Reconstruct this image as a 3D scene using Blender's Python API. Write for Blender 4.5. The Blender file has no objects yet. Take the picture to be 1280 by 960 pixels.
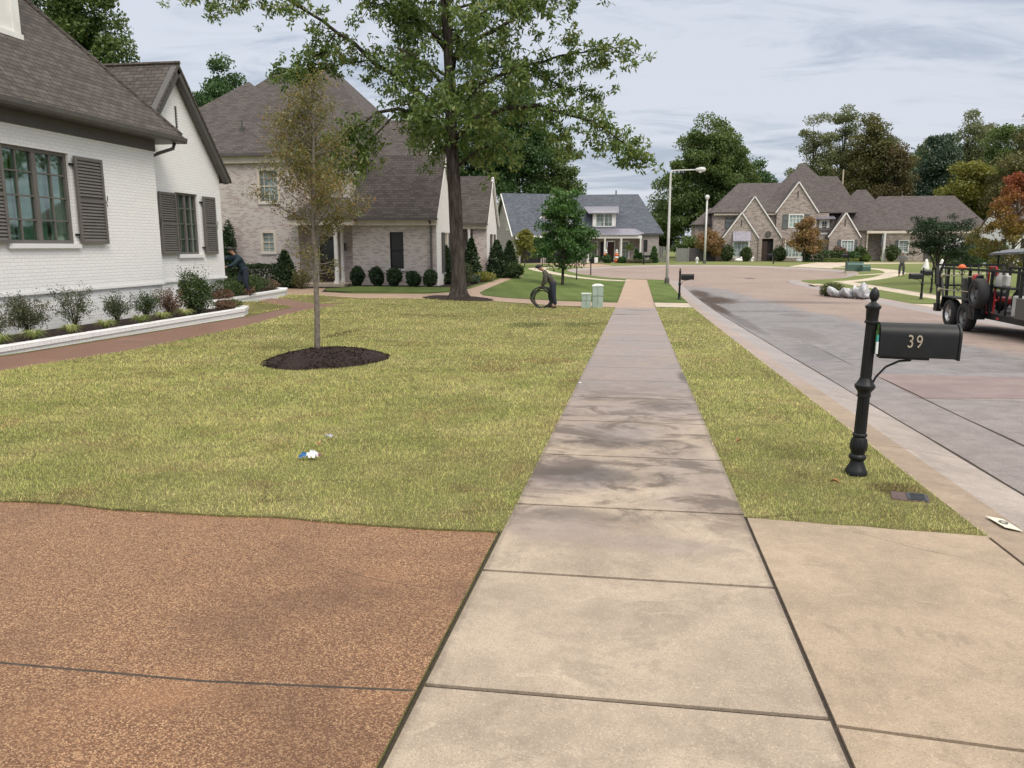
import bpy, math, random
import numpy as np
from mathutils import Vector, Matrix
from mathutils.geometry import tessellate_polygon, delaunay_2d_cdt
random.seed(7)
RNG = np.random.default_rng(11)
scene = bpy.context.scene
COL = scene.collection
pi = math.pi
R = math.radians

# ------------------------------------------------------------------ terrain height
KY = [(-60, .9), (0, 0), (10, -.23), (20, -.46), (29, -.65), (40, -.76), (50, -.78), (59, -.72), (70, -.47),
      (80, -.2), (96, -.15), (140, .1), (400, .5)]
def _g(y):
    if y <= -60: return .9
    for i in range(len(KY) - 1):
        if y <= KY[i + 1][0]:
            x0, z0 = KY[i]; x1, z1 = KY[i + 1]; d = x1 - x0
            m0 = (z1 - z0) / d if i == 0 else (z1 - KY[i - 1][1]) / (x1 - KY[i - 1][0])
            m1 = (z1 - z0) / d if i + 2 >= len(KY) else (KY[i + 2][1] - z0) / (KY[i + 2][0] - x0)
            if i == 0: m0 = m1 = -.023
            if i == 1: m0 = -.023
            t = (y - x0) / d
            return ((2*t**3 - 3*t*t + 1)*z0 + (t**3 - 2*t*t + t)*d*m0 + (-2*t**3 + 3*t*t)*z1 + (t**3 - t*t)*d*m1)
    return .5
_ty = np.arange(-60, 401, .5)
_tz = np.array([_g(v) for v in _ty])
def _ss(a, b, x):
    t = np.clip((x - a) / (b - a), 0, 1); return t * t * (3 - 2 * t)
def H(x, y):
    z = np.interp(y, _ty, _tz)
    l = _ss(1.5, 10, -np.asarray(x, float))
    lift = (_ss(12, 24, y) * .15 + _ss(24, 40, y) * .28) * (1 - _ss(60, 78, y))
    r = _ss(14, 20, np.asarray(x, float)) * .25 * (1 - _ss(66, 80, y)) * _ss(30, 45, y)
    p = .2 * _ss(11.5, 12.5, -np.asarray(x, float)) * _ss(21.2, 22.6, y) * (1 - _ss(28.5, 30, y))
    return z + l * lift + r + p
def h(x, y): return float(H(x, y))

# ------------------------------------------------------------------ mesh builder
class MB:
    def __init__(s): s.v = []; s.f = []; s.m = []
    def add(s, vs, fs, mi=0):
        k = len(s.v); s.v += [tuple(v) for v in vs]
        s.f += [tuple(i + k for i in f) for f in fs]; s.m += [mi] * len(fs); return s
    def box(s, x0, y0, z0, x1, y1, z1, mi=0):
        x0, x1 = sorted((x0, x1)); y0, y1 = sorted((y0, y1)); z0, z1 = sorted((z0, z1))
        return s.add([(x0,y0,z0),(x1,y0,z0),(x1,y1,z0),(x0,y1,z0),(x0,y0,z1),(x1,y0,z1),(x1,y1,z1),(x0,y1,z1)],
              [(0,3,2,1),(4,5,6,7),(0,1,5,4),(1,2,6,5),(2,3,7,6),(3,0,4,7)], mi)
    def bar(s, a, b, w, t, mi=0, up=(0, 0, 1)):
        a = Vector(a); b = Vector(b); d = (b - a).normalized(); u = Vector(up)
        if abs(d.dot(u)) > .98: u = Vector((0, 1, 0))
        sx = d.cross(u).normalized() * (w / 2); sy = sx.cross(d).normalized() * (t / 2)
        vs = [p + q for p in (a, b) for q in (-sx - sy, sx - sy, sx + sy, -sx + sy)]
        return s.add(vs, [(0,3,2,1),(4,5,6,7),(0,1,5,4),(1,2,6,5),(2,3,7,6),(3,0,4,7)], mi)
    def tube(s, pts, rs, n=8, mi=0, caps=True):
        pts = [Vector(p) for p in pts]
        if not isinstance(rs, (list, tuple)): rs = [rs] * len(pts)
        vs = []; fs = []; ref = None
        for i, p in enumerate(pts):
            d = (pts[min(i + 1, len(pts) - 1)] - pts[max(i - 1, 0)]).normalized()
            if ref is None:
                ref = Vector((1, 0, 0)) if abs(d.x) < .8 else Vector((0, 1, 0))
            a = (ref - d * ref.dot(d)).normalized(); b = d.cross(a); ref = a
            for k in range(n):
                t = 2 * pi * k / n; vs.append(p + (a * math.cos(t) + b * math.sin(t)) * rs[i])
        for i in range(len(pts) - 1):
            for k in range(n):
                k2 = (k + 1) % n
                fs.append((i*n + k, i*n + k2, (i+1)*n + k2, (i+1)*n + k))
        if caps:
            fs.append(tuple(reversed(range(n)))); fs.append(tuple((len(pts)-1)*n + k for k in range(n)))
        return s.add(vs, fs, mi)
    def lathe(s, prof, c=(0, 0, 0), n=20, mi=0, axis='z', sx=1, sy=1, jit=0, caps=True):
        vs = []; fs = []
        for (r, z) in prof:
            for k in range(n):
                t = 2 * pi * k / n; rr = r * (1 + jit * random.uniform(-1, 1))
                p = (rr * math.cos(t) * sx, rr * math.sin(t) * sy, z)
                if axis == 'y': p = (p[0], p[2], p[1])
                if axis == 'x': p = (p[2], p[0], p[1])
                vs.append((p[0] + c[0], p[1] + c[1], p[2] + c[2]))
        for i in range(len(prof) - 1):
            for k in range(n):
                k2 = (k + 1) % n
                fs.append((i*n + k, i*n + k2, (i+1)*n + k2, (i+1)*n + k))
        if caps: fs.append(tuple(reversed(range(n)))); fs.append(tuple((len(prof)-1)*n + k for k in range(n)))
        return s.add(vs, fs, mi)
    def prism(s, poly, ext, mi=0):
        e = Vector(ext); n = len(poly); P = [Vector(p) for p in poly]
        return s.add(P + [p + e for p in P], [tuple(range(n)), tuple(reversed(range(n, 2*n)))] +
                     [(i, i + n, (i + 1) % n + n, (i + 1) % n) for i in range(n)], mi)
    def wall(s, o, u, nrm, outer, holes=(), reveal=.1, thick=.2, mi=0):
        # wall sheet: origin o, horizontal unit u, outward normal nrm; outer = [(a,z)..], holes = [(a0,z0,a1,z1)..]
        o = Vector(o); u = Vector(u); nn = Vector(nrm); z = Vector((0, 0, 1))
        W = lambda a, b, d=0: o + u * a + z * b - nn * d
        polys = [[Vector((a, b, 0)) for a, b in outer]] + [[Vector(p + (0,)) for p in ((a0, b0), (a0, b1), (a1, b1), (a1, b0))] for a0, b0, a1, b1 in holes]
        flat = [p for q in polys for p in q]
        tris = tessellate_polygon(polys)
        for (i, j, k) in tris:
            q = [W(flat[t].x, flat[t].y) for t in (i, j, k)]
            c = (q[1] - q[0]).cross(q[2] - q[0])
            if c.length < 1e-7: continue
            if c.dot(nn) < 0: q.reverse()
            s.add(q, [(0, 1, 2)], mi)
        for a0, b0, a1, b1 in holes:
            for p, q in (((a0, b0), (a1, b0)), ((a1, b0), (a1, b1)), ((a1, b1), (a0, b1)), ((a0, b1), (a0, b0))):
                s.add([W(*p), W(*q), W(*q, reveal), W(*p, reveal)], [(0, 1, 2, 3)], mi)
        return s
    def each(s, name, mats, *a, **k):
        # one object per loose piece
        n = len(s.v); par = list(range(n))
        def f(i):
            while par[i] != i: par[i] = par[par[i]]; i = par[i]
            return i
        for q in s.f:
            for i in q[1:]: par[f(i)] = f(q[0])
        G = {}
        for q, m in zip(s.f, s.m): G.setdefault(f(q[0]), []).append((q, m))
        out = []
        for fs in G.values():
            mp = {}; t = MB()
            for q, m in fs:
                for i in q:
                    if i not in mp: mp[i] = len(t.v); t.v.append(s.v[i])
                t.f.append(tuple(mp[i] for i in q)); t.m.append(m)
            out.append(t.build(name, mats, *a, **k))
        return out
    def build(s, name, mats, parent=None, origin=None, smooth=False, bevel=0, uv=False, world=False):
        me = bpy.data.meshes.new(name)
        off = Vector((0, 0, 0))
        if world and parent is not None:
            p = parent
            while p is not None: off += p.location; p = p.parent
        if origin is not None: off = Vector(origin)
        V = [(a - off.x, b - off.y, c - off.z) for a, b, c in s.v]
        me.from_pydata(V, [], s.f)
        if not isinstance(mats, (list, tuple)): mats = [mats]
        for m in mats: me.materials.append(m)
        if len(mats) > 1: me.polygons.foreach_set('material_index', s.m)
        if smooth:
            me.polygons.foreach_set('use_smooth', [True] * len(me.polygons))
        if uv: auto_uv(me, off)
        me.update()
        o = bpy.data.objects.new(name, me); COL.objects.link(o)
        if parent is not None: o.parent = parent
        if origin is not None: o.location = origin
        if smooth == 'auto':
            try: me.shade_auto_smooth(angle=R(40))
            except Exception:
                mark_sharp(me, 40)
        if bevel:
            b = o.modifiers.new('bev', 'BEVEL'); b.width = bevel; b.segments = 2; b.limit_method = 'ANGLE'; b.angle_limit = R(40)
        return o

def mark_sharp(me, ang):
    import bmesh
    bm = bmesh.new(); bm.from_mesh(me)
    bmesh.ops.remove_doubles(bm, verts=bm.verts, dist=1e-5)
    for e in bm.edges:
        e.smooth = not (len(e.link_faces) == 2 and e.calc_face_angle(0) > R(ang))
    bm.to_mesh(me); bm.free()

def auto_uv(me, off=Vector((0, 0, 0))):
    lay = me.uv_layers.new(name='UVMap')
    me.update()
    z = Vector((0, 0, 1))
    for p in me.polygons:
        n = p.normal
        t = z.cross(n)
        t = Vector((1, 0, 0)) if t.length < .05 else t.normalized()
        b = n.cross(t)
        if b.z < 0: b = -b
        for li in p.loop_indices:
            c = me.vertices[me.loops[li].vertex_index].co + off
            lay.data[li].uv = (c.dot(t), c.dot(b))

def tag(o, label=None, cat=None, group=None, kind=None):
    if label: o['label'] = label
    if cat: o['category'] = cat
    if group: o['group'] = group
    if kind: o['kind'] = kind
    return o
def thing(name, label, cat, loc=(0, 0, 0), rz=0, group=None):
    o = bpy.data.objects.new(name, None); COL.objects.link(o); o.location = loc; o.rotation_euler = (0, 0, rz)
    o.empty_display_size = .2
    return tag(o, label, cat, group)
def dup(root, loc, rz=0, label=None, sc=1):
    def cp(o, par):
        c = o.copy(); COL.objects.link(c); c.parent = par
        for ch in o.children: cp(ch, c)
        return c
    r = cp(root, None); r.location = loc; r.rotation_euler = (0, 0, rz); r.scale = (sc,) * 3
    if label: r['label'] = label
    return r

# ------------------------------------------------------------------ materials
class NT:
    def __init__(s, name):
        s.mat = bpy.data.materials.new(name); s.mat.use_nodes = True
        s.t = s.mat.node_tree; s.t.nodes.clear()
        s.out = s.t.nodes.new('ShaderNodeOutputMaterial')
        s.b = s.n('ShaderNodeBsdfPrincipled'); s.l(s.b.outputs[0], s.out.inputs[0])
        s._pos = None
    def n(s, k, **kw):
        x = s.t.nodes.new(k)
        for a, b in kw.items(): setattr(x, a, b)
        return x
    def l(s, a, b): s.t.links.new(a, b)
    def setin(s, node, i, v):
        if hasattr(v, 'node'): s.l(v, node.inputs[i])
        else: node.inputs[i].default_value = v
    @property
    def pos(s):
        if s._pos is None: s._pos = s.n('ShaderNodeNewGeometry').outputs['Position']
        return s._pos
    def xyz(s, v=None):
        n = s.n('ShaderNodeSeparateXYZ'); s.l(v or s.pos, n.inputs[0]); return n.outputs
    def comb(s, x, y, z):
        n = s.n('ShaderNodeCombineXYZ'); s.setin(n, 0, x); s.setin(n, 1, y); s.setin(n, 2, z); return n.outputs[0]
    def m(s, op, a, b=0., c=0., clamp=False):
        n = s.n('ShaderNodeMath', operation=op, use_clamp=clamp)
        s.setin(n, 0, a); s.setin(n, 1, b); s.setin(n, 2, c); return n.outputs[0]
    def noise(s, scale, detail=4, rough=.55, vec=None, dist=0):
        n = s.n('ShaderNodeTexNoise'); s.l(vec or s.pos, n.inputs['Vector'])
        n.inputs['Scale'].default_value = scale; n.inputs['Detail'].default_value = detail
        n.inputs['Roughness'].default_value = rough; n.inputs['Distortion'].default_value = dist
        return n.outputs['Fac']
    def voro(s, scale, out='Color', vec=None, rnd=1):
        n = s.n('ShaderNodeTexVoronoi'); s.l(vec or s.pos, n.inputs['Vector']); n.inputs['Scale'].default_value = scale
        n.inputs['Randomness'].default_value = rnd
        return n.outputs[out]
    def scale(s, v, sc):
        n = s.n('ShaderNodeVectorMath', operation='MULTIPLY'); s.l(v, n.inputs[0]); n.inputs[1].default_value = sc; return n.outputs[0]
    def ss(s, x, a, b):     # smoothstep map
        n = s.n('ShaderNodeMapRange', interpolation_type='SMOOTHSTEP'); s.setin(n, 0, x)
        s.setin(n, 1, a); s.setin(n, 2, b); return n.outputs[0]
    def mix(s, f, a, b, mode='MIX'):
        n = s.n('ShaderNodeMix', data_type='RGBA', blend_type=mode)
        s.setin(n, 0, f)
        for i, v in ((6, a), (7, b)):
            if not hasattr(v, 'node') and len(v) == 3: v = (*v, 1)
            s.setin(n, i, v)
        return n.outputs[2]
    def ramp(s, f, stops):
        n = s.n('ShaderNodeValToRGB'); s.setin(n, 0, f); e = n.color_ramp.elements
        while len(e) < len(stops): e.new(.5)
        for x, (p, c) in zip(e, stops): x.position = p; x.color = (*c, 1) if len(c) == 3 else c
        return n.outputs[0]
    def bump(s, hgt, strength=.5, dist=.01, normal=None):
        n = s.n('ShaderNodeBump'); n.inputs['Strength'].default_value = strength; n.inputs['Distance'].default_value = dist
        s.l(hgt, n.inputs['Height'])
        if normal is not None: s.l(normal, n.inputs['Normal'])
        return n.outputs[0]
    def fin(s, col=None, rough=.6, normal=None, metal=0, spec=.5, **kw):
        if col is not None:
            if not hasattr(col, 'node') and len(col) == 3: col = (*col, 1)
            s.setin(s.b, 'Base Color', col)
        s.setin(s.b, 'Roughness', rough); s.setin(s.b, 'Metallic', metal); s.setin(s.b, 'Specular IOR Level', spec)
        if normal is not None: s.l(normal, s.b.inputs['Normal'])
        return s.mat
    def blob(s, cx, cy, rx, ry, soft=.4, wob=None):
        x, y, _ = s.xyz()
        a = s.m('DIVIDE', s.m('SUBTRACT', x, cx), rx); b = s.m('DIVIDE', s.m('SUBTRACT', y, cy), ry)
        d = s.m('SQRT', s.m('ADD', s.m('MULTIPLY', a, a), s.m('MULTIPLY', b, b)))
        if wob is not None: d = s.m('ADD', d, s.m('MULTIPLY', s.m('SUBTRACT', wob, .5), 1.4))
        return s.ss(d, 1 + soft / 2, 1 - soft / 2)
def sc3(c, k): return tuple(min(1, x * k) for x in c)
_mc = {}
def paint(name, c, rough=.5, var=.12, scale=6, bump=0, metal=0, spec=.5, bs=60):
    if name in _mc: return _mc[name]
    t = NT(name); f = t.noise(scale, 5, .6)
    col = t.mix(t.ss(f, .3, .7), sc3(c, 1 - var), sc3(c, 1 + var))
    nm = t.bump(t.noise(bs, 3), bump, .01) if bump else None
    rr = t.m('MULTIPLY_ADD', f, .2, rough - .1)
    _mc[name] = t.fin(col, rr, nm, metal, spec); return _mc[name]
def leafmat(name, cols, trans=.35, rough=.55, lowscale=.35):
    t = NT(name)
    a = t.n('ShaderNodeAttribute', attribute_name='rnd')
    f = t.m('ADD', t.m('MULTIPLY', a.outputs['Fac'], .75), t.m('MULTIPLY', t.m('SUBTRACT', t.noise(lowscale, 2), .4), 1.0), clamp=True)
    n = len(cols)
    c = t.ramp(f, [(i / (n - 1), k) for i, k in enumerate(cols)])
    d = t.n('ShaderNodeBsdfDiffuse'); tr = t.n('ShaderNodeBsdfTranslucent'); mx = t.n('ShaderNodeMixShader')
    g = t.n('ShaderNodeBsdfGlossy'); g.inputs['Roughness'].default_value = .45; m2 = t.n('ShaderNodeMixShader')
    t.l(c, d.inputs[0]); t.l(c, tr.inputs[0]); mx.inputs[0].default_value = trans
    t.l(d.outputs[0], mx.inputs[1]); t.l(tr.outputs[0], mx.inputs[2])
    m2.inputs[0].default_value = .04; t.l(mx.outputs[0], m2.inputs[1]); t.l(g.outputs[0], m2.inputs[2])
    t.l(m2.outputs[0], t.out.inputs[0]); t.t.nodes.remove(t.b)
    return t.mat
def brickmat(name, c1, c2, mortar, bw=.2, rh=.075, ms=.009, blotch=None, bump=.5, rough=.8, mixv=.25, rowtint=0):
    t = NT(name); uv = t.n('ShaderNodeUVMap', uv_map='UVMap').outputs[0]
    b = t.n('ShaderNodeTexBrick'); t.l(uv, b.inputs['Vector'])
    b.inputs['Scale'].default_value = 1; b.inputs['Brick Width'].default_value = bw; b.inputs['Row Height'].default_value = rh
    b.inputs['Mortar Size'].default_value = ms; b.inputs['Mortar Smooth'].default_value = .3; b.inputs['Bias'].default_value = 0
    b.inputs['Color1'].default_value = (*c1, 1); b.inputs['Color2'].default_value = (*c2, 1); b.inputs['Mortar'].default_value = (*mortar, 1)
    col = b.outputs['Color']
    if blotch:
        vn = t.n('ShaderNodeTexWhiteNoise', noise_dimensions='3D')
        # per brick cell random
        x, y, _ = t.xyz(uv)
        row = t.m('FLOOR', t.m('DIVIDE', y, rh)); sh = t.m('MULTIPLY', t.m('MODULO', row, 2), .5)
        cx = t.m('FLOOR', t.m('ADD', t.m('DIVIDE', x, bw), sh))
        t.l(t.comb(cx, row, 0), vn.inputs[0])
        f = t.ss(vn.outputs[0], .55, .8)
        col = t.mix(t.m('MULTIPLY', t.m('MULTIPLY', f, .85), t.m('SUBTRACT', 1, b.outputs['Fac'])), col, blotch)
    col = t.mix(t.m('MULTIPLY', t.noise(1.2, 5, .65), mixv), col, sc3(mortar, .9))
    hgt = t.m('ADD', t.m('MULTIPLY', b.outputs['Fac'], -1), t.m('MULTIPLY', t.noise(70, 3), .35))
    return t.fin(col, rough, t.bump(hgt, bump, .008), spec=.3)
# ------------------------------------------------------------------ ground materials
def sod_color(t):
    p = t.pos
    n1 = t.noise(.55, 4, .6); n2 = t.noise(3.2, 4, .65); n3 = t.noise(22, 3, .7)
    f = t.m('ADD', t.m('MULTIPLY', n1, .55), t.m('ADD', t.m('MULTIPLY', n2, .35), t.m('MULTIPLY', n3, .1)))
    c = t.ramp(f, [(.34, (.21, .16, .07)), (.42, (.30, .29, .11)), (.50, (.385, .375, .145)), (.58, (.46, .43, .185)), (.67, (.54, .46, .25))])
    c = t.mix(t.m('MULTIPLY', t.ss(t.noise(1.0, 5, .7), .48, .62), .42), c, (.24, .29, .08))
    c = t.mix(t.m('MULTIPLY', t.ss(t.noise(1.7, 5, .7, dist=.5), .52, .64), .55), c, (.33, .235, .115))
    # turf laid in rolls: each roll a slightly different tone, thin brown seams
    x, y, _ = t.xyz()
    u = t.m('ADD', t.m('MULTIPLY', x, .94), t.m('MULTIPLY', y, .34)); v = t.m('ADD', t.m('MULTIPLY', x, -.34), t.m('MULTIPLY', y, .94))
    u = t.m('ADD', u, t.m('MULTIPLY', n2, .12)); v = t.m('ADD', v, t.m('MULTIPLY', n2, .12))
    b = t.n('ShaderNodeTexBrick'); t.l(t.comb(u, v, 0), b.inputs['Vector']); b.inputs['Scale'].default_value = 1
    b.inputs['Brick Width'].default_value = 1.35; b.inputs['Row Height'].default_value = .44; b.inputs['Mortar Size'].default_value = .022
    b.inputs['Mortar Smooth'].default_value = .8
    b.inputs['Color1'].default_value = (.86, .9, .8, 1); b.inputs['Color2'].default_value = (1.1, 1.06, 1.12, 1); b.inputs['Mortar'].default_value = (1, 1, 1, 1)
    c = t.mix(.8, c, b.outputs['Color'], 'MULTIPLY')
    seam = t.m('MULTIPLY', b.outputs['Fac'], t.ss(t.noise(1.1, 3), .40, .62))
    c = t.mix(t.m('MULTIPLY', seam, .6), c, (.085, .065, .032))
    w = n2
    for (cx, cy, rx, ry, col, k) in ((-2.75, 20.3, .55, .9, (.07, .10, .035), .75), (-1.5, 20.6, .42, .8, (.07, .10, .035), .7),
            (-1.5, 12.75, .5, .42, (.24, .15, .07), .55), (-2.15, 11.6, .5, .4, (.23, .15, .07), .5), (-6.6, 16.7, .12, 1.4, (.09, .06, .03), .7),
            (-5.9, 22.4, 1.0, .45, (.13, .10, .04), .5), (-2.3, 24, .9, 1.2, (.22, .15, .07), .4), (1.9, 5.75, .2, .12, (.10, .06, .03), .8)):
        c = t.mix(t.m('MULTIPLY', t.blob(cx, cy, rx, ry, .8, w), k), c, col)
    return c
t = NT('sod'); c = sod_color(t); c = t.mix(.62, c, (.06, .046, .022))
M_SOD = t.fin(c, .9, t.bump(t.noise(60, 4, .7), .9, .03), spec=.1)
t = NT('grass_blades'); c = sod_color(t)
a = t.n('ShaderNodeAttribute', attribute_name='rnd').outputs['Fac']
c = t.mix(t.ss(a, .55, 1.0), c, (.50, .43, .21)); c = t.mix(t.ss(a, .35, 0.0), c, (.16, .25, .04))
d = t.n('ShaderNodeBsdfDiffuse'); tr = t.n('ShaderNodeBsdfTranslucent'); mx = t.n('ShaderNodeMixShader'); mx.inputs[0].default_value = .4
vv = t.m('MULTIPLY_ADD', t.m('FRACT', t.m('MULTIPLY', a, 7.31)), 1.5, 1.12); c = t.mix(1, c, t.comb(vv, vv, vv), 'MULTIPLY'); cb2 = c; t.l(cb2, d.inputs[0]); t.l(cb2, tr.inputs[0])
t.l(d.outputs[0], mx.inputs[1]); t.l(tr.outputs[0], mx.inputs[2]); t.l(mx.outputs[0], t.out.inputs[0]); M_BLADE = t.mat
t = NT('green_lawn'); n1 = t.noise(.35, 4, .6); n2 = t.noise(9, 4, .7)
x, y, _ = t.xyz()
st = t.m('SINE', t.m('MULTIPLY', t.m('ADD', x, t.m('MULTIPLY', y, .25)), 5.2))
f = t.m('ADD', t.m('ADD', t.m('MULTIPLY', n1, .5), t.m('MULTIPLY', n2, .5)), t.m('MULTIPLY', st, .025))
c = t.ramp(f, [(.36, (.075, .105, .03)), (.5, (.115, .155, .045)), (.64, (.16, .20, .065))])
c = t.mix(t.m('MULTIPLY', t.ss(y, 66, 80), .6), c, (.21, .215, .085))
c = t.mix(t.m('MULTIPLY', t.ss(x, 9, 12), .5), c, (.20, .215, .085))
M_LAWN = t.fin(c, .9, t.bump(t.noise(40, 4, .7), .9, .04), spec=.1)
def aggmat(name, base, light, dark, sc=165, rough=.55):
    t = NT(name)
    v = t.n('ShaderNodeTexVoronoi'); t.l(t.pos, v.inputs['Vector']); v.inputs['Scale'].default_value = sc
    s, _, _ = t.xyz(v.outputs['Color'])
    x, y, _ = t.xyz()
    big = t.noise(1.1, 5, .6); fade = 1
    s2, s3, _ = t.xyz(v.outputs['Color']) ; _a, s2, s3 = t.xyz(v.outputs['Color'])
    c = t.ramp(s, [(0, sc3(dark, .8)), (.25, dark), (.5, base), (.72, tuple(.5 * (a_ + b_) for a_, b_ in zip(base, light))), (.93, light), (1, sc3(light, 1.2))])
    c = t.mix(t.m('MULTIPLY', s2, .35), c, (base[0] * 1.1, base[1] * .8, base[2] * .6)); c = t.mix(.14, c, base)
    c = t.mix(t.m('MULTIPLY', t.ss(v.outputs['Distance'], .35, .7), .5), c, sc3(dark, .6))
    c = t.mix(t.m('MULTIPLY', t.ss(big, .42, .7), .55), c, sc3(dark, .8))
    c = t.mix(t.m('MULTIPLY', t.ss(t.noise(.9, 3, .5, t.scale(t.pos, (1, 1.7, 1))), .55, .7), .35), c, sc3(base, 1.25))
    c = t.mix(t.m('MULTIPLY', t.noise(350, 2), .3), c, sc3(dark, .7))
    hh = t.m('ADD', t.m('MULTIPLY', v.outputs['Distance'], -1), t.m('MULTIPLY', t.noise(4, 4), .4))
    return t.fin(c, t.m('MULTIPLY_ADD', big, -.3, rough + .15), t.bump(hh, .7, .006), spec=.45)
M_AGG = aggmat('brown_aggregate', (.305, .158, .08), (.66, .43, .235), (.125, .06, .03))
M_WALK = aggmat('brown_path', (.235, .125, .085), (.32, .19, .13), (.17, .09, .06), 60)
M_TAN = aggmat('tan_aggregate', (.47, .335, .24), (.55, .43, .33), (.38, .26, .18), 50)
def concmat(name, base, wetcol, wet0, grain=.5, kerb=False):
    t = NT(name); x, y, _ = t.xyz()
    n1 = t.noise(1.3, 6, .62); n2 = t.noise(7, 6, .7); n3 = t.noise(120, 3, .7); n4 = t.noise(.45, 3, .5)
    slab = t.n('ShaderNodeTexWhiteNoise', noise_dimensions='1D')
    t.l(t.m('FLOOR', t.m('DIVIDE', t.m('ADD', y, .55), 1.44)), slab.inputs['W'])
    c = t.mix(t.ss(t.m('ADD', t.m('MULTIPLY', n1, .6), t.m('MULTIPLY', n2, .4)), .34, .66), sc3(base, .70), sc3(base, 1.14))
    c = t.mix(t.m('MULTIPLY', t.ss(n2, .58, .7), .35), c, sc3(base, .62))
    c = t.mix(t.m('MULTIPLY', t.ss(n3, .45, .75), .38), c, sc3(base, .5))
    c = t.mix(t.m('MULTIPLY', slab.outputs[0], .2), c, sc3(base, .7))
    # blotchy weathering, sharper than the broad tone
    st1 = t.ss(t.noise(2.4, 7, .72, dist=.6), .53, .62); c = t.mix(t.m('MULTIPLY', st1, .42), c, sc3(base, .52))
    st2 = t.ss(t.noise(3.7, 7, .75, t.scale(t.pos, (1, 1.6, 1)), .8), .57, .66); c = t.mix(t.m('MULTIPLY', st2, .35), c, tuple(min(1, q_ * 1.28 + .02) for q_ in base))
    gv = t.n('ShaderNodeTexVoronoi'); t.l(t.pos, gv.inputs['Vector']); gv.inputs['Scale'].default_value = 210; g1, g2, _g3 = t.xyz(gv.outputs['Color'])
    c = t.mix(t.m('MULTIPLY', t.ss(g1, .80, .95), .45), c, sc3(base, .42)); c = t.mix(t.m('MULTIPLY', t.ss(g2, .88, .97), .4), c, sc3(base, 1.5))
    # tiny pits and grit
    v = t.voro(38, 'Distance'); pit = t.m('MULTIPLY', t.ss(v, .11, .05), t.ss(t.noise(6, 2), .5, .6))
    c = t.mix(t.m('MULTIPLY', pit, .75), c, sc3(base, .25))
    wet = 0
    if wetcol is not None:
        e = t.m('ADD', y, t.m('MULTIPLY', t.m('SUBTRACT', n4, .5), 6))
        wet = t.m('MULTIPLY', t.ss(e, wet0, wet0 + 3.6), t.ss(n1, .20, .46))
        if not kerb:
            for (cx, cy, rx, ry, k) in ((-.45, 5.7, .42, .5, 1), (-.2, 7.3, .6, .5, .9), (.45, 6.1, .4, .7, .6), (.5, 8.9, .25, .5, .8), (-.5, 4.6, .3, .3, .6), (.5, 5.2, .3, .25, .5), (.2, 4.3, .35, .12, .35)):
                wet = t.m('MAXIMUM', wet, t.m('MULTIPLY', t.blob(cx, cy, rx, ry, 1.1, n1), k))
        c = t.mix(wet, c, t.mix(t.ss(n2, .3, .7), sc3(wetcol, .82), sc3(wetcol, 1.15)))
        c = t.mix(t.m('MULTIPLY', t.m('MULTIPLY', wet, t.ss(slab.outputs[0], .4, .9)), .4), c, sc3(wetcol, 1.5))
        fr_ = t.ss(t.noise(1.5, 7, .7, t.scale(t.pos, (1, 1.5, 1)), .7), .47, .60)
        near = t.m('MULTIPLY', t.ss(y, 4.0, 5.3), t.ss(y, 11, 8.5))
        c = t.mix(t.m('MULTIPLY', t.m('MULTIPLY', fr_, near), .85 if not kerb else 0), c, (.105, .076, .056))
        c = t.mix(t.m('MULTIPLY', t.ss(y, 9, 16), .55), c, tuple(q_ * 1.25 for q_ in wetcol))  # paler with distance: sky sheen on wet paving mixed into the colour
        for (cx, cy, rx, ry, k) in (((.70, 11.2, .07, .5, .8), (-.4, 25.3, .5, .22, .6), (.1, 27.6, .5, .3, .5), (-.3, 5.75, .5, .22, .65), (-.15, 6.9, .45, .2, .5), (.35, 8.7, .35, .2, .5), (-.35, 4.75, .35, .12, .4)) if not kerb else ()):
            c = t.mix(t.m('MULTIPLY', t.blob(cx, cy, rx, ry, 1.2, n2), k), c, (.055, .042, .034))
        for (cx, cy, rx, ry, k) in (((-.76, 9, .03, 9, .35), (.73, 9, .03, 9, .35)) if not kerb else ()): c = t.mix(t.m('MULTIPLY', t.blob(cx, cy, rx, ry, .9, n2), k), c, (.07, .055, .04))
        rough = t.m('SUBTRACT', .72, t.m('MULTIPLY', wet, t.m('MULTIPLY_ADD', t.ss(n1, .4, .65), .26, .12)))
    else:
        rough = t.m('MULTIPLY_ADD', n1, .2, .62)
        if name == 'concrete_apron':     # scuffs left by a trailer tongue
            for i in range(9): c = t.mix(t.m('MULTIPLY', t.blob(1.02 + i * .085, 3.42 - i * .012, .018, .045, 1.2, n2), .16 + .12 * (i % 3)), c, (.16, .125, .09))
    # hairline crack
    cr = t.m('ABSOLUTE', t.m('SUBTRACT', t.noise(.5, 6, .6, t.scale(t.pos, (1, .6, 1))), .5))
    return t.fin(c, rough, t.bump(t.m('ADD', n3, t.m('MULTIPLY', n2, .6)), grain, .004), spec=.5)
M_CONC = concmat('concrete_walk', (.405, .325, .245), (.23, .185, .165), 6.2)
M_APRON = concmat('concrete_apron', (.39, .30, .212), None, 0)
M_KERB = concmat('kerb_concrete', (.325, .245, .175), (.28, .215, .18), 9, kerb=True)
M_GUT = concmat('gutter_concrete', (.37, .31, .27), (.26, .225, .21), 8, kerb=True)
M_PALE = concmat('pale_concrete', (.56, .47, .36), None, 0)
M_SOIL = paint('dark_soil', (.045, .03, .02), .95, .4, 30, .6)
t = NT('mulch'); n = t.noise(45, 5, .7); M_MULCH = t.fin(t.ramp(n, [(.35, (.012, .008, .007)), (.55, (.04, .026, .022)), (.72, (.10, .07, .055))]), .9, t.bump(n, 1, .03), spec=.2)
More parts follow.
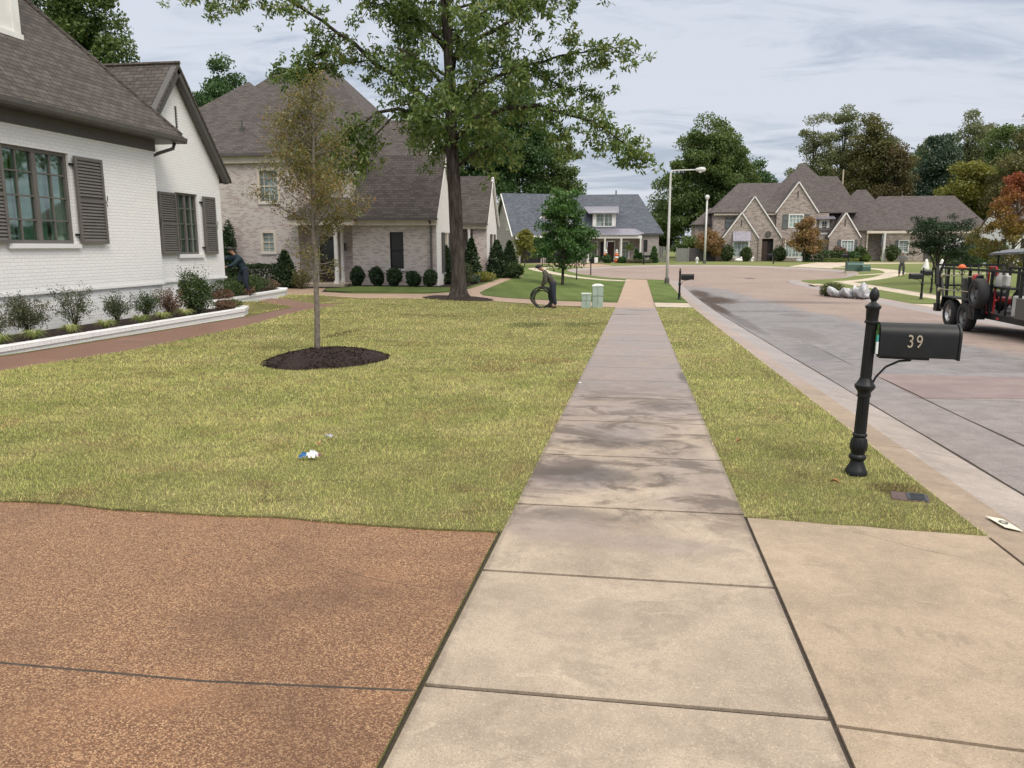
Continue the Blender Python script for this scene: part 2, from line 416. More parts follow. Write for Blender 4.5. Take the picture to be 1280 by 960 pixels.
t = NT('asphalt'); x, y, _ = t.xyz(); n1 = t.noise(.35, 5, .6); n2 = t.noise(4, 5, .65); v = t.n('ShaderNodeTexVoronoi'); t.l(t.pos, v.inputs['Vector']); v.inputs['Scale'].default_value = 70
s_, _, _ = t.xyz(v.outputs['Color'])
dry = t.mix(t.ss(t.m('ADD', t.m('MULTIPLY', n1, .5), t.m('MULTIPLY', n2, .5)), .35, .65), (.235, .172, .142), (.32, .243, .20))
dry = t.mix(t.m('MULTIPLY', t.ss(s_, .3, .9), .45), dry, (.17, .115, .105))
wetc = t.mix(t.ss(n2, .3, .7), (.16, .142, .136), (.25, .225, .218)); wetc = t.mix(t.m('MULTIPLY', t.ss(s_, .4, .9), .4), wetc, (.10, .085, .08))
# damp side of the road: left of a wandering line
edge = t.m('ADD', t.m('SUBTRACT', x, t.m('ADD', 6.6, t.m('MULTIPLY', t.m('SUBTRACT', y, 22), -.075))), t.m('MULTIPLY', t.m('SUBTRACT', n1, .5), 2.2))
wet = t.m('MULTIPLY', t.ss(edge, .6, -.4), t.ss(t.m('ADD', y, t.m('MULTIPLY', t.m('SUBTRACT', n1, .5), 8)), 52, 44))
wet = t.m('MULTIPLY', wet, t.m('MULTIPLY_ADD', t.ss(y, 9, 14), .35, .65))
c = t.mix(wet, dry, wetc)
for (cx, cy, rx, ry, k) in ((4.2, 6, .5, 1.5, .25), (5, 14.5, .8, .35, .3), (3.5, 16, .3, 1.5, .3), (4.0, 20, .5, 2.2, .35), (6.3, 18, 1.2, .3, .3), (3.2, 24, .2, 4.0, .7), (3.15, 31, .25, 4, .9), (3.5, 36.3, .95, 2.8, .95), (3.3, 42, .45, 4, .8), (6.3, 34.5, 2.6, .7, .55), (4.6, 29, 1.3, .5, .55), (5.3, 27, .5, .9, .45), (3.5, 41, .5, 3.0, .6), (7.5, 35.3, 3, .5, .4), (4.5, 24, 1.2, .3, .3)):
    c = t.mix(t.m('MULTIPLY', t.blob(cx, cy, rx, ry, .8, n2), k), c, (.075, .055, .045))
c = t.mix(t.m('MULTIPLY', t.ss(t.m('MODULO', x, 2.6), .9, 1.3), .0), c, (.1, .1, .1))
deb = t.m('MAXIMUM', t.blob(3.15, 31, .25, 4, .8, n2), t.m('MAXIMUM', t.blob(3.5, 36.3, .95, 2.8, .8, n2), t.blob(3.3, 42, .45, 4, .8, n2)))
wet = t.m('MULTIPLY', wet, t.m('SUBTRACT', 1, deb)); t.l(t.m('MULTIPLY_ADD', deb, -.45, .5), t.b.inputs['Specular IOR Level'])
M_ROAD = t.fin(c, t.m('SUBTRACT', .75, t.m('MULTIPLY', wet, t.m('MULTIPLY_ADD', t.ss(n1, .35, .6), .24, .2))), t.bump(t.m('ADD', v.outputs['Distance'], n2), .45, .006), spec=t.m('MULTIPLY_ADD', deb, -.45, .5))
t = NT('road_patch'); n1 = t.noise(2, 5); s_ = t.voro(75, 'Distance'); M_PATCH = t.fin(t.mix(t.ss(n1, .3, .7), (.185, .13, .12), (.25, .185, .17)), .6, t.bump(s_, .5, .006))
M_JOINT = paint('joint_dirt', (.05, .038, .028), .95, .3, 40)

# ------------------------------------------------------------------ ground regions
BC = (5.8, 67.5)
def bulb(rr, x0, x1, left_y=-16):
    # outline of the street: up the left side, round the bulb, down the right side
    def cross(xx): return BC[1] - math.sqrt(max(rr * rr - (xx - BC[0]) ** 2, .01))
    ya, yb = cross(x0), cross(x1)
    a0 = math.atan2(ya - BC[1], x0 - BC[0]); a1 = math.atan2(yb - BC[1], x1 - BC[0]) - 2 * pi
    L = [(x0, y) for y in np.arange(left_y, ya - 2.0, 1.0)]
    # little fillets where the straight meets the bulb
    A = [(BC[0] + rr * math.cos(a), BC[1] + rr * math.sin(a)) for a in np.linspace(a0, a1, 90)]
    Rr = [(x1, y) for y in np.arange(left_y, yb - 2.0, 1.0)][::-1]
    pts = L + [(x0, ya - 1.0), (x0 - .25, ya - .1)] + A[3:-3] + [(x1 + .25, yb - .1), (x1, yb - 1.0)] + Rr
    return pts
BK = bulb(11.8, 2.12, 11.2); MID = bulb(11.5, 2.42, 10.9); EDGE = bulb(11.0, 2.92, 10.4)
n_ = min(len(BK), len(MID), len(EDGE))
def resample(P, n):
    P = np.array(P); d = np.r_[0, np.cumsum(np.hypot(*np.diff(P, axis=0).T))]
    s = np.linspace(0, d[-1], n); return [(float(np.interp(v, d, P[:, 0])), float(np.interp(v, d, P[:, 1]))) for v in s]
def ring(r0, r1, a0, a1, n=50):
    A = np.radians(np.linspace(a0, a1, n))
    return [(BC[0] + r1 * math.cos(a), BC[1] + r1 * math.sin(a)) for a in A] + [(BC[0] + r0 * math.cos(a), BC[1] + r0 * math.sin(a)) for a in A[::-1]]
def wob(p, q, n, amp, seed=0):
    rr = random.Random(seed)
    return [(p[0] + (q[0]-p[0])*i/n + (rr.uniform(-amp, amp) if 0 < i < n else 0), p[1] + (q[1]-p[1])*i/n + (rr.uniform(-amp, amp) if 0 < i < n else 0)) for i in range(n + 1)]
JY = [-3.2, -1.8, -.35, 1.2, 2.62, 3.76, 4.92, 6.33, 7.8, 9.25, 10.68, 12.1, 13.6, 15.05, 16.5, 17.95, 19.4, 20.85, 22.3, 23.75, 25.2, 26.65, 28.1]
REG = []   # (region, polygon); later ones win
def reg(name, poly): REG.append((name, [(float(a), float(b)) for a, b in poly]))
reg('sod', [(-17, -9), (2.12, -9), (2.12, 29.35), (-.76, 29.0), (-2.85, 29.25), (-6.2, 30.3), (-8, 30.0), (-10.9, 29.5), (-13.5, 29.4), (-17, 29.1)])
reg('bed', [(-22, 30.3), (-13.0, 31.9), (-8.2, 34.6), (-8.35, 41.9), (-8.6, 50.8), (-8.6, 55.2), (-11, 56), (-22, 45)])
reg('lawnstrip', [(-14.2, 33.9), (-13.4, 35.9), (-8.75, 35.9), (-8.1, 33.0), (-9, 32.7), (-12.2, 32.4), (-13.7, 32.9)])
drv = wob((-.786, 4.37), (-14, 4.45), 36, .035, 4)
reg('drive', [(-.786, -9)] + drv + [(-14, -9)])
reg('apron', [(.74, -9)] + wob((.74, 4.88), (2.125, 4.77), 8, .012, 3) + [(2.12, -9)])
reg('walk', [(-9.35, 4.4), (-9.35, 9.98), (-9.25, 13.0), (-9.5, 17.4), (-10.3, 22.9), (-10.5, 26.9), (-11.3, 26.3), (-15.5, 26.6), (-15.5, 25.0), (-11.5, 24.7), (-10.85, 20.3), (-10.8, 12), (-10.8, 4.4)])
reg('tan', [(-16.5, 29.1), (-13.5, 29.4), (-10.9, 29.5), (-8, 30.0), (-6.2, 30.3), (-2.85, 29.3), (-.76, 29.0), (-.76, 32.4), (-3.2, 32.6), (-5.6, 32.6), (-6.6, 33.1),
            (-7.03, 34.5), (-7.55, 43.2), (-7.84, 49.4), (-7.86, 54.5), (-8.61, 54.5), (-8.45, 48.3), (-8.15, 42), (-7.95, 37), (-8.0, 34.2), (-9, 32.4), (-12.2, 32.0), (-13.9, 32.8), (-14.6, 35), (-16.6, 35), (-16.6, 31)])
reg('crosswalk', [(.74, 29.5), (2.12, 29.5), (2.12, 32.5), (.74, 32.8)])
reg('sidewalk', [(-.76, -9), (.73, -9), (.73, 29.2), (-.76, 29.2)])
reg('tan', [(-.76, 29.2), (.73, 29.2), (.73, 56.6), (-.76, 57.4)])
reg('ring', ring(13.6, 15.1, 150, 243)); reg('ring', ring(13.6, 15.1, -58, 50))
reg('ring', [(13.1, -16), (14.4, -16), (14.4, 55.2), (13.1, 54.4)])
reg('pale', [(11.2, 24), (11.2, 34.2), (13.1, 33.2), (30, 32), (30, 25)])
reg('pale', [(15, 61.8), (15.5, 63.2), (40, 65.5), (40, 64.2)])
reg('pale', [(14.0, 76.4), (17.0, 72.5), (22, 84), (32, 88), (32, 93), (20, 92)])
reg('tan', [(-2, 76.6), (-4.6, 73.5), (-9, 79.5), (-12.6, 83), (-15, 86), (-9.5, 86), (-4, 82)])
reg('kerb', BK); reg('gutter', MID); reg('road', EDGE)
reg('patch', [(3.62, 10.4), (5.5, 10.55), (10.4, 10.3), (10.4, 12.75), (3.71, 12.68)])
jw = .013
for y in JY: reg('joint', [(-.76, y - jw), (.73, y + .02 - jw), (.73, y + .02 + jw), (-.76, y + jw)])
reg('joint', [(-.788 , -9), (-.765, -9), (-.763, 4.37), (-.782, 4.37)])
reg('joint', [(.722, -9), (.742, -9), (.742, 4.9), (.722, 4.9)])
reg('joint', [(2.108, -9), (2.128, -9), (2.128, 4.75), (2.108, 4.75)])
reg('joint', [(-.8, 2.585), (-.8, 2.60)] + wob((-1.64, 2.53), (-14, 2.35), 14, .010, 6) + wob((-14, 2.337), (-1.64, 2.515), 14, .010, 6)[::1])
reg('joint', [(.74, 2.61), (2.12, 2.50), (2.12, 2.48), (.74, 2.59)])
reg('joint', wob((2.905, -9), (2.905, 45), 60, .006, 9) + wob((2.935, 45), (2.935, -9), 60, .008, 10))
def crack(P, w, seed):
    rr = random.Random(seed); Q = []
    for a, b in zip(P, P[1:]): Q += wob(a, b, max(2, int(math.hypot(b[0]-a[0], b[1]-a[1]) / .12)), w * 3, rr.random())[:-1]
    Q.append(P[-1]); n = len(Q); W_ = [w * rr.uniform(.3, 1) for _ in Q]; W_[0] = W_[-1] = .0006
    reg('joint', [(x, y + ww) for (x, y), ww in zip(Q, W_)] + [(x, y - ww) for (x, y), ww in zip(Q, W_)][::-1])
crack([(1.35, 4.72), (1.55, 4.55), (1.75, 4.42), (2.08, 4.22)], .0035, 1)
crack([(-1.75, 3.75), (-1.2, 3.55), (-.85, 3.52)], .003, 2); crack([(-2.6, 4.25), (-2.35, 3.95), (-1.9, 3.75)], .0025, 3)
crack([(3.9, 14.5), (4.8, 15.6), (5.2, 17.2), (6.4, 18.4), (8.5, 19)], .010, 4); crack([(4.6, 8.2), (5.6, 8.6), (7.2, 8.1), (9.5, 8.6)], .007, 5); crack([(3.9, 19.4), (5.2, 20.2), (6.8, 20.0)], .012, 6)
reg('joint', [(3.62, 10.38), (10.4, 10.28), (10.4, 10.3), (3.62, 10.4)])
reg('joint', [(3.7, 12.68), (10.4, 12.75), (10.4, 12.77), (3.7, 12.7)])
reg('joint', wob((3.6, -2), (3.71, 18), 16, .02, 12) + wob((3.725, 18), (3.615, -2), 16, .02, 13))
for yy in (1.2, 4.3, 7.2, 10.1, 13.1, 16.1, 19.2, 22.2): reg('joint', [(2.13, yy), (2.9, yy), (2.9, yy + .012), (2.13, yy + .012)])

LAYER = {  # region: (object name, material, height offset)
 'lawn': ('neighbour_lawn', M_LAWN, .012), 'sod': ('lawn', M_SOD, .0), 'bed': ('planting_bed', M_MULCH, .0), 'lawnstrip': ('lawn_strip', M_LAWN, .05),
 'drive': ('driveway', M_AGG, -.012), 'apron': ('driveway_apron', M_APRON, .0), 'walk': ('garden_path', M_WALK, -.01), 'tan': ('aggregate_path', M_TAN, -.01),
 'crosswalk': ('crossing_path', M_PALE, -.01), 'sidewalk': ('sidewalk', M_CONC, .0), 'ring': ('far_sidewalk', M_PALE, 0), 'pale': ('concrete_driveway', M_PALE, -.02),
 'kerb': ('kerb', M_KERB, 0), 'gutter': ('gutter', M_GUT, -.02), 'road': ('road', M_ROAD, -.10), 'patch': ('road_patch', M_PATCH, -.098), 'joint': ('paving_joint', M_JOINT, -.012)}
def inside(poly, X, Y):
    P = np.array(poly); x0, y0 = P[:, 0], P[:, 1]; x1, y1 = np.roll(x0, -1), np.roll(y0, -1)
    c = np.zeros(X.shape, bool)
    m = (X > x0.min()) & (X < x0.max()) & (Y > y0.min()) & (Y < y0.max())
    idx = np.nonzero(m)[0]
    if len(idx) == 0: return c
    xs, ys = X[idx][:, None], Y[idx][:, None]
    with np.errstate(divide='ignore', invalid='ignore'):
        k = ((y0 > ys) != (y1 > ys)) & (xs < (x1 - x0) * (ys - y0) / (y1 - y0) + x0)
    c[idx] = (k.sum(1) % 2) == 1
    return c
def classify(X, Y):
    out = np.full(X.shape, -1)
    for i, (n, p) in enumerate(REG): out[inside(p, X, Y)] = i
    return out
pts = []; edges = []
def addpoly(P):
    k = len(pts); pts.extend(P); n = len(P)
    edges.extend((k + i, k + (i + 1) % n) for i in range(n))
for n, p in REG: addpoly(p)
XM, YM = (-70, 75), (-16, 175)
addpoly([(XM[0], YM[0]), (XM[1], YM[0]), (XM[1], YM[1]), (XM[0], YM[1])])
gx = list(np.arange(-19.6, 19.8, 1.03)); gy = list(np.arange(-8.3, 60, 1.07))
pts += [(float(x) + random.uniform(-.1, .1), float(y) + random.uniform(-.1, .1)) for x in gx for y in gy]
pts += [(float(x) + random.uniform(-.3, .3), float(y) + random.uniform(-.3, .3)) for x in np.arange(-66, 72, 4) for y in np.arange(-12, 172, 4) if not (-20 < x < 20 and -9 < y < 60)]
pts += [(float(x), float(y)) for x in np.arange(-18, 30, 2.0) for y in np.arange(61.3, 96, 2.0)]
r_ = delaunay_2d_cdt([Vector(p) for p in pts], edges, [], 0, 1e-5)
DV = np.array([tuple(v) for v in r_[0]]); DF = np.array([f for f in r_[2] if len(f) == 3])
cen = DV[DF].mean(1); cl_ = classify(cen[:, 0], cen[:, 1])
names = ['lawn'] + [n for n, p in REG]; lab = np.array([names[c + 1] for c in cl_])
KD = {}   # kerb height: distance below the back edge
def dist_in(x, y):   # metres inside the back-of-kerb outline
    dl = np.minimum(x - 2.12, 11.2 - x); db = 11.8 - np.hypot(x - BC[0], y - BC[1])
    return np.where(y < 56.5, np.where((y > 54), np.maximum(dl, db), dl), db)
def street_z(x, y):
    d = np.clip(dist_in(x, y), 0, 9)
    k = np.interp(d, [0, .22, .34, .5, .8, 1.2, 3.6], [0, -.005, -.035, -.085, -.10, -.085, -.05])
    dip = _ss(.5, -3, y - 4.8) * .0     # the kerb runs on unchanged at the drive
    return k
for key, (nm, mt, off) in LAYER.items():
    sel = DF[lab == key]
    if len(sel) == 0: continue
    used, inv = np.unique(sel, return_inverse=True); F_ = inv.reshape(-1, 3)
    X, Y = DV[used, 0], DV[used, 1]; Z = H(X, Y) + off
    inst = (X > 2.1) & (X < 11.22) | (np.hypot(X - BC[0], Y - BC[1]) < 11.82)
    if key in ('kerb', 'gutter', 'road', 'patch'): Z = H(X, Y) + street_z(X, Y) + (.004 if key == 'patch' else 0)
    if key == 'joint': Z = np.where(inst & (X > 2.13), H(X, Y) + street_z(X, Y) - .006, Z)
    V = np.c_[X, Y, Z]
    # orient up
    a, b, c = V[F_[:, 0]], V[F_[:, 1]], V[F_[:, 2]]
    up = ((b[:, 0]-a[:, 0])*(c[:, 1]-a[:, 1]) - (b[:, 1]-a[:, 1])*(c[:, 0]-a[:, 0]))
    F_ = np.where((up < 0)[:, None], F_[:, ::-1], F_)
    # skirts round the border, so every sheet has an edge with depth
    from collections import Counter
    ec = {}
    for f in F_.tolist():
        for i in range(3):
            e = (f[i], f[(i + 1) % 3])
            ec[tuple(sorted(e))] = None if tuple(sorted(e)) in ec else e
    be = [e for e in ec.values() if e]
    V = V.tolist(); F_ = F_.tolist(); low = {}
    if key != 'joint':
        for (i, j) in be:
            for k in (i, j):
                if k not in low: low[k] = len(V); V.append([V[k][0], V[k][1], V[k][2] - .09])
            F_.append([j, i, low[i], low[j]])
    me = bpy.data.meshes.new(nm); me.from_pydata(V, [], F_); me.materials.append(mt); me.update()
    o = bpy.data.objects.new(nm, me); COL.objects.link(o); tag(o, kind='structure')
# the land beyond, out to the horizon
mb = MB()
xs = [-1500, -700, -300, XM[0], XM[1], 300, 700, 1500]; ys = [-1500, -600, -200, YM[0], YM[1], 300, 600, 1500]
for i in range(7):
    for j in range(7):
        if xs[i] >= XM[0] and xs[i+1] <= XM[1] and ys[j] >= YM[0] and ys[j+1] <= YM[1]: continue
        mb.add([(x, y, h(0, min(max(y, -60), 400)) - .02) for x, y in ((xs[i], ys[j]), (xs[i+1], ys[j]), (xs[i+1], ys[j+1]), (xs[i], ys[j+1]))], [(0, 1, 2, 3)])
tag(mb.build('ground', M_LAWN), kind='structure')

# ------------------------------------------------------------------ grass
def point_attr(me, name, vals, dom='FACE'):
    at = me.attributes.new(name, 'FLOAT', dom); at.data.foreach_set('value', np.asarray(vals, np.float32))
def tri_mesh(name, V, k, mat, rnd=None, parent=None, loc=(0, 0, 0), quad=False):
    # V (n,k,3): n faces with k corners
    n = V.shape[0]; me = bpy.data.meshes.new(name)
    me.vertices.add(n * k); me.vertices.foreach_set('co', V.reshape(-1).astype(np.float32))
    me.loops.add(n * k); me.loops.foreach_set('vertex_index', np.arange(n * k, dtype=np.int32))
    me.polygons.add(n); me.polygons.foreach_set('loop_start', np.arange(0, n * k, k, dtype=np.int32))
    me.polygons.foreach_set('loop_total', np.full(n, k, np.int32))
    me.update(calc_edges=True)
    if rnd is not None: point_attr(me, 'rnd', rnd)
    me.materials.append(mat)
    o = bpy.data.objects.new(name, me); COL.objects.link(o); o.location = loc
    if parent is not None: o.parent = parent
    return o
sod_i = {i for i, (n, p) in enumerate(REG) if n == 'sod'}
def blades():
    P = []
    # density falls with distance so that far turf is not wasted on
    for (y0, y1, dens) in ((4.2, 6, 7000), (6, 8, 4300), (8, 11, 2300), (11, 15, 1150), (15, 21, 480), (21, 30.4, 240)):
        xl = -min(1.25 * y1 + 1.5, 16); n = int((y1 - y0) * (2.2 - xl) * dens)
        x = RNG.uniform(xl, 2.14, n); y = RNG.uniform(y0, y1, n)
        ok = (x > -1.2 * y - 1.5)
        P.append(np.c_[x[ok], y[ok], np.full(ok.sum(), math.sqrt(7000 / dens))])
    P = np.concatenate(P); c = classify(P[:, 0], P[:, 1])
    P = P[np.isin(c, list(sod_i))]
    # bare where the lid, the mulch rings lie
    P = P[(np.hypot((P[:, 0] + 5.1) / 1.0, (P[:, 1] - 12.2) / 1.45) > .98) & ~((abs(P[:, 0] - 1.93) < .16) & (abs(P[:, 1] - 5.53) < .13)) & (np.hypot(P[:, 0] - 1.74, P[:, 1] - 6.1) > .09)]
    P = P[~((P[:, 0] < -10.75) & (P[:, 1] < 21.3))]
    n = len(P); X, Y, S = P.T
    Z = H(X, Y)
    cl2 = np.sin(X * 5.1 + np.sin(Y * 3.7) * 2) * np.sin(Y * 4.3 + np.sin(X * 2.9) * 2)
    X = X + RNG.normal(0, .012, n); Y = Y + RNG.normal(0, .012, n)
    L = RNG.uniform(.010, .032, n) * (1 + .25 * cl2) * np.clip(S, 1, 1.5)
    W = RNG.uniform(.0022, .0042, n) * np.clip(S, 1, 5)
    a = RNG.uniform(0, 2 * pi, n); b = RNG.uniform(0, 2 * pi, n); lean = RNG.uniform(.25, 1.25, n)
    dx, dy = np.cos(a) * W / 2, np.sin(a) * W / 2
    V = np.empty((n, 3, 3))
    V[:, 0] = np.c_[X - dx, Y - dy, Z - .004]; V[:, 1] = np.c_[X + dx, Y + dy, Z - .004]
    V[:, 2] = np.c_[X + np.cos(b) * L * np.sin(lean), Y + np.sin(b) * L * np.sin(lean), Z + L * np.cos(lean)]
    o = tri_mesh('grass', V, 3, M_BLADE, RNG.random(n)); tag(o, 'yellow-green turf grass covering the front lawn and verge', 'grass', kind='stuff')
blades()
# ------------------------------------------------------------------ house materials
M_WBRICK = brickmat('white_painted_brick', (.80, .80, .795), (.84, .84, .83), (.72, .72, .72), blotch=None, bump=.55, rough=.55, mixv=.12)
M_PBRICK = brickmat('whitewashed_pink_brick', (.46, .395, .37), (.54, .475, .45), (.60, .56, .53), blotch=(.31, .22, .205), bump=.4, mixv=.3)
M_PWHITE = brickmat('limewashed_gable_brick', (.72, .68, .66), (.78, .75, .73), (.72, .69, .66), bump=.35, mixv=.2)
M_GBRICK = brickmat('greyish_brick', (.30, .265, .25), (.38, .34, .325), (.42, .39, .37), blotch=(.2, .165, .155), bump=.4)
M_BBRICK = brickmat('brown_tumbled_brick', (.30, .232, .21), (.42, .345, .305), (.45, .41, .37), blotch=(.14, .10, .09), bw=.3, rh=.11, ms=.014, bump=.4)
def shingle(name, a, b, gap):
    t = brickmat(name, a, b, gap, bw=.32, rh=.14, ms=.010, blotch=sc3(a, .82), bump=.9, rough=.9, mixv=.15); return t
M_SH = shingle('weathered_shingles', (.088, .076, .066), (.12, .104, .092), (.028, .024, .022))
M_SHP = shingle('brown_grey_shingles', (.090, .076, .070), (.122, .104, .096), (.036, .031, .029))
M_SHG = shingle('slate_blue_shingles', (.095, .105, .125), (.13, .145, .17), (.06, .065, .08))
M_SHB = shingle('taupe_shingles', (.108, .09, .086), (.138, .118, .113), (.065, .055, .053))
M_TRIM = paint('dark_grey_trim', (.088, .083, .076), .5, .1, 3)
M_SHUT = paint('grey_shutter_paint', (.125, .117, .105), .5, .08, 5)
M_WTRIM = paint('white_trim', (.74, .73, .70), .5, .05, 3)
M_CREAM = paint('cream_trim', (.60, .53, .45), .55, .08, 2)
M_BLACK = paint('black_metal', (.008, .009, .010), .46, .2, 9, spec=.35)
M_DARK = paint('dark_void', (.012, .011, .012), .8, .1, 2)
M_ZINC = paint('standing_seam_metal', (.21, .20, .235), .4, .15, 3, metal=.3)
M_MSHUT = paint('slate_shutter', (.11, .125, .125), .6, .1, 3)
M_CURT = paint('white_curtain', (.52, .58, .53), .8, .1, 3)
def glassmat(name, tint, trn):
    t = NT(name); tr = t.n('ShaderNodeBsdfTransparent'); tr.inputs[0].default_value = (*tint, 1)
    g = t.n('ShaderNodeBsdfGlossy'); g.inputs['Roughness'].default_value = .03; g.inputs[0].default_value = (.85, .9, .88, 1)
    lw = t.n('ShaderNodeLayerWeight'); lw.inputs[0].default_value = .35; mx = t.n('ShaderNodeMixShader')
    t.l(t.m('MULTIPLY_ADD', lw.outputs['Facing'], .55, trn), mx.inputs[0]); t.l(tr.outputs[0], mx.inputs[1]); t.l(g.outputs[0], mx.inputs[2])
    t.l(mx.outputs[0], t.out.inputs[0]); t.t.nodes.remove(t.b); return t.mat
M_GLASS = glassmat('green_glass', (.60, .72, .65), .09)
t = NT('dim_window_glass'); f = t.noise(.9, 3); M_PANE = t.fin(t.mix(t.ss(f, .35, .65), (.10, .135, .13), (.28, .35, .345)), .08, spec=.8)
t = NT('dark_screen_glass'); M_DPANE = t.fin((.018, .018, .02), .15, spec=.6)

# ------------------------------------------------------------------ house helpers (world coordinates)
def window(par, o, u, nr, a0, z0, a1, z1, cols=2, rows=3, fm=None, pane=None, fw=.06, rec=.08, mw=.025, split=1, curtain=None, name='window', casing=0, sill=None, sashes=1):
    fm = fm or M_WTRIM; pane = pane or M_PANE; o = Vector(o); u = Vector(u); nn = Vector(nr); z = Vector((0, 0, 1))
    W = lambda a, b, d=0: o + u * a + z * b - nn * d
    def brd(mb, p0, p1, q0, q1, d0, d1):
        vs = [W(p, q, d) for d in (d0, d1) for p, q in ((p0, q0), (p1, q0), (p1, q1), (p0, q1))]
        mb.add(vs, [(0,1,2,3),(7,6,5,4),(4,5,1,0),(5,6,2,1),(6,7,3,2),(7,4,0,3)])
    mb = MB(); d0, d1 = rec - .045, rec + .02
    c = casing
    brd(mb, a0 - c, a0 + fw, z0 - c, z1 + c, d0 if not c else -.03, d1); brd(mb, a1 - fw, a1 + c, z0 - c, z1 + c, d0 if not c else -.03, d1)
    brd(mb, a0 + fw, a1 - fw, z0 - c, z0 + fw, d0 if not c else -.03, d1); brd(mb, a0 + fw, a1 - fw, z1 - fw, z1 + c, d0 if not c else -.03, d1)
    for k in range(1, sashes):
        x = a0 + (a1 - a0) * k / sashes; brd(mb, x - fw * .8, x + fw * .8, z0 + fw, z1 - fw, d0 + .005, d1 - .003)
    if split: zc = (z0 + z1) / 2; brd(mb, a0 + fw, a1 - fw, zc - mw, zc + mw, d0 + .012, d1 - .005)
    fr = mb.build(name, fm, par, world=True)
    mb = MB()
    for k in range(1, cols):
        if sashes > 1 and k * sashes % cols == 0: continue
        x = a0 + (a1 - a0) * k / cols; brd(mb, x - mw / 2, x + mw / 2, z0 + fw, z1 - fw, d0 + .02, d1 - .008)
    for k in range(1, rows):
        x = z0 + (z1 - z0) * k / rows
        if split and abs(x - (z0 + z1) / 2) < .02: continue
        brd(mb, a0 + fw, a1 - fw, x - mw / 2, x + mw / 2, d0 + .022, d1 - .01)
    if mb.v: x_ = mb.build('muntin', fm, fr); x_.data.transform(Matrix.Translation(-par.location)); 
    mb = MB(); brd(mb, a0 + fw * .5, a1 - fw * .5, z0 + fw * .5, z1 - fw * .5, d1 - .006, d1 + .004)
    x_ = mb.build('pane', pane, fr); x_.data.transform(Matrix.Translation(-par.location))
    if curtain:
        mb = MB(); n = 60; vs = []
        for i in range(n + 1):
            a = a0 + .02 + (a1 - a0 - .04) * i / n; d = d1 + .055 + .022 * math.sin(i * 1.1) + .012 * math.sin(i * 2.9)
            vs += [W(a, z0, d), W(a, z1, d)]
        gaps = {i for i in range(n) if (i % (n // sashes)) in (12, 13)}
        mb.add(vs, [(2*i, 2*i+2, 2*i+3, 2*i+1) for i in range(n) if i not in gaps])
        x_ = mb.build('curtain', curtain, fr); x_.data.transform(Matrix.Translation(-par.location))
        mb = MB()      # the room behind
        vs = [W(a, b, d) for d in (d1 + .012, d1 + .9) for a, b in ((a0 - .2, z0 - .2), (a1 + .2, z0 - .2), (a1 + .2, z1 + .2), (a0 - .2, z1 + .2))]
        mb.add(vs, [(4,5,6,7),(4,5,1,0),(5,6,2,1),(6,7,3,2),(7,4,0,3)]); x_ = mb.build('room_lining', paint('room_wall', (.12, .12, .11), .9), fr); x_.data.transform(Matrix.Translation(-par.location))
    if sill:
        mb = MB(); brd(mb, a0 - .08, a1 + .08, z0 - .1, z0 - .005, -.07, .05); x_ = mb.build('window_sill', sill, fr); x_.data.transform(Matrix.Translation(-par.location))
    return fr
def shutter(par, o, u, nr, a0, z0, a1, z1, mat, off=.03, rows=26):
    o = Vector(o); u = Vector(u); nn = Vector(nr); z = Vector((0, 0, 1)); mb = MB()
    W = lambda a, b, d: o + u * a + z * b + nn * d
    def brd(p0, p1, q0, q1, d0, d1, m=0):
        vs = [W(p, q, d) for d in (d0, d1) for p, q in ((p0, q0), (p1, q0), (p1, q1), (p0, q1))]
        mb.add(vs, [(3,2,1,0),(4,5,6,7),(0,1,5,4),(1,2,6,5),(2,3,7,6),(3,0,4,7)], m)
    s = .07; zm = (z0 + z1) / 2
    brd(a0, a0 + s, z0, z1, off, off + .05); brd(a1 - s, a1, z0, z1, off, off + .05)
    for q in (z0, zm - s / 2, z1 - s): brd(a0 + s, a1 - s, q, q + s, off + .002, off + .048)
    k = rows
    for i in range(k):
        q = z0 + s + (z1 - z0 - s) * i / k
        if abs(q - zm) < s * .9: continue
        if q + .05 > z1 - s: continue
        hh = (z1 - z0) / k * .8
        mb.add([W(a0 + s, q, off + .042), W(a1 - s, q, off + .042), W(a1 - s, q + hh, off + .012), W(a0 + s, q + hh, off + .012),
                W(a0 + s, q - .006, off + .036), W(a1 - s, q - .006, off + .036)], [(0,1,2,3),(4,5,1,0)])
    brd(a0 + s, a1 - s, z0 + s, z1 - s, off - .001, off + .004)
    sh = mb.build('shutter', mat, par, world=True)
    return sh
def slab(mb, pts, th=.12, mi=0): return mb.prism(pts, (0, 0, -th), mi)
def hip(mb, x0, x1, y0, y1, ze, zr, rx0, rx1, yc=None, th=.12):
    yc = (y0 + y1) / 2 if yc is None else yc
    a, b, c, d = (x0, y0, ze), (x1, y0, ze), (x1, y1, ze), (x0, y1, ze); e, f = (rx0, yc, zr), (rx1, yc, zr)
    if abs(rx1 - rx0) < .01: planes = [(a, b, e), (b, c, e), (c, d, e), (d, a, e)]
    else: planes = [(a, b, f, e), (b, c, f), (c, d, e, f), (d, a, e)]
    for p in planes: mb.add(p, [tuple(range(len(p)))])
    low = [(x, y, ze - th) for x, y, _ in (a, b, c, d)]
    mb.add([a, b, c, d] + low, [(0, 4, 5, 1), (1, 5, 6, 2), (2, 6, 7, 3), (3, 7, 4, 0), (4, 7, 6, 5)])
    return mb
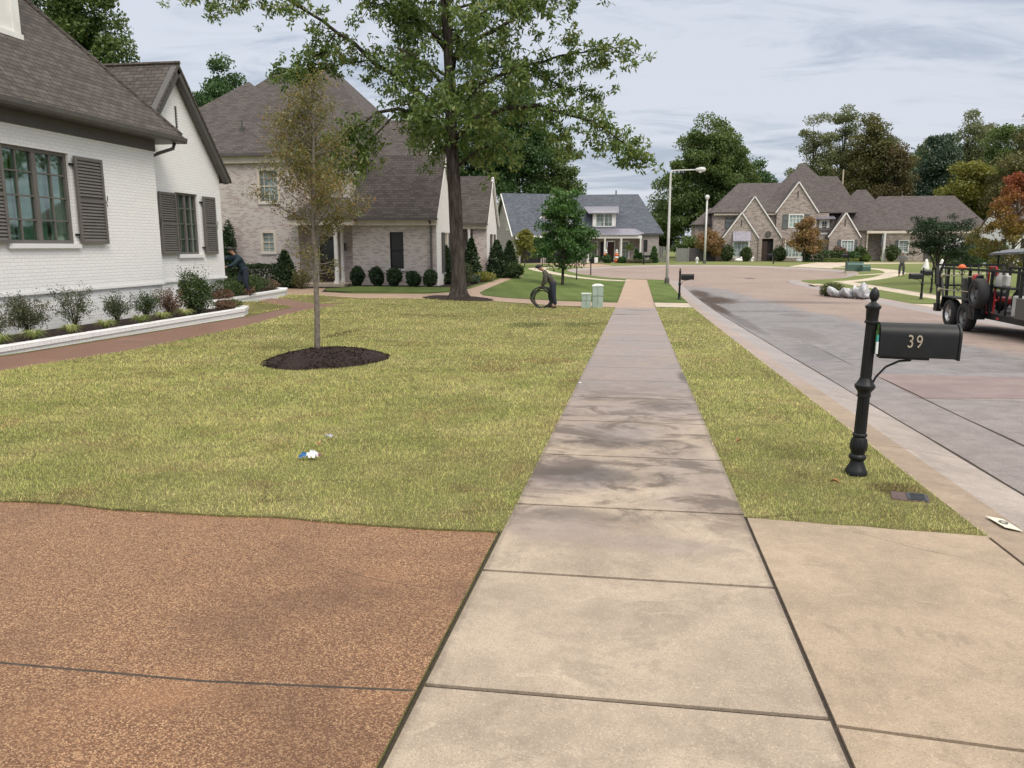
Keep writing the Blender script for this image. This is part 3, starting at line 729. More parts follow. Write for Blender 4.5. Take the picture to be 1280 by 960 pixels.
def gable_front(par, x0, x1, y, ze, zp, zb, wall, roof, depth=4, xc=None, vent=True, oh=.18, trim=None, holes=(), name='gable_wall'):
    xc = (x0 + x1) / 2 if xc is None else xc
    mb = MB(); mb.wall((0, y, 0), (1, 0, 0), (0, -1, 0), [(x0, zb), (x1, zb), (x1, ze), (xc, zp), (x0, ze)], holes, reveal=.15)
    mb.add([(x0, y, zb), (x0, y, ze), (x0, y + depth, ze), (x0, y + depth, zb)], [(0, 1, 2, 3)])
    mb.add([(x1, y, zb), (x1, y, ze), (x1, y + depth, ze), (x1, y + depth, zb)], [(3, 2, 1, 0)])
    g = mb.build(name, wall, par, uv=True, world=True)
    mb = MB(); sl = (zp - ze) / (x1 - xc)
    for sx, xe in ((-1, x0), (1, x1)):
        xo = xe + sx * oh; zo = ze - oh * sl
        slab(mb, [(xc, y - .12, zp + .12), (xo, y - .12, zo + .12), (xo, y + depth, zo + .12), (xc, y + depth, zp + .12)][::sx], .1)
    mb.build('roof', roof, par, uv=True, world=True)
    mb = MB()
    for sx, xe in ((-1, x0), (1, x1)):
        mb.bar((xc, y - .15, zp + .02), (xe + sx * oh, y - .15, ze - oh * sl + .02), .06, .13, up=(0, 0, 1))
    mb.each('rake_board', trim or M_WTRIM, par, world=True)
    if vent:
        mb = MB(); w_ = .09; zv = zp - (zp - ze) * .42
        mb.box(xc - w_, y - .02, zv - .45, xc + w_, y + .1, zv + .35); mb.build('gable_vent', M_TRIM, par, world=True)
    return g

# ------------------------------------------------------------------ 1. white painted brick house, left
wh = thing('white_brick_house', 'white painted brick house with dark grey shutters and steep shingle roof at the left edge', 'house', (-14, 15, h(-12.5, 16)))
Xf = -12.5; zb = -.9
mb = MB(); mb.wall((Xf, 0, 0), (0, 1, 0), (1, 0, 0), [(3, .66), (19.0, .66), (19.0, 4.05), (3, 4.05)], [(13.95, 1.66, 15.85, 3.62)], reveal=.14)
mb.wall((0, 19.0, 0), (-1, 0, 0), (0, 1, 0), [(12.5, .66), (19, .66), (19, 4.3), (12.5, 4.3)])
mb.wall((Xf - .035, 0, 0), (0, 1, 0), (1, 0, 0), [(3, zb), (18.97, zb), (18.97, .655), (3, .655)])
mb.wall((0, 18.97, 0), (-1, 0, 0), (0, 1, 0), [(12.535, zb), (19, zb), (19, .655), (12.535, .655)])
Xg = -13.0
mb.wall((Xg, 0, 0), (0, 1, 0), (1, 0, 0), [(18.6, .66), (23.05, .66), (23.05, 3.85), (20.83, 6.45), (18.6, 3.85)], [(20.6, 1.37, 21.75, 3.12), (20.9, 4.5, 21.02, 5.5)], reveal=.14)
mb.wall((Xg - .035, 0, 0), (0, 1, 0), (1, 0, 0), [(18.6, zb), (23.02, zb), (23.02, .655), (18.6, .655)])
mb.wall((0, 23.05, 0), (-1, 0, 0), (0, 1, 0), [(13.0, .66), (20, .66), (20, 3.98), (13.0, 3.98)])
mb.wall((0, 23.02, 0), (-1, 0, 0), (0, 1, 0), [(13.035, zb), (20, zb), (20, .655), (13.035, .655)])
wall_o = mb.build('wall', M_WBRICK, wh, uv=True, world=True)
mb = MB(); mb.box(Xf + .025, 3, .60, Xf + .004, 19.03, .665); mb.box(Xg + .025, 19.04, .60, Xg + .004, 23.13, .665); mb.each('water_table', M_WBRICK, wh, uv=True, world=True)
# eaves
mb = MB(); mb.box(Xf + .03, 3, 4.03, Xf - .1, 19.04, 4.32); mb.box(Xf - .1, 18.9, 4.032, -19, 19.035, 4.318)
mb.box(-12.12, 3, 4.302, Xf - .2, 19.68, 4.33); mb.box(-12.6, 19.02, 4.304, -19, 19.66, 4.328); mb.each('frieze_board', M_TRIM, wh, world=True)
mb = MB()
gp_ = [(0, 0), (.10, .0), (.125, .05), (.135, .14), (.12, .14), (.11, .06), (.09, .02), (.0, .02)]
mb.prism([(-12.12 + a, 3, 4.30 + b) for a, b in gp_], (0, 16.78, 0)); mb.prism([(-12.0, 19.66 + a, 4.30 + b) for a, b in gp_][::-1], (-7, 0, 0))
mb.each('gutter', M_TRIM, wh, world=True)
mb = MB(); mb.tube([(-12.2, 19.5, 4.3), (-12.22, 19.45, 4.15), (-12.45, 19.14, 4.0), (-12.75, 19.1, 3.86), (-12.8, 19.08, -.3)], .045, 8); mb.build('downspout', M_TRIM, wh, smooth=True, world=True)
mb = MB()
k = 1.2; E = (-12.05, 19.75, 4.46); t_ = 7.0; A = (E[0] - t_, E[1] - t_, E[2] + k * t_)
slab(mb, [(-12.05, 2, 4.46), E, A, (A[0], 2, A[2])], .1); slab(mb, [E, (-26.05, 19.75, 4.46), A], .1)
slab(mb, [(-26.05, 19.75, 4.46), (-26.05, 2, 4.46), (A[0], 2, A[2]), A], .1)
slab(mb, [(-12.72, 20.83, 6.6), (-12.72, 23.3, 3.66), (-22, 23.3, 3.66), (-22, 20.83, 6.6)][::-1], .1)
slab(mb, [(-12.72, 20.83, 6.6), (-12.72, 18.36, 3.66), (-22, 18.36, 3.66), (-22, 20.83, 6.6)], .1)
rf = mb.build('roof', M_SH, wh, uv=True, world=True)
mb = MB(); mb.tube([(E[0] - .05, E[1] - .05, E[2] + .06), (A[0], A[1], A[2] + .05)], .055, 6); mb.tube([(-12.7, 20.83, 6.62), (-17, 20.83, 6.62)], .055, 6)
x_ = mb.build('ridge_cap', M_SH, rf, uv=True); x_.data.transform(Matrix.Translation(-wh.location))
mb = MB()
for sy in (-1, 1):
    mb.bar((-12.83, 20.83, 6.45), (-12.83, 20.83 + sy * 2.4, 3.59), .22, .17, up=(1, 0, 0)); mb.bar((-12.76, 20.83, 6.55), (-12.76, 20.83 + sy * 2.44, 3.64), .06, .07, up=(1, 0, 0))
mb.each('rake_board', M_TRIM, wh, world=True)
mb = MB(); mb.box(Xg - .06, 20.91, 4.51, Xg - .05, 21.01, 5.49)
for i in range(14): mb.bar((Xg - .03, 20.9, 4.54 + i * .07), (Xg - .03, 21.02, 4.54 + i * .07), .05, .012)
mb.build('louvre_vent', M_TRIM, wh, world=True)
window(wh, (Xf, 0, 0), (0, 1, 0), (1, 0, 0), 13.95, 1.66, 15.85, 3.62, cols=4, rows=4, fm=M_SHUT, pane=M_GLASS, fw=.075, rec=.11, sashes=2, split=0, curtain=M_CURT, sill=M_WBRICK, mw=.03)
window(wh, (Xg, 0, 0), (0, 1, 0), (1, 0, 0), 20.6, 1.37, 21.75, 3.12, cols=4, rows=4, fm=M_SHUT, pane=M_GLASS, fw=.06, rec=.11, sashes=2, split=0, curtain=M_CURT, sill=M_WBRICK, mw=.028)
for (xx, a0, z0, a1, z1) in ((Xf, 12.95, 1.66, 13.9, 3.58), (Xf, 15.92, 1.66, 16.84, 3.58), (Xg, 19.72, 1.37, 20.52, 3.08), (Xg, 21.92, 1.37, 22.58, 3.08)):
    sh = shutter(wh, (xx, 0, 0), (0, 1, 0), (1, 0, 0), a0, z0, a1, z1, M_SHUT, off=.05)
    mb = MB(); side = 1 if a0 > (15 if xx == Xf else 21) else -1
    ae = a1 + .03 if side > 0 else a0 - .03; ai = a0 if side > 0 else a1
    zc = (z0 + z1) / 2
    mb.tube([(xx, ae, zc), (xx + .09, ae, zc), (xx + .11, ae + .01, zc + .05), (xx + .1, ae + .03, zc + .10), (xx + .12, ae + .0, zc + .14)], .009, 6)
    mb.tube([(xx + .09, ae, zc), (xx + .11, ae - .01, zc - .06), (xx + .09, ae + .02, zc - .1)], .009, 6)
    x_ = mb.build('shutter_holdback', M_BLACK, sh, smooth=True); x_.data.transform(Matrix.Translation(-wh.location))
    for q in (z0 + .18, z1 - .2):
        mb = MB(); mb.box(xx, ai - side * .09, q, xx + .06, ai + side * .05, q + .04); x_ = mb.build('shutter_hinge', M_BLACK, sh); x_.data.transform(Matrix.Translation(-wh.location))
# dormer
mb = MB(); mb.wall((-13.42, 0, 0), (0, 1, 0), (1, 0, 0), [(12.6, 6.0), (15.86, 6.0), (15.86, 8.7), (12.6, 8.7)], [(13.2, 6.75, 15.12, 8.2)], reveal=.1)
mb.add([(-13.42, 15.86, 6.0), (-16, 15.86, 9.0), (-16, 15.86, 8.7), (-13.42, 15.86, 8.7)], [(0, 1, 2, 3)][::-1]); mb.add([(-13.42, 15.86, 6.0), (-13.42, 15.86, 8.7), (-17, 15.86, 8.7), (-15.75, 15.86, 8.7)], [(0, 3, 1)])
do = mb.build('dormer', M_WTRIM, wh, world=True)
mb = MB(); mb.box(-13.2, 12.3, 8.7, -18, 16.1, 8.85); mb.build('dormer_roof', M_SH, wh, uv=True, world=True)
mb = MB(); mb.box(-13.36, 12.5, 5.98, -13.60, 15.94, 6.14); mb.box(-13.38, 15.70, 6.1, -13.44, 15.9, 8.7); mb.build('dormer_trim', M_WTRIM, wh, world=True)
window(wh, (-13.42, 0, 0), (0, 1, 0), (1, 0, 0), 13.2, 6.75, 15.12, 8.2, cols=3, rows=2, fm=M_SHUT, pane=M_DPANE, fw=.08, rec=.08)

# planter walls: white brick kerbs round the beds
def planter(name, pts, label, zt, width=.24, bedpoly=None):
    tp = thing(name, label, 'planter', (*pts[0], h(*pts[0])))
    mb = MB(); mc = MB(); rr = random.Random(3)
    for (a, b) in zip(pts, pts[1:]):
        a = Vector((*a, 0)); b = Vector((*b, 0)); d = (b - a).normalized(); n = Vector((-d.y, d.x, 0)); L = (b - a).length
        z0 = -.75; ztA = zt
        mb.add([a + Vector((0, 0, z0)), b + Vector((0, 0, z0)), b + n * width + Vector((0, 0, z0)), a + n * width + Vector((0, 0, z0)),
                a + Vector((0, 0, zt - .085)), b + Vector((0, 0, zt - .085)), b + n * width + Vector((0, 0, zt - .085)), a + n * width + Vector((0, 0, zt - .085))],
               [(0,1,5,4),(1,2,6,5),(2,3,7,6),(3,0,4,7),(4,5,6,7)])
        k = max(1, int(L / .095))     # soldier bricks on edge along the top
        for i in range(k):
            p = a + d * (L * (i + .04) / k) - n * (.03 + rr.uniform(-.003, .003)); q = a + d * (L * (i + .96) / k) - n * .03; w2 = n * (width + .05)
            t1 = zt + rr.uniform(-.003, .003)
            mc.add([Vector((v.x, v.y, zz_)) for zz_ in (zt - .08, t1) for v in (p, q, q + w2, p + w2)], [(0,3,2,1),(4,5,6,7),(0,1,5,4),(1,2,6,5),(2,3,7,6),(3,0,4,7)])
        mc.add([Vector((v.x, v.y, zz_)) for zz_ in (zt - .082, zt - .014) for v in (a - n * .015, b - n * .015, b + n * (width + .01), a + n * (width + .01))], [(0,3,2,1),(4,5,6,7),(0,1,5,4),(1,2,6,5),(2,3,7,6),(3,0,4,7)])
    mb.build('wall', M_WBRICK, tp, uv=True, world=True); mc.build('coping', M_WBRICK, tp, uv=True, world=True)
    if bedpoly:
        rr = random.Random(8); me = MB(); me.add([(x, y, zt - .04) for x, y in bedpoly], [tuple(range(len(bedpoly)))]); me.build('soil', M_MULCH, tp, world=True)
    return zt
ZT1 = planter('brick_planter', [(-10.9, 3.0), (-10.9, 12.0), (-10.95, 20.3), (-11.35, 21.3), (-12.0, 21.4), (-12.4, 20.6), (-13.0, 20.5)], 'low white brick planter edging running beside the brown path', -.13,
        bedpoly=[(-10.95, 3), (-11, 20.3), (-11.4, 21.2), (-12.0, 21.3), (-12.4, 20.5), (-13, 20.4), (-13, 18.9), (-12.53, 18.9), (-12.53, 3)])
ZT2 = planter('brick_planter', [(-12.4, 21.15), (-12.72, 23.4), (-13.15, 27.6), (-13.6, 28.7), (-15.0, 29.1), (-16.5, 29.0)], 'short curved white brick planter edging beyond the far corner of the white house', -.0,
        bedpoly=[(-12.5, 21.3), (-12.85, 23.5), (-13.3, 27.6), (-13.7, 28.5), (-15, 28.9), (-19, 28.6), (-18, 23.2), (-13.02, 23.2), (-13.02, 21.3)])

# ------------------------------------------------------------------ 2. pink brick neighbour
ph = thing('brick_house', 'two-storey whitewashed pink brick house with brown shingle hips behind the oak', 'house', (-16, 42, h(-15, 38)))
zb = -.8
mb = MB()
mb.wall((0, 37.5, 0), (1, 0, 0), (0, -1, 0), [(-27, zb), (-17.0, zb), (-17.0, 6.1), (-27, 6.1)], [(-19.0, 3.8, -17.95, 5.4), (-18.98, 1.3, -18.3, 2.32)], reveal=.1)
mb.wall((-17.0, 0, 0), (0, 1, 0), (1, 0, 0), [(37.5, zb), (38.3, zb), (38.3, 6.1), (37.5, 6.1)])
mb.wall((0, 38.3, 0), (1, 0, 0), (0, -1, 0), [(-17.0, zb), (-14.15, zb), (-14.15, 6.1), (-17.0, 6.1)], [(-16.35, -.3, -15.25, 2.15), (-16.6, 3.9, -15.6, 5.3)], reveal=.2)
mb.wall((-14.15, 0, 0), (0, 1, 0), (1, 0, 0), [(38.3, zb), (46, zb), (46, 6.1), (38.3, 6.1)])
mb.wall((0, 37.5, 0), (1, 0, 0), (0, -1, 0), [(-14.15, zb), (-9.8, zb), (-9.8, 2.99), (-14.15, 2.99)], [(-12.2, .5, -11.5, 2.3)], reveal=.1)
mb.wall((-14.15, 0, 0), (0, 1, 0), (-1, 0, 0), [(37.5, zb), (38.3, zb), (38.3, 2.9), (37.5, 2.9)])
mb.wall((-12.0, 0, 0), (0, 1, 0), (1, 0, 0), [(41.1, zb), (51.4, zb), (51.4, 3.3), (41.1, 3.3)])
mb.wall((0, 50.0, 0), (1, 0, 0), (0, -1, 0), [(-10.62, zb), (-9.7, zb), (-9.7, 3.0), (-10.62, 3.0)])
mb.wall((0, 51.4, 0), (1, 0, 0), (0, -1, 0), [(-14, zb), (-10.6, zb), (-10.6, 3.0), (-14, 3.0)])
mb.build('wall', M_PBRICK, ph, uv=True, world=True)
mb = MB()
mb.wall((-9.8, 0, 0), (0, 1, 0), (1, 0, 0), [(37.5, zb), (41.1, zb), (41.1, 2.95), (39.2, 6.0), (37.5, 2.95)], [(39.0, .3, 39.9, 2.3)], reveal=.1)
mb.wall((-9.7, 0, 0), (0, 1, 0), (1, 0, 0), [(50.0, zb), (53.6, zb), (53.6, 3.0), (51.7, 6.05), (50.0, 3.0)], [(51.6, .6, 52.4, 2.4)], reveal=.1)
mb.wall((-11.95, 0, 0), (0, 1, 0), (1, 0, 0), [(41.5, 2.5), (50, 2.5), (50, 3.6), (45.5, 8.75), (42.0, 4.4)], [(44.9, 5.6, 45.9, 7.0)], reveal=.1)
mb.build('gable_wall', M_PWHITE, ph, uv=True, world=True)
mb = MB()
hip(mb, -27, -16.6, 37.15, 46.6, 6.18, 10.55, -21.5, -21.45); hip(mb, -23, -13.8, 37.95, 46.6, 6.18, 10.5, -19.2, -18.0)
hip(mb, -28, -12.6, 40.0, 54.6, 6.0, 12.35, -21.8, -18.7, 47)
slab(mb, [(-17, 40.8, 4.8), (-11.7, 40.8, 4.0), (-11.7, 45.5, 8.9), (-17, 45.5, 8.9)], .1); slab(mb, [(-11.7, 45.5, 8.9), (-11.7, 50.4, 3.3), (-17, 50.4, 3.3), (-17, 45.5, 8.9)], .1)
slab(mb, [(-14.1, 37.1, 2.98), (-9.66, 37.1, 2.98), (-9.66, 39.2, 6.18), (-14.1, 39.2, 6.18)], .1); slab(mb, [(-9.66, 39.2, 6.18), (-9.66, 41.4, 2.9), (-14.1, 41.4, 2.9), (-14.1, 39.2, 6.18)], .1)
slab(mb, [(-14.5, 49.6, 3.1), (-9.56, 49.6, 3.1), (-9.56, 51.7, 6.2), (-14.5, 51.7, 6.2)], .1); slab(mb, [(-9.56, 51.7, 6.2), (-9.56, 53.9, 3.0), (-14.5, 53.9, 3.0), (-14.5, 51.7, 6.2)], .1)
rf = mb.build('roof', M_SHP, ph, uv=True, world=True)
mb = MB(); mb.tube([(-20.3, 38.6, 7.55), (-20.3, 38.6, 8.0)], .05, 8); mb.box(-20.42, 38.5, 7.35, -20.18, 38.75, 7.6); x_ = mb.build('vent_pipe', M_TRIM, rf); x_.data.transform(Matrix.Translation(-ph.location))
mb = MB()
mb.box(-27, 37.3, 5.72, -16.85, 37.49, 6.08); mb.box(-17.0, 38.1, 5.724, -14.0, 38.29, 6.076); mb.box(-14.14, 38.1, 5.72, -13.98, 46, 6.08); mb.box(-26.9, 37.2, 6.02, -16.75, 37.32, 6.1)
mb.box(-14.15, 37.28, 2.62, -9.72, 37.48, 2.93); mb.box(-14.15, 37.18, 2.87, -9.7, 37.3, 2.97); mb.box(-14.14, 49.75, 2.72, -9.65, 49.98, 3.05)
mb.each('cornice', M_CREAM, ph, world=True)
mb = MB(); mb.box(-26.9, 37.06, 6.04, -16.5, 37.16, 6.16); mb.box(-16.6, 37.86, 6.044, -13.7, 37.96, 6.156); mb.box(-13.8, 37.9, 6.04, -13.7, 46, 6.16); mb.box(-14.2, 37.0, 2.86, -9.62, 37.1, 2.96); mb.box(-12.1, 49.5, 2.98, -9.56, 49.6, 3.08)
mb.each('gutter', M_TRIM, ph, world=True)
mb = MB(); mb.box(-10.1, 37.35, -.5, -10.02, 37.47, 2.9); mb.tube([(-10.06, 37.08, 2.9), (-10.06, 37.4, 2.6)], .05, 6); mb.build('downspout', M_TRIM, ph, world=True)
for (y0, y1, xx, z0, z1) in ((39.2, 37.15, -9.7, 6.05, 2.9), (39.2, 41.35, -9.7, 6.05, 2.85), (51.7, 49.65, -9.6, 6.08, 3.0), (51.7, 53.85, -9.6, 6.08, 2.95), (45.5, 41, -11.8, 8.8, 4.1)):
    mb = MB(); mb.bar((xx, y0, z0), (xx, y1, z1), .14, .14, up=(1, 0, 0)); mb.build('rake_board', M_PWHITE, ph, uv=True, world=True)
window(ph, (0, 37.5, 0), (1, 0, 0), (0, -1, 0), -19.0, 3.8, -17.95, 5.4, cols=4, rows=4, fm=M_CREAM, casing=.06, fw=.05, sashes=1, sill=M_PBRICK)
window(ph, (0, 37.5, 0), (1, 0, 0), (0, -1, 0), -18.98, 1.3, -18.3, 2.32, cols=2, rows=4, fm=M_CREAM, casing=.09, fw=.05, sill=M_PBRICK)
window(ph, (0, 38.3, 0), (1, 0, 0), (0, -1, 0), -16.6, 3.9, -15.6, 5.3, cols=4, rows=4, fm=M_CREAM, casing=.05, fw=.05, sill=M_PBRICK)
window(ph, (0, 37.5, 0), (1, 0, 0), (0, -1, 0), -12.2, .5, -11.5, 2.3, cols=1, rows=2, fm=M_BLACK, pane=M_DPANE, fw=.04, sill=M_PBRICK)
window(ph, (-9.8, 0, 0), (0, 1, 0), (1, 0, 0), 39.0, .3, 39.9, 2.3, cols=3, rows=4, fm=M_CREAM, fw=.06, sill=M_PWHITE)
window(ph, (-9.7, 0, 0), (0, 1, 0), (1, 0, 0), 51.6, .6, 52.4, 2.4, cols=3, rows=4, fm=M_CREAM, fw=.06, sill=M_PWHITE)
window(ph, (-11.95, 0, 0), (0, 1, 0), (1, 0, 0), 44.9, 5.6, 45.9, 7.0, cols=2, rows=3, fm=M_CREAM, fw=.06)
for xx, a0, a1, z0, z1 in ((-9.8, 38.45, 38.95, .3, 2.3), (-9.8, 39.95, 40.45, .3, 2.3), (-9.7, 51.1, 51.55, .6, 2.4), (-9.7, 52.45, 52.9, .6, 2.4)):
    shutter(ph, (xx, 0, 0), (0, 1, 0), (1, 0, 0), a0, z0, a1, z1, M_TRIM, off=.02, rows=18)
# entry: hipped canopy, columns, door
mb = MB(); zf = h(-15, 37) + .12
a, b, c, d = (-17.1, 36.2, 2.92), (-13.75, 36.2, 2.92), (-13.75, 38.3, 2.92), (-17.1, 38.3, 2.92); e, f = (-16.3, 38.3, 4.05), (-14.6, 38.3, 4.05)
mb.add([a, b, c, d, e, f], [(0, 1, 5, 4), (1, 2, 5), (0, 4, 3), (0, 3, 2, 1)]); mb.build('porch_roof', M_SHP, ph, uv=True, world=True)
mb = MB(); mb.box(-17.0, 36.3, 2.62, -13.85, 36.5, 2.9); mb.box(-14.05, 36.5, 2.62, -13.85, 37.5, 2.9); mb.box(-17, 36.5, 2.84, -14.05, 38.3, 2.88); mb.each('porch_beam', M_CREAM, ph, world=True)
for cx, cy, zt_, zb_ in ((-14.6, 36.4, 2.62, zf), (-14.85, 37.9, 2.62, zf), (-10.85, 49.85, 2.72, -.3)):
    mb = MB(); mb.box(cx - .12, cy - .12, zb_, cx + .12, cy + .12, zb_ + .14); mb.lathe([(.105, zb_ + .14), (.1, zb_ + .3), (.085, zt_ - .2), (.11, zt_ - .12), (.12, zt_)], (cx, cy, 0), 14)
    mb.build('column', M_WTRIM, ph, smooth='auto', world=True)
mb = MB(); mb.box(-17.3, 36.0, zf - .3, -14.1, 38.3, zf); mb.build('porch_step', M_PALE, ph, world=True)
mb = MB(); mb.box(-16.3, 38.42, zf, -15.3, 38.47, 2.1); dr = mb.build('door', paint('dark_door', (.05, .035, .03), .4), ph, world=True)
mb = MB(); mb.box(-16.1, 38.405, zf + .9, -15.5, 38.42, 1.9); x_ = mb.build('door_glass', M_DPANE, dr); x_.data.transform(Matrix.Translation(-ph.location))
mb = MB(); mb.box(-16.42, 38.22, zf, -16.3, 38.33, 2.22); mb.box(-15.3, 38.22, zf, -15.18, 38.33, 2.22); mb.box(-16.42, 38.218, 2.1, -15.18, 38.328, 2.24); mb.build('door_frame', M_CREAM, ph, world=True)
mb = MB(); mb.box(-14.98, 38.1, 1.4, -14.82, 38.3, 1.75); mb.build('wall_lantern', M_BLACK, ph, world=True)
# standing pipe beside the wing wall
mb = MB(); mb.tube([(-11.0, 37.1, -.35), (-11.0, 37.1, .15), (-10.95, 37.1, .2), (-10.7, 37.1, .2), (-10.66, 37.1, .14), (-10.66, 37.1, -.3)], .03, 6)
tag(mb.build('standpipe', M_TRIM, origin=(-11, 37.1, h(-11, 37.1)), smooth=True), 'small grey bent pipe rising beside the brick wall between two round shrubs', 'pipe')

# ------------------------------------------------------------------ 3. grey house with slate roof
gh = thing('grey_brick_house', 'grey one-and-a-half storey house with slate blue roof and columned porch behind the cul-de-sac', 'house', (-5, 88, h(-5, 86)))
zb = -.7
mb = MB()
mb.wall((0, 86.9, 0), (1, 0, 0), (0, -1, 0), [(-7.5, zb), (.75, zb), (.75, 2.9), (-7.5, 2.9)], [(-3.35, -.12, -2.55, 2.15), (-1.95, .3, -.95, 2.15), (-5.4, .3, -4.4, 2.15)], reveal=.1)
mb.wall((0, 86.0, 0), (1, 0, 0), (0, -1, 0), [(.45, zb), (2.25, zb), (2.25, 2.9), (.45, 2.9)], [(.62, 1.0, 1.05, 2.3)], reveal=.08)
mb.wall((.45, 0, 0), (0, 1, 0), (-1, 0, 0), [(86, zb), (86.9, zb), (86.9, 2.9), (86, 2.9)]); mb.wall((2.25, 0, 0), (0, 1, 0), (1, 0, 0), [(86, zb), (96, zb), (96, 2.9), (86, 2.9)])
mb.build('wall', M_GBRICK, gh, uv=True, world=True)
mb = MB(); hip(mb, -9.5, 2.75, 85.7, 96.3, 3.0, 7.45, -8.5, -.1, 91); rf = mb.build('roof', M_SHG, gh, uv=True, world=True)
mb = MB(); mb.tube([(-2.6, 91, 7.3), (-2.6, 91, 7.9)], .07, 6); x_ = mb.build('vent_pipe', M_TRIM, rf); x_.data.transform(Matrix.Translation(-gh.location))
mb = MB(); a = [(-6.8, 84.6, 2.82), (-.0, 84.6, 2.82), (.7, 85.6, 3.0), (-.4, 86.0, 3.5), (-6.8, 86.0, 3.5)]
slab(mb, a, .08); mb.build('porch_roof', M_ZINC, gh, uv=True, world=True)
mb = MB(); mb.box(-6.8, 84.75, 2.45, .45, 84.95, 2.74); mb.box(.25, 84.95, 2.452, .45, 86, 2.738); mb.box(-6.8, 84.95, 2.70, .25, 86.9, 2.73); mb.each('porch_beam', M_WTRIM, gh, world=True)
mb = MB(); mb.box(.4, 85.72, 2.80, 2.7, 85.82, 2.96); mb.build('gutter', M_TRIM, gh, world=True)
for cx in (-5.3, -3.5, -1.75, .3):
    mb = MB(); mb.lathe([(.13, -.05), (.12, .1), (.10, 2.3), (.13, 2.46)], (cx, 84.85, 0), 10); mb.box(cx - .15, 84.7, -.15, cx + .15, 85.0, -.05); mb.build('column', M_WTRIM, gh, smooth='auto', world=True)
mb = MB(); mb.box(-6.8, 84.5, -.4, .5, 86.9, -.12); mb.build('porch_floor', M_PALE, gh, world=True)
window(gh, (0, 86.9, 0), (1, 0, 0), (0, -1, 0), -1.95, .3, -.95, 2.15, cols=3, rows=4, casing=.08); window(gh, (0, 86.9, 0), (1, 0, 0), (0, -1, 0), -5.4, .3, -4.4, 2.15, cols=3, rows=4, casing=.08)
window(gh, (0, 86.0, 0), (1, 0, 0), (0, -1, 0), .62, 1.0, 1.05, 2.3, cols=1, rows=1, fm=M_BLACK, pane=M_DPANE, fw=.03, split=0)
mb = MB(); mb.box(-3.3, 87.0, -.12, -2.6, 87.05, 2.1); mb.build('door', paint('dark_red_door', (.06, .015, .012), .4), gh, world=True)
mb = MB(); mb.box(-3.45, 86.8, -.12, -3.35, 86.95, 2.2); mb.box(-2.55, 86.8, -.12, -2.45, 86.95, 2.2); mb.box(-3.45, 86.798, 2.12, -2.45, 86.948, 2.25); mb.build('door_frame', M_WTRIM, gh, world=True)
mb = MB(); mb.box(-4.05, 86.82, .1, -3.5, 86.89, 2.1); mb.build('shutter', M_BLACK, gh, world=True)
# dormer
mb = MB(); mb.wall((0, 86.6, 0), (1, 0, 0), (0, -1, 0), [(-4.95, 3.3), (-2.45, 3.3), (-2.45, 5.35), (-4.95, 5.35)], [(-4.6, 3.75, -2.8, 5.15)], reveal=.08)
mb.add([(-2.45, 86.6, 3.3), (-2.45, 86.6, 5.35), (-2.45, 90, 5.35), (-2.45, 88, 4.9)], [(0, 3, 2, 1)]); mb.add([(-4.95, 86.6, 3.3), (-4.95, 86.6, 5.35), (-4.95, 90, 5.35)], [(0, 1, 2)])
mb.build('dormer', M_WTRIM, gh, world=True)
window(gh, (0, 86.6, 0), (1, 0, 0), (0, -1, 0), -4.6, 3.75, -2.8, 5.15, cols=4, rows=3, casing=.08, sashes=2, split=0)
mb = MB(); slab(mb, [(-5.4, 86.2, 5.2), (-2.1, 86.2, 5.2), (-2.3, 91, 6.5), (-6.6, 91, 6.5)], .1); mb.build('dormer_roof', M_ZINC, gh, uv=True, world=True)
# centre gable and garage wing turned to the left
gable_front(gh, -11.0, -7.2, 85.3, 3.9, 6.95, zb, M_GBRICK, M_SHG, depth=6, vent=False)

# the garage wing stands turned to the left: built along its own axes, then turned
def turned(par, name, ox, oy, ang, boxes):
    pass
def rot_pts(mb, ox, oy, ang):
    c, s_ = math.cos(ang), math.sin(ang); mb.v = [(ox + c * x - s_ * y, oy + s_ * x + c * y, z) for x, y, z in mb.v]
ga = math.atan2(.43, .9); gx0, gy0 = -14.75, 86.1
def G(name, mat, mb, uv=True, par=None): rot_pts(mb, gx0, gy0, ga); return mb.build(name, mat, par or gh, uv=uv, world=True)
mb = MB(); mb.wall((0, 0, 0), (0, -1, 0), (-1, 0, 0), [(-4, zb), (4, zb), (4, 2.95), (0, 7.25), (-4, 2.95)], [(1.1, 3.35, 1.9, 4.9)], reveal=.08); G('gable_wall', M_GBRICK, mb)
mb = MB(); mb.wall((0, -4, 0), (1, 0, 0), (0, -1, 0), [(0, zb), (9, zb), (9, 2.9), (0, 2.9)], [(.7, -.4, 3.0, 1.9), (3.6, -.4, 5.9, 1.9)], reveal=.2); G('wall', M_GBRICK, mb)
mb = MB(); slab(mb, [(-.3, -4.4, 2.75), (9, -4.4, 2.75), (9, 0, 7.4), (-.3, 0, 7.4)], .1); slab(mb, [(-.3, 0, 7.4), (9, 0, 7.4), (9, 4.4, 2.75), (-.3, 4.4, 2.75)], .1); G('roof', M_SHG, mb)
mb = MB(); mb.bar((-.33, 0, 7.28), (-.33, -4.4, 2.63), .1, .14, up=(1, 0, 0)); mb.bar((-.33, 0, 7.28), (-.33, 4.4, 2.63), .1, .14, up=(1, 0, 0)); G('rake_board', M_WTRIM, mb, False)
for x0 in (.7, 3.6):
    mb = MB(); mb.box(x0, -3.86, -.4, x0 + 2.3, -3.8, 1.9)
    for k in range(1, 4): mb.box(x0, -3.875, -.4 + k * .58, x0 + 2.3, -3.862, -.38 + k * .58)
    G('garage_door', M_BLACK, mb, False)
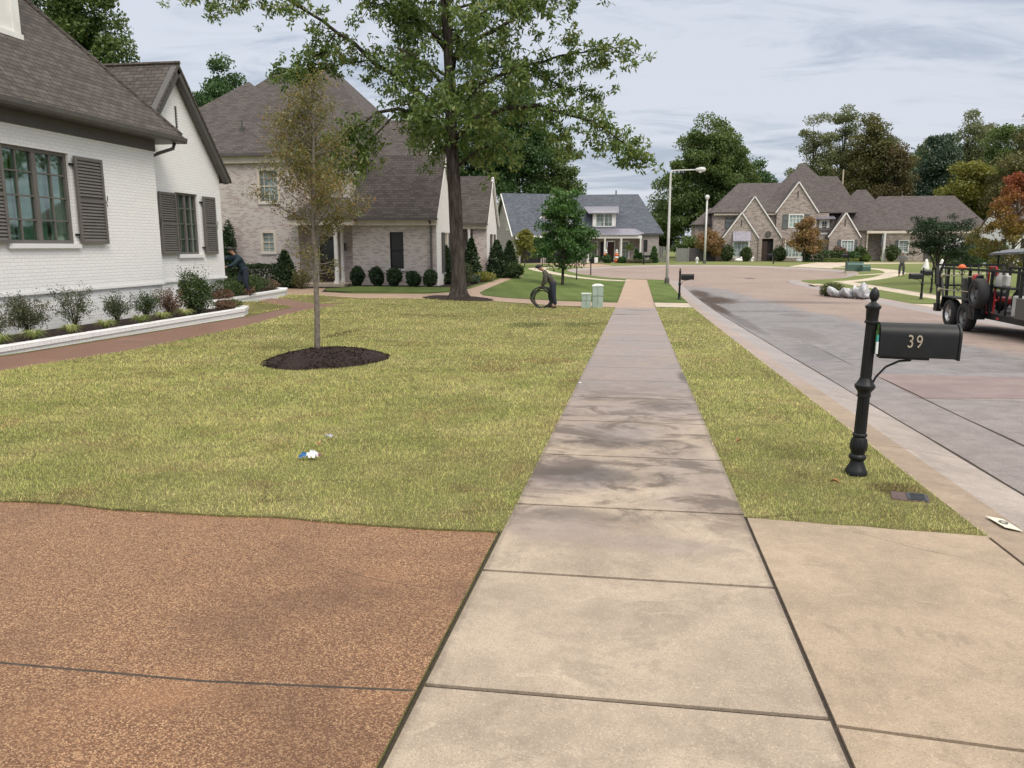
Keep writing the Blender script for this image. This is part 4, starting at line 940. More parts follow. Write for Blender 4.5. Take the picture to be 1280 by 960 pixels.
mb = MB(); mb.box(-.03, -1.9, 3.35, .05, -1.82, 4.9); mb.box(-.03, -1.18, 3.35, .05, -1.1, 4.9); mb.box(-.03, -1.82, 3.35, .05, -1.18, 3.45); mb.box(-.03, -1.82, 4.8, .05, -1.18, 4.9); mb.box(-.02, -1.53, 3.45, .04, -1.47, 4.8); fr = G('window', M_WTRIM, mb, False)
mb = MB(); mb.box(.05, -1.85, 3.4, .06, -1.12, 4.85); rot_pts(mb, gx0, gy0, ga); x_ = mb.build('pane', M_DPANE, fr); x_.data.transform(Matrix.Translation(-gh.location))
mb = MB(); mb.box(0, -4.55, 2.3, 9, -4.42, 2.72); G('gutter', M_WTRIM, mb, False)

# ------------------------------------------------------------------ 4. brown brick house
bh = thing('brown_brick_house', 'large brown brick house with four white-edged gables facing the cul-de-sac', 'house', (20, 98, h(20, 98)))
zb = -.8
B1 = (12.1, -.0)
mb = MB()
mb.wall((0, 98, 0), (1, 0, 0), (0, -1, 0), [(9.0, zb), (22.3, zb), (22.3, 5.55), (9.0, 5.55)], [(10.35, 3.7, 11.55, 5.05), (17.45, .35, 19.85, 2.2)], reveal=.08)
mb.wall((9.0, 0, 0), (0, 1, 0), (-1, 0, 0), [(98, zb), (107, zb), (107, 5.5), (98, 5.5)]); mb.wall((22.3, 0, 0), (0, 1, 0), (1, 0, 0), [(98, zb), (107, zb), (107, 5.5), (98, 5.5)])
mb.wall((0, 98.2, 0), (1, 0, 0), (0, -1, 0), [(22.3, zb), (26.9, zb), (26.9, 3.4), (22.3, 3.4)]); mb.wall((0, 99.6, 0), (1, 0, 0), (0, -1, 0), [(26.9, zb), (28.9, zb), (28.9, 3.4), (26.9, 3.4)])
mb.wall((0, 98.2, 0), (1, 0, 0), (0, -1, 0), [(28.9, zb), (39.8, zb), (39.8, 3.4), (28.9, 3.4)], [(30.4, .9, 31.5, 2.3), (33.2, -.3, 35.6, 2.1)], reveal=.15)
mb.wall((7.0, 0, 0), (0, 1, 0), (-1, 0, 0), [(100, zb), (107, zb), (107, 4.2), (100, 4.2)]); mb.wall((0, 100, 0), (1, 0, 0), (0, -1, 0), [(7.0, zb), (9, zb), (9, 4.2), (7.0, 4.2)])
mb.build('wall', M_BBRICK, bh, uv=True, world=True)
mb = MB()
hip(mb, 8.6, 21, 97.5, 106.5, 5.65, 9.35, 12.2, 18.5); hip(mb, 14, 25.6, 98, 108, 5.6, 11.8, 19.9, 20.0); hip(mb, 18, 27.3, 97.7, 107.5, 3.5, 10.1, 21.5, 24.0)
hip(mb, 22, 30.5, 97.8, 106, 3.5, 8.4, 26.2, 27.3); hip(mb, 25, 40.4, 97.8, 106, 3.5, 7.6, 28.8, 37.3); hip(mb, 6.6, 11, 99.6, 105, 4.3, 6.4, 8.9, 9.0)
hip(mb, 29, 34.5, 98, 107, 3.6, 7.75, 31.6, 31.7)
rf = mb.build('roof', M_SHB, bh, uv=True, world=True)
mb = MB(); mb.tube([(25.0, 104, 7.6), (25.0, 104, 11.0)], .09, 6); x_ = mb.build('vent_pipe', M_PALE, rf); x_.data.transform(Matrix.Translation(-bh.location))
gable_front(bh, 10.1, 13.9, 95.6, 2.8, 5.5, zb, M_BBRICK, M_SHB, depth=2.5, holes=[(11.25, .35, 12.95, 2.15)])
gable_front(bh, 10.35, 16.7, 96.8, 2.85, 7.4, zb, M_BBRICK, M_SHB, depth=4, vent=False, holes=[(14.65, -.35, 15.95, 2.5)])
gable_front(bh, 16.25, 20.8, 97.4, 5.75, 9.05, zb, M_BBRICK, M_SHB, depth=5, holes=[(17.7, 3.85, 19.25, 5.3), (17.45, .35, 19.85, 2.2)])
gable_front(bh, 22.2, 25.5, 96.6, 2.9, 5.45, zb, M_BBRICK, M_SHB, depth=2.5, holes=[(23.6, .5, 24.95, 2.3)])
M_SEA = paint('pale_green_pane', (.30, .40, .38), .15, .3, 1.2, spec=.7)
S = (1, 0, 0); Nn = (0, -1, 0)
window(bh, (0, 95.6, 0), S, Nn, 11.25, .35, 12.95, 2.15, cols=4, rows=4, casing=.14, sashes=2, split=0, pane=M_SEA, mw=.05)
window(bh, (0, 97.4, 0), S, Nn, 17.7, 3.85, 19.25, 5.3, cols=4, rows=3, casing=.08, sashes=2, split=0, pane=M_SEA, mw=.05)
window(bh, (0, 97.4, 0), S, Nn, 17.45, .35, 19.85, 2.2, cols=6, rows=4, casing=.12, sashes=3, split=0, pane=M_SEA, mw=.05)
window(bh, (0, 96.6, 0), S, Nn, 23.6, .5, 24.95, 2.3, cols=4, rows=4, casing=.05, sashes=2, split=0, pane=M_SEA, mw=.05)
window(bh, (0, 98.2, 0), S, Nn, 30.4, .9, 31.5, 2.3, cols=2, rows=3, casing=.05, pane=M_PANE)
for a0, a1, z0, z1, yy in ((16.95, 17.55, 3.7, 5.35, 97.4), (19.4, 20.0, 3.7, 5.35, 97.4), (10.4, 11.5, 3.75, 5.0, 98), (23.15, 23.5, .5, 2.4, 96.6), (25.02, 25.35, .5, 2.4, 96.6), (30.0, 30.35, .9, 2.3, 98.2)):
    shutter(bh, (0, yy, 0), S, Nn, a0, z0, a1, z1, M_MSHUT, off=.02, rows=12)
mb = MB(); slab(mb, [(11.05, 94.9, 2.25), (13.15, 94.9, 2.25), (13.1, 95.6, 3.35), (11.1, 95.6, 3.35)], .08)
for k in range(8): x0 = 11.1 + k * .28; mb.bar((x0, 94.9, 2.27), (x0, 95.6, 3.37), .03, .04)
mb.build('window_hood', M_ZINC, bh, world=True)
mb = MB(); mb.box(14.7, 97.0, -.35, 15.3, 97.1, 2.2); mb.build('door', paint('brown_door', (.045, .025, .02), .5), bh, world=True)
mb = MB(); mb.box(14.6, 97.15, -.4, 16.0, 97.2, 2.6); mb.build('doorway_recess', M_DARK, bh, world=True)
mb = MB(); mb.lathe([(.33, 0), (.36, .0), (.36, .08), (.22, .08)], (15.3, 96.72, 3.05), 16, axis='y'); mb.build('wall_roundel', M_TRIM, bh, world=True)
# small dormer between the gables
mb = MB(); mb.wall((0, 97.9, 0), S, Nn, [(21.25, 3.0), (22.4, 3.0), (22.4, 4.75), (21.25, 4.75)], [(21.5, 3.25, 22.15, 4.6)], reveal=.06); mb.box(21.25, 97.95, 3, 21.3, 101, 4.75); mb.box(22.35, 97.95, 3, 22.4, 101, 4.75); mb.build('dormer', M_WTRIM, bh, world=True)
window(bh, (0, 97.9, 0), S, Nn, 21.5, 3.25, 22.15, 4.6, cols=2, rows=3, casing=.05, pane=M_DPANE)
mb = MB(); slab(mb, [(20.7, 97.3, 4.85), (22.9, 97.3, 4.85), (23.1, 100.5, 5.9), (21.0, 100.5, 5.9)], .1); mb.build('dormer_roof', M_ZINC, bh, world=True)
mb = MB(); mb.lathe([(.2, -.3), (.16, -.1), (.14, 2.9), (.2, 3.2)], (28.5, 97.3, 0), 12); mb.build('column', M_WTRIM, bh, smooth='auto', world=True)
mb = MB(); mb.lathe([(.12, -.3), (.1, 3.2)], (26.8, 98.1, 0), 10); mb.build('column', M_CREAM, bh, smooth='auto', world=True)
mb = MB(); mb.box(26.5, 97.2, 3.1, 39.9, 97.45, 3.4); mb.box(9, 97.6, 5.3, 16.2, 97.99, 5.55); mb.each('cornice', M_CREAM, bh, world=True)
for x0 in (33.25, 34.45): mb = MB(); mb.box(x0, 98.3, -.3, x0 + 1.1, 98.34, 2.05); mb.build('garage_door', M_TRIM, bh, world=True)
for x0, yy, zt_ in ((13.95, 95.5, 2.6), (16.9, 96.7, 2.6), (22.0, 96.9, 2.6), (25.7, 96.5, 2.7)): mb = MB(); mb.box(x0, yy, -.4, x0 + .1, yy + .1, zt_); mb.build('downspout', M_TRIM, bh, world=True)

# ------------------------------------------------------------------ 5. white gabled house, far right
wr = thing('white_gabled_house', 'white gabled brick house with black shutters behind the red maple', 'house', (34, 84, h(34, 84)))
gx0, gy0, ga = 34.3, 82.5, R(6); zb = -.8
def G2(name, mat, mb, uv=True): rot_pts(mb, gx0, gy0, ga); return mb.build(name, mat, wr, uv=uv, world=True)
mb = MB(); mb.wall((0, 0, 0), (0, -1, 0), (-1, 0, 0), [(-3, zb), (3, zb), (3, 3.2), (0, 5.9), (-3, 3.2)], [(-1.0, .1, .2, 2.2)], reveal=.1)
mb.wall((0, -3, 0), (1, 0, 0), (0, -1, 0), [(0, zb), (9, zb), (9, 3.1), (0, 3.1)], [(.7, -.2, 1.6, 2.3), (3, .4, 4.2, 2.2)], reveal=.1); G2('wall', M_WBRICK, mb)
mb = MB(); slab(mb, [(-.15, -3.3, 3.05), (9, -3.3, 3.05), (9, 0, 6.0), (-.15, 0, 6.0)], .1); slab(mb, [(-.15, 0, 6.0), (9, 0, 6.0), (9, 3.3, 3.05), (-.15, 3.3, 3.05)], .1)
slab(mb, [(2.5, -.5, 4.8), (12, -.5, 4.8), (9, 3, 7.6), (5.5, 3, 7.6)], .1); G2('roof', M_SHB, mb)
mb = MB(); mb.box(-.06, -.08, 3.6, 0, .08, 4.9); G2('gable_vent', M_TRIM, mb, False)
for y0 in (-1.9, 1.05): mb = MB(); mb.box(-.07, y0, .1, -.01, y0 + .8, 2.3); G2('shutter', M_BLACK, mb, False)
mb = MB(); mb.box(-.03, -.2 - .0, .1, .06, 1.0, 2.2); G2('window', M_PANE, mb, False)
mb = MB(); mb.box(.7, -2.95, -.2, 1.6, -2.9, 2.3); G2('door', M_DARK, mb, False)
mb = MB(); mb.wall((0, 3, 0), (1, 0, 0), (0, 1, 0), [(0, zb), (9, zb), (9, 3.1), (0, 3.1)]); mb.box(9, -3, zb, 9.1, 3, 3.1); G2('rear_wall', M_WBRICK, mb)
# low left extension with a window, seen under the crape myrtle
mb = MB(); mb.box(32.0, 86.0, zb, 34.4, 89, 2.4); mb.build('side_wing', M_WBRICK, wr, uv=True, world=True)
mb = MB(); mb.box(32.5, 85.92, .9, 33.4, 85.99, 2.0); mb.build('window', M_DPANE, wr, world=True)
# ------------------------------------------------------------------ vegetation
def LB(k, cols): return [tuple(min(1, x * k) for x in c) for c in cols]
LM = {
 'oak': leafmat('oak_leaves', LB(1.45, [(.035, .07, .012), (.07, .115, .022), (.12, .165, .04), (.20, .20, .06)]), .4),
 'dark': leafmat('dark_leaves', LB(2.1, [(.014, .034, .010), (.028, .058, .016), (.05, .085, .024)]), .3, lowscale=.2),
 'mid': leafmat('mid_leaves', LB(1.8, [(.03, .055, .012), (.06, .092, .022), (.105, .125, .035)]), .35, lowscale=.2),
 'olive': leafmat('olive_leaves', LB(1.35, [(.05, .06, .018), (.09, .095, .028), (.15, .12, .04)]), .35, lowscale=.2),
 'pale': leafmat('pale_leaves', LB(1.35, [(.06, .078, .03), (.12, .14, .055), (.20, .20, .09)]), .4, lowscale=.2),
 'blue': leafmat('blue_leaves', LB(1.6, [(.022, .042, .025), (.04, .066, .04), (.06, .09, .05)]), .3, lowscale=.2),
 'yellow': leafmat('yellow_leaves', LB(1.15, [(.10, .115, .02), (.17, .18, .03), (.26, .22, .04)]), .4),
 'brown': leafmat('rusty_leaves', [(.07, .07, .025), (.12, .10, .035), (.17, .11, .045)], .35),
 'sap': leafmat('sapling_leaves', [(.09, .12, .03), (.16, .17, .045), (.25, .185, .05), (.36, .18, .055)], .4, lowscale=.9),
 'young': leafmat('young_tree_leaves', LB(1.6, [(.016, .045, .010), (.035, .085, .018), (.07, .13, .03)]), .4),
 'shrub': leafmat('shrub_leaves', [(.012, .03, .010), (.03, .06, .02), (.07, .10, .04)], .2),
 'box': leafmat('boxwood_leaves', [(.025, .05, .012), (.05, .085, .02), (.085, .12, .03)], .25),
 'red': leafmat('reddish_leaves', [(.06, .07, .03), (.15, .09, .05), (.22, .10, .07)], .3),
 'nand': leafmat('nandina_leaves', [(.03, .06, .02), (.06, .095, .035), (.12, .13, .06), (.18, .11, .07)], .3),
 'blade': leafmat('variegated_blades', [(.14, .20, .05), (.28, .32, .10), (.48, .46, .20)], .3),
 'maple': leafmat('maple_leaves', [(.09, .10, .015), (.24, .17, .03), (.32, .12, .04), (.28, .04, .04)], .4, lowscale=.01),
 'orange': leafmat('orange_leaves', [(.15, .14, .04), (.28, .17, .06), (.30, .13, .07)], .4),
}
t = NT('bark'); x, y, z = t.xyz(); n = t.noise(9, 5, .7, t.scale(t.pos, (1, 1, .18))); n2 = t.noise(40, 3, .6, t.scale(t.pos, (1, 1, .3)))
M_BARK = t.fin(t.ramp(n, [(.35, (.025, .02, .017)), (.6, (.085, .07, .06)), (.75, (.13, .115, .10))]), .9, t.bump(t.m('ADD', n, n2), 1, .03), spec=.15)
M_BARKG = paint('smooth_grey_bark', (.17, .145, .12), .8, .35, 14, .5, bs=30)
def leafquads(P, s0, s1, drop=0., asp=.5):
    n = len(P); D = RNG.normal(size=(n, 3)); D[:, 2] -= drop; D /= np.linalg.norm(D, axis=1)[:, None] + 1e-9
    Q = RNG.normal(size=(n, 3)); B = np.cross(D, Q); B /= np.linalg.norm(B, axis=1)[:, None] + 1e-9
    S = RNG.uniform(s0, s1, (n, 1)); V = np.empty((n, 4, 3))
    V[:, 0] = P; V[:, 1] = P + D * S * .45 + B * S * asp * .5; V[:, 2] = P + D * S; V[:, 3] = P + D * S * .45 - B * S * asp * .5
    return V
def in_shell(n, lo=.55):
    D = RNG.normal(size=(n, 3)); D /= np.linalg.norm(D, axis=1)[:, None]; return D * (lo + (1 - lo) * RNG.random((n, 1)) ** .7)
def clump_tree(name, label, x, y, crown, mat, nclump=90, per=260, leaf=(.22, .42), base=None, group=None, clump=(.8, 1.6), cat='tree', holes=.0, trunk_r=.35, seed=1):
    # crown: list of ellipsoids (dx, dy, z, rx, ry, rz); clumps of leaves spread through it
    rr = np.random.default_rng(seed); zb = h(x, y) if base is None else base
    T = thing(name, label, cat, (x, y, zb), group=group)
    w = np.array([c[3] * c[5] for c in crown]); w = w / w.sum(); C = []
    for i in rr.choice(len(crown), nclump, p=w):
        c = crown[i]; d = rr.normal(size=3); d /= np.linalg.norm(d); r = rr.random() ** .38
        C.append((c[0] + d[0]*c[3]*r, c[1] + d[1]*c[4]*r, c[2] - zb + d[2]*c[5]*r))
    C = np.array(C); P = []
    for c in C:
        k = int(per * rr.uniform(.5, 1.4)); s = rr.uniform(*clump)
        q = in_shell(k, .35) * np.array([s, s, s * .62]); P.append(q + c)
    P = np.concatenate(P); V = leafquads(P, leaf[0], leaf[1], .2, .6)
    hh = (P[:, 2] - P[:, 2].min()) / (np.ptp(P[:, 2]) + .01)
    tri_mesh('crown', V, 4, LM[mat], np.clip(RNG.random(len(P)) * .8 + .2 * hh, 0, 1), T)
    mb = MB(); zc = np.mean([c[2] for c in crown]) - zb; top = C[:, 2].max()
    cx, cy = C[:, 0].mean() * .5, C[:, 1].mean() * .5
    trunk = [(0, 0, -.5), (0, 0, 0), (cx * .3, cy * .3, zc * .4), (cx * .7, cy * .7, zc * .8), (cx, cy, top * .85)]
    mb.tube(trunk, [trunk_r * 1.3, trunk_r, trunk_r * .8, trunk_r * .55, .05], 8)
    for i in range(0, min(len(C), 26)):
        c = C[i]; f = rr.uniform(.3, .8); a = Vector((cx * f, cy * f, min(zc * (.3 + f), c[2] - .3) if c[2] > .8 else .5)); e = Vector(c)
        m_ = (a + e) / 2 + Vector((0, 0, (e - a).length * .12)); mb.tube([a, m_, e], [trunk_r * .3, trunk_r * .18, trunk_r * .05], 5)
    mb.build('trunk', M_BARK, T, smooth=True)
    return T
_P, _S = math.atan(172 / 961), math.atan(157 * math.cos(math.atan(172 / 961)) / 961)
def PX(px, Y): return Y * math.tan(math.atan((px - 640) * math.cos(_P) / 961) - _S)
def SZ(px, Y): x = PX(px, Y); return (Y * math.cos(_S) - x * math.sin(_S)) * math.cos(_P) / 961   # metres per photo pixel there
px2 = PX
# ---- tree masses beyond the houses; each tree its own thing
G_ = 'tall trees beyond the houses'
def bgtree(px, Y, ztop, zbot, rpx, mat, label, seed, n=80, per=230, leaf=(.22, .42), clump=(1.0, 2.0), airy=False, skew=0):
    X = px2(px, Y); r = rpx * SZ(px, Y); zc = (ztop + zbot) / 2; rz = (ztop - zbot) / 2
    cr = [(0, 0, zc, r * .8, r * .7, rz * .85), (skew * r, 0, zc + rz * .35, r * .55, r * .5, rz * .55), (-r * .45, 0, zc - rz * .3, r * .6, r * .5, rz * .5), (r * .45, 0, zc - rz * .25, r * .6, r * .5, rz * .55)]
    return clump_tree('shade_tree', label, X, Y, cr, mat, n, per, leaf, group=G_, clump=clump, seed=seed, trunk_r=.3 + r * .02)
bgtree(112, 50, 23, 11.5, 74, 'mid', 'big leafy tree rising over the white house roof at the left edge', 1, 80, 420, (.16, .32), (.8, 1.5))
bgtree(30, 56, 29, 13, 70, 'mid', 'leafy tree behind the dormer at the far left edge', 21, 40, 300, (.18, .34))
bgtree(292, 76, 20.5, 9, 58, 'dark', 'dark tree between the white gable and the pink brick house roof', 2, 80, 300, (.2, .36), (.9, 1.6))
bgtree(600, 104, 23.5, 5, 45, 'dark', 'dark tree mass right behind the oak trunk', 3, 110, 330)
bgtree(648, 107, 23.5, 6, 42, 'dark', 'broad dark tree behind the left end of the slate roof', 4, 130, 330)
bgtree(688, 109, 18.5, 4, 34, 'mid', 'leafy tree falling away to the right of the dark mass behind the slate roof', 5, 70, 330)
bgtree(550, 104, 19, 5, 40, 'dark', 'dark tree showing behind the pink house gables', 22, 60, 280)
bgtree(714, 112, 11.5, 3, 12, 'dark', 'small dark tree at the foot of the big mass behind the slate roof', 6, 30, 200)
bgtree(770, 112, 9.0, 2, 42, 'mid', 'low tree just topping the ridge of the slate roof', 23, 36, 200)
bgtree(885, 114, 19.9, 1, 66, 'mid', 'huge rounded dark green tree standing between the slate roof and the brown house', 7, 230, 420, (.24, .44))
bgtree(940, 124, 15.6, 1, 32, 'dark', 'shoulder tree right of the huge rounded tree, above the brown roof', 8, 80, 300)
bgtree(826, 120, 10.5, 0, 22, 'mid', 'lower leafy tree left of the huge rounded tree beside the lamp post', 9, 60, 260)
bgtree(1008, 128, 22.5, 6, 36, 'pale', 'airy pale-leaved tree above the brown house ridge', 10, 62, 210, (.22, .4), (.8, 1.6))
bgtree(1046, 132, 24.2, 7, 28, 'pale', 'tallest airy tree directly above the brown house chimney pipe', 24, 55, 220, (.22, .4), (.8, 1.6))
bgtree(1083, 126, 21.5, 4, 36, 'olive', 'olive tree with full crown right of the airy pale trees', 11, 110, 320)
bgtree(1112, 122, 16.5, 3, 22, 'brown', 'rusty tinged tree in front of the olive crown', 12, 60, 260)
bgtree(1162, 126, 18.3, 4, 38, 'blue', 'dense blue-green rounded tree above the garage roof', 13, 120, 360)
bgtree(1195, 142, 24.5, 6, 36, 'pale', 'tall pale tree peeking over the blue-green rounded tree', 14, 90, 280)
bgtree(1206, 112, 13.4, 3, 34, 'yellow', 'yellow-green rounded tree above the low garage roof end', 15, 90, 320)
bgtree(1245, 132, 21.5, 3, 34, 'mid', 'green tree standing above the white gabled house', 16, 110, 300)
bgtree(1285, 122, 22.8, 3, 38, 'olive', 'olive tree at the right edge of the wood', 17, 110, 320)
bgtree(1255, 108, 14.5, 2, 24, 'olive', 'lower olive tree just behind the white gabled house', 18, 60, 260)
bgtree(1340, 118, 21, 3, 45, 'mid', 'green tree cut by the right edge of the picture', 19, 70, 240)
bgtree(1135, 150, 19.5, 5, 30, 'mid', 'leafy tree filling the gap left of the blue-green tree', 25, 60, 240)
bgtree(1030, 150, 17, 2, 45, 'olive', 'olive tree standing behind the brown house ridge', 26, 80, 260)
bgtree(1105, 142, 19.5, 2, 40, 'mid', 'green tree behind the rusty tinged tree', 27, 90, 260)
bgtree(1150, 158, 22.5, 2, 42, 'olive', 'tall olive tree behind the blue-green rounded tree', 28, 90, 260)
bgtree(1222, 150, 24.5, 3, 42, 'olive', 'tall olive tree above the yellow-green rounded tree', 29, 100, 260)
bgtree(975, 150, 11, 1, 30, 'mid', 'low tree in the gap left of the brown house ridge', 30, 50, 240)

# ---- the big oak
def limb(mb, L, pts, r0, r1, twigs, tl, leafn, spread, rr, wob=.12, droop=.25, tw_r=.018):
    P = [Vector(p) for p in pts]; Q = []
    for a, b in zip(P, P[1:]):
        n = max(1, int((b - a).length / .7))
        for i in range(n): Q.append(a + (b - a) * i / n + Vector([rr.uniform(-wob, wob) for _ in range(3)]) * (1 if Q else 0))
    Q.append(P[-1]); m = len(Q); mb.tube(Q, [r0 + (r1 - r0) * i / (m - 1) for i in range(m)], 7)
    for k in range(twigs):
        f = (k + rr.random()) / twigs; f = .22 + .78 * f; i = min(int(f * (m - 1)), m - 2); p = Q[i].lerp(Q[i + 1], f * (m - 1) - i)
        ax = (Q[i + 1] - Q[i]).normalized(); d = Vector([rr.gauss(0, 1) for _ in range(3)]).normalized() + ax * .8 + Vector((0, 0, -droop + .25)); d.normalize()
        ln = tl * rr.uniform(.45, 1.15); c = [p]
        for s in range(4): d = (d + Vector([rr.gauss(0, .22) for _ in range(3)]) + Vector((0, 0, -droop * .35))).normalized(); c.append(c[-1] + d * ln / 4)
        mb.tube(c, [tw_r, tw_r * .8, tw_r * .6, tw_r * .45, tw_r * .25], 4, caps=False)
        for j in range(1, 5):
            for u in range(2):
                e = c[j] + Vector([rr.gauss(0, spread) for _ in range(3)]); n = int(leafn * rr.uniform(.5, 1.4))
                q = in_shell(n, .2) * np.array([spread * .95, spread * .95, spread * .75]) + np.array(e); L.append(q)
def oak():
    rr = random.Random(5); bx, by = -7.15, 30.75; zb = h(bx, by)
    T = thing('oak_tree', 'tall oak with a straight dark trunk and drooping leaf sprays on the front lawn', 'tree', (bx, by, zb))
    Y = by
    def W(px, py, dy=0):   # wood points laid out in metres from the trunk base
        yy = Y + dy; X = PX(px, yy); return Vector((X - bx, dy, 1.6 + (308 - py) * SZ(px, yy) * 1.0 - zb))
    mb = MB(); L = []
    tr = [(0, 0, -.4), (0, 0, .0), (.02, 0, .35), (.0, 0, 1.2), W(569, 240), W(566, 180), W(566, 120), W(563, 60), W(558, 0), W(560, -80), W(565, -160)]
    mb.tube(tr, [.60, .47, .34, .29, .265, .25, .22, .19, .15, .09, .03], 14)
    for a in range(5):
        an = a * 1.26 + .3; mb.tube([(math.cos(an) * .55, math.sin(an) * .55, -.12), (math.cos(an) * .3, math.sin(an) * .3, .12), (math.cos(an) * .1, math.sin(an) * .1, .7)], [.09, .14, .1], 7)
    S = [  # limb points, radii, twigs, twig length
     ([W(566, 196), W(545, 160, -.3), W(505, 147, -.8), W(476, 148, -1.2)], .10, .06, 4, 1.2),
     ([W(476, 148, -1.2), W(452, 165, -1.4), W(425, 190, -1.6), W(402, 222, -1.8)], .05, .015, 14, .9),
     ([W(500, 148, -.8), W(470, 170, -1.2), W(440, 215, -1.4)], .04, .012, 8, .8),
     ([W(571, 180), W(594, 158, -.6), W(630, 141, -1), W(668, 138, -1.4), W(705, 150, -1.7)], .10, .06, 10, 1.1),
     ([W(668, 138, -1.4), W(700, 165, -1.5), W(712, 190, -1.6)], .03, .012, 5, .7),
     ([W(705, 150, -1.7), W(740, 162, -2), W(770, 180, -2.2), W(792, 198, -2.3)], .055, .012, 13, .85),
     ([W(566, 150), W(520, 120, .5), W(470, 88, .2), W(432, 55, -.3), W(395, 30, -.6), W(350, 12, -.8)], .11, .04, 14, 1.1),
     ([W(395, 30, -.6), W(350, 12, -.8), W(300, 8, -1), W(262, 14, -1.2)], .04, .012, 12, 1.0),
     ([W(432, 55, -.3), W(405, 80, -.5), W(380, 98, -.7)], .04, .012, 9, .8),
     ([W(470, 88, .2), W(430, 92, 0), W(395, 105, -.2), W(352, 103, -.4)], .035, .012, 6, .6),
     ([W(566, 130), W(600, 112, .6), W(650, 95, .8), W(700, 84, .6), W(745, 76, .3), W(778, 72, 0)], .09, .012, 20, 1.1),
     ([W(650, 95, .8), W(690, 112, 1), W(735, 130, 1.2)], .04, .012, 8, .9),
     ([W(564, 90), W(600, 62, -.4), W(648, 35, -.8), W(690, 10, -1), W(730, -10, -1.2), W(800, -30, -1.3)], .10, .015, 22, 1.2),
     ([W(563, 80), W(540, 50, -.6), W(505, 20, -1), W(470, -10, -1.3)], .09, .02, 20, 1.3),
     ([W(560, 30), W(610, -10, .6), W(660, -50, 1)], .08, .02, 14, 1.4), ([W(560, 20), W(500, -30, .5), W(440, -60, .8)], .08, .02, 14, 1.4),
    ]
    for pts, r0, r1, n, tl in S: limb(mb, L, pts, r0, r1, n, tl, 19, .24, rr, droop=.45)
    # limbs towards and away from the viewer fill the heart of the crown
    for k in range(21):
        zz = 5.1 + k * .37; a = k * 2.4; ln = 2.6 + 1.6 * rr.random() + (.5 if zz > 7 else 0)
        d = Vector((math.cos(a) * .8, math.sin(a), .32)); p = Vector((-.1, 0, zz))
        limb(mb, L, [p, p + d * ln * .5 + Vector((0, 0, .3)), p + d * ln + Vector((0, 0, .1))], .06, .015, 10, 1.1, 17, .26, rr, droop=.4)
    mb.build('trunk', M_BARK, T, smooth=True)
    P = np.concatenate(L); P = P[P[:, 2] > 1.9 + .0]
    V = leafquads(P, .12, .26, .65, .38)
    tri_mesh('crown', V, 4, LM['oak'], RNG.random(len(P)), T); print('oak leaves', len(P))
    # mulch at its foot
    mb = MB(); n = 40; vs = [(0, 0, .06)] + [((1.45 + rr.uniform(-.12, .12)) * math.cos(2*pi*i/n), (1.25 + rr.uniform(-.1, .1)) * math.sin(2*pi*i/n), .012) for i in range(n)]
    vs = [(x, y, z + h(bx + x, by + y) - zb) for x, y, z in vs]
    mb.add(vs, [(0, i + 1, (i + 1) % n + 1) for i in range(n)]); tag(mb.build('mulch_ring', M_MULCH, origin=None), 'thin dark mulch ring round the foot of the tall oak', 'mulch', kind='stuff').location = (bx, by, zb)
oak()
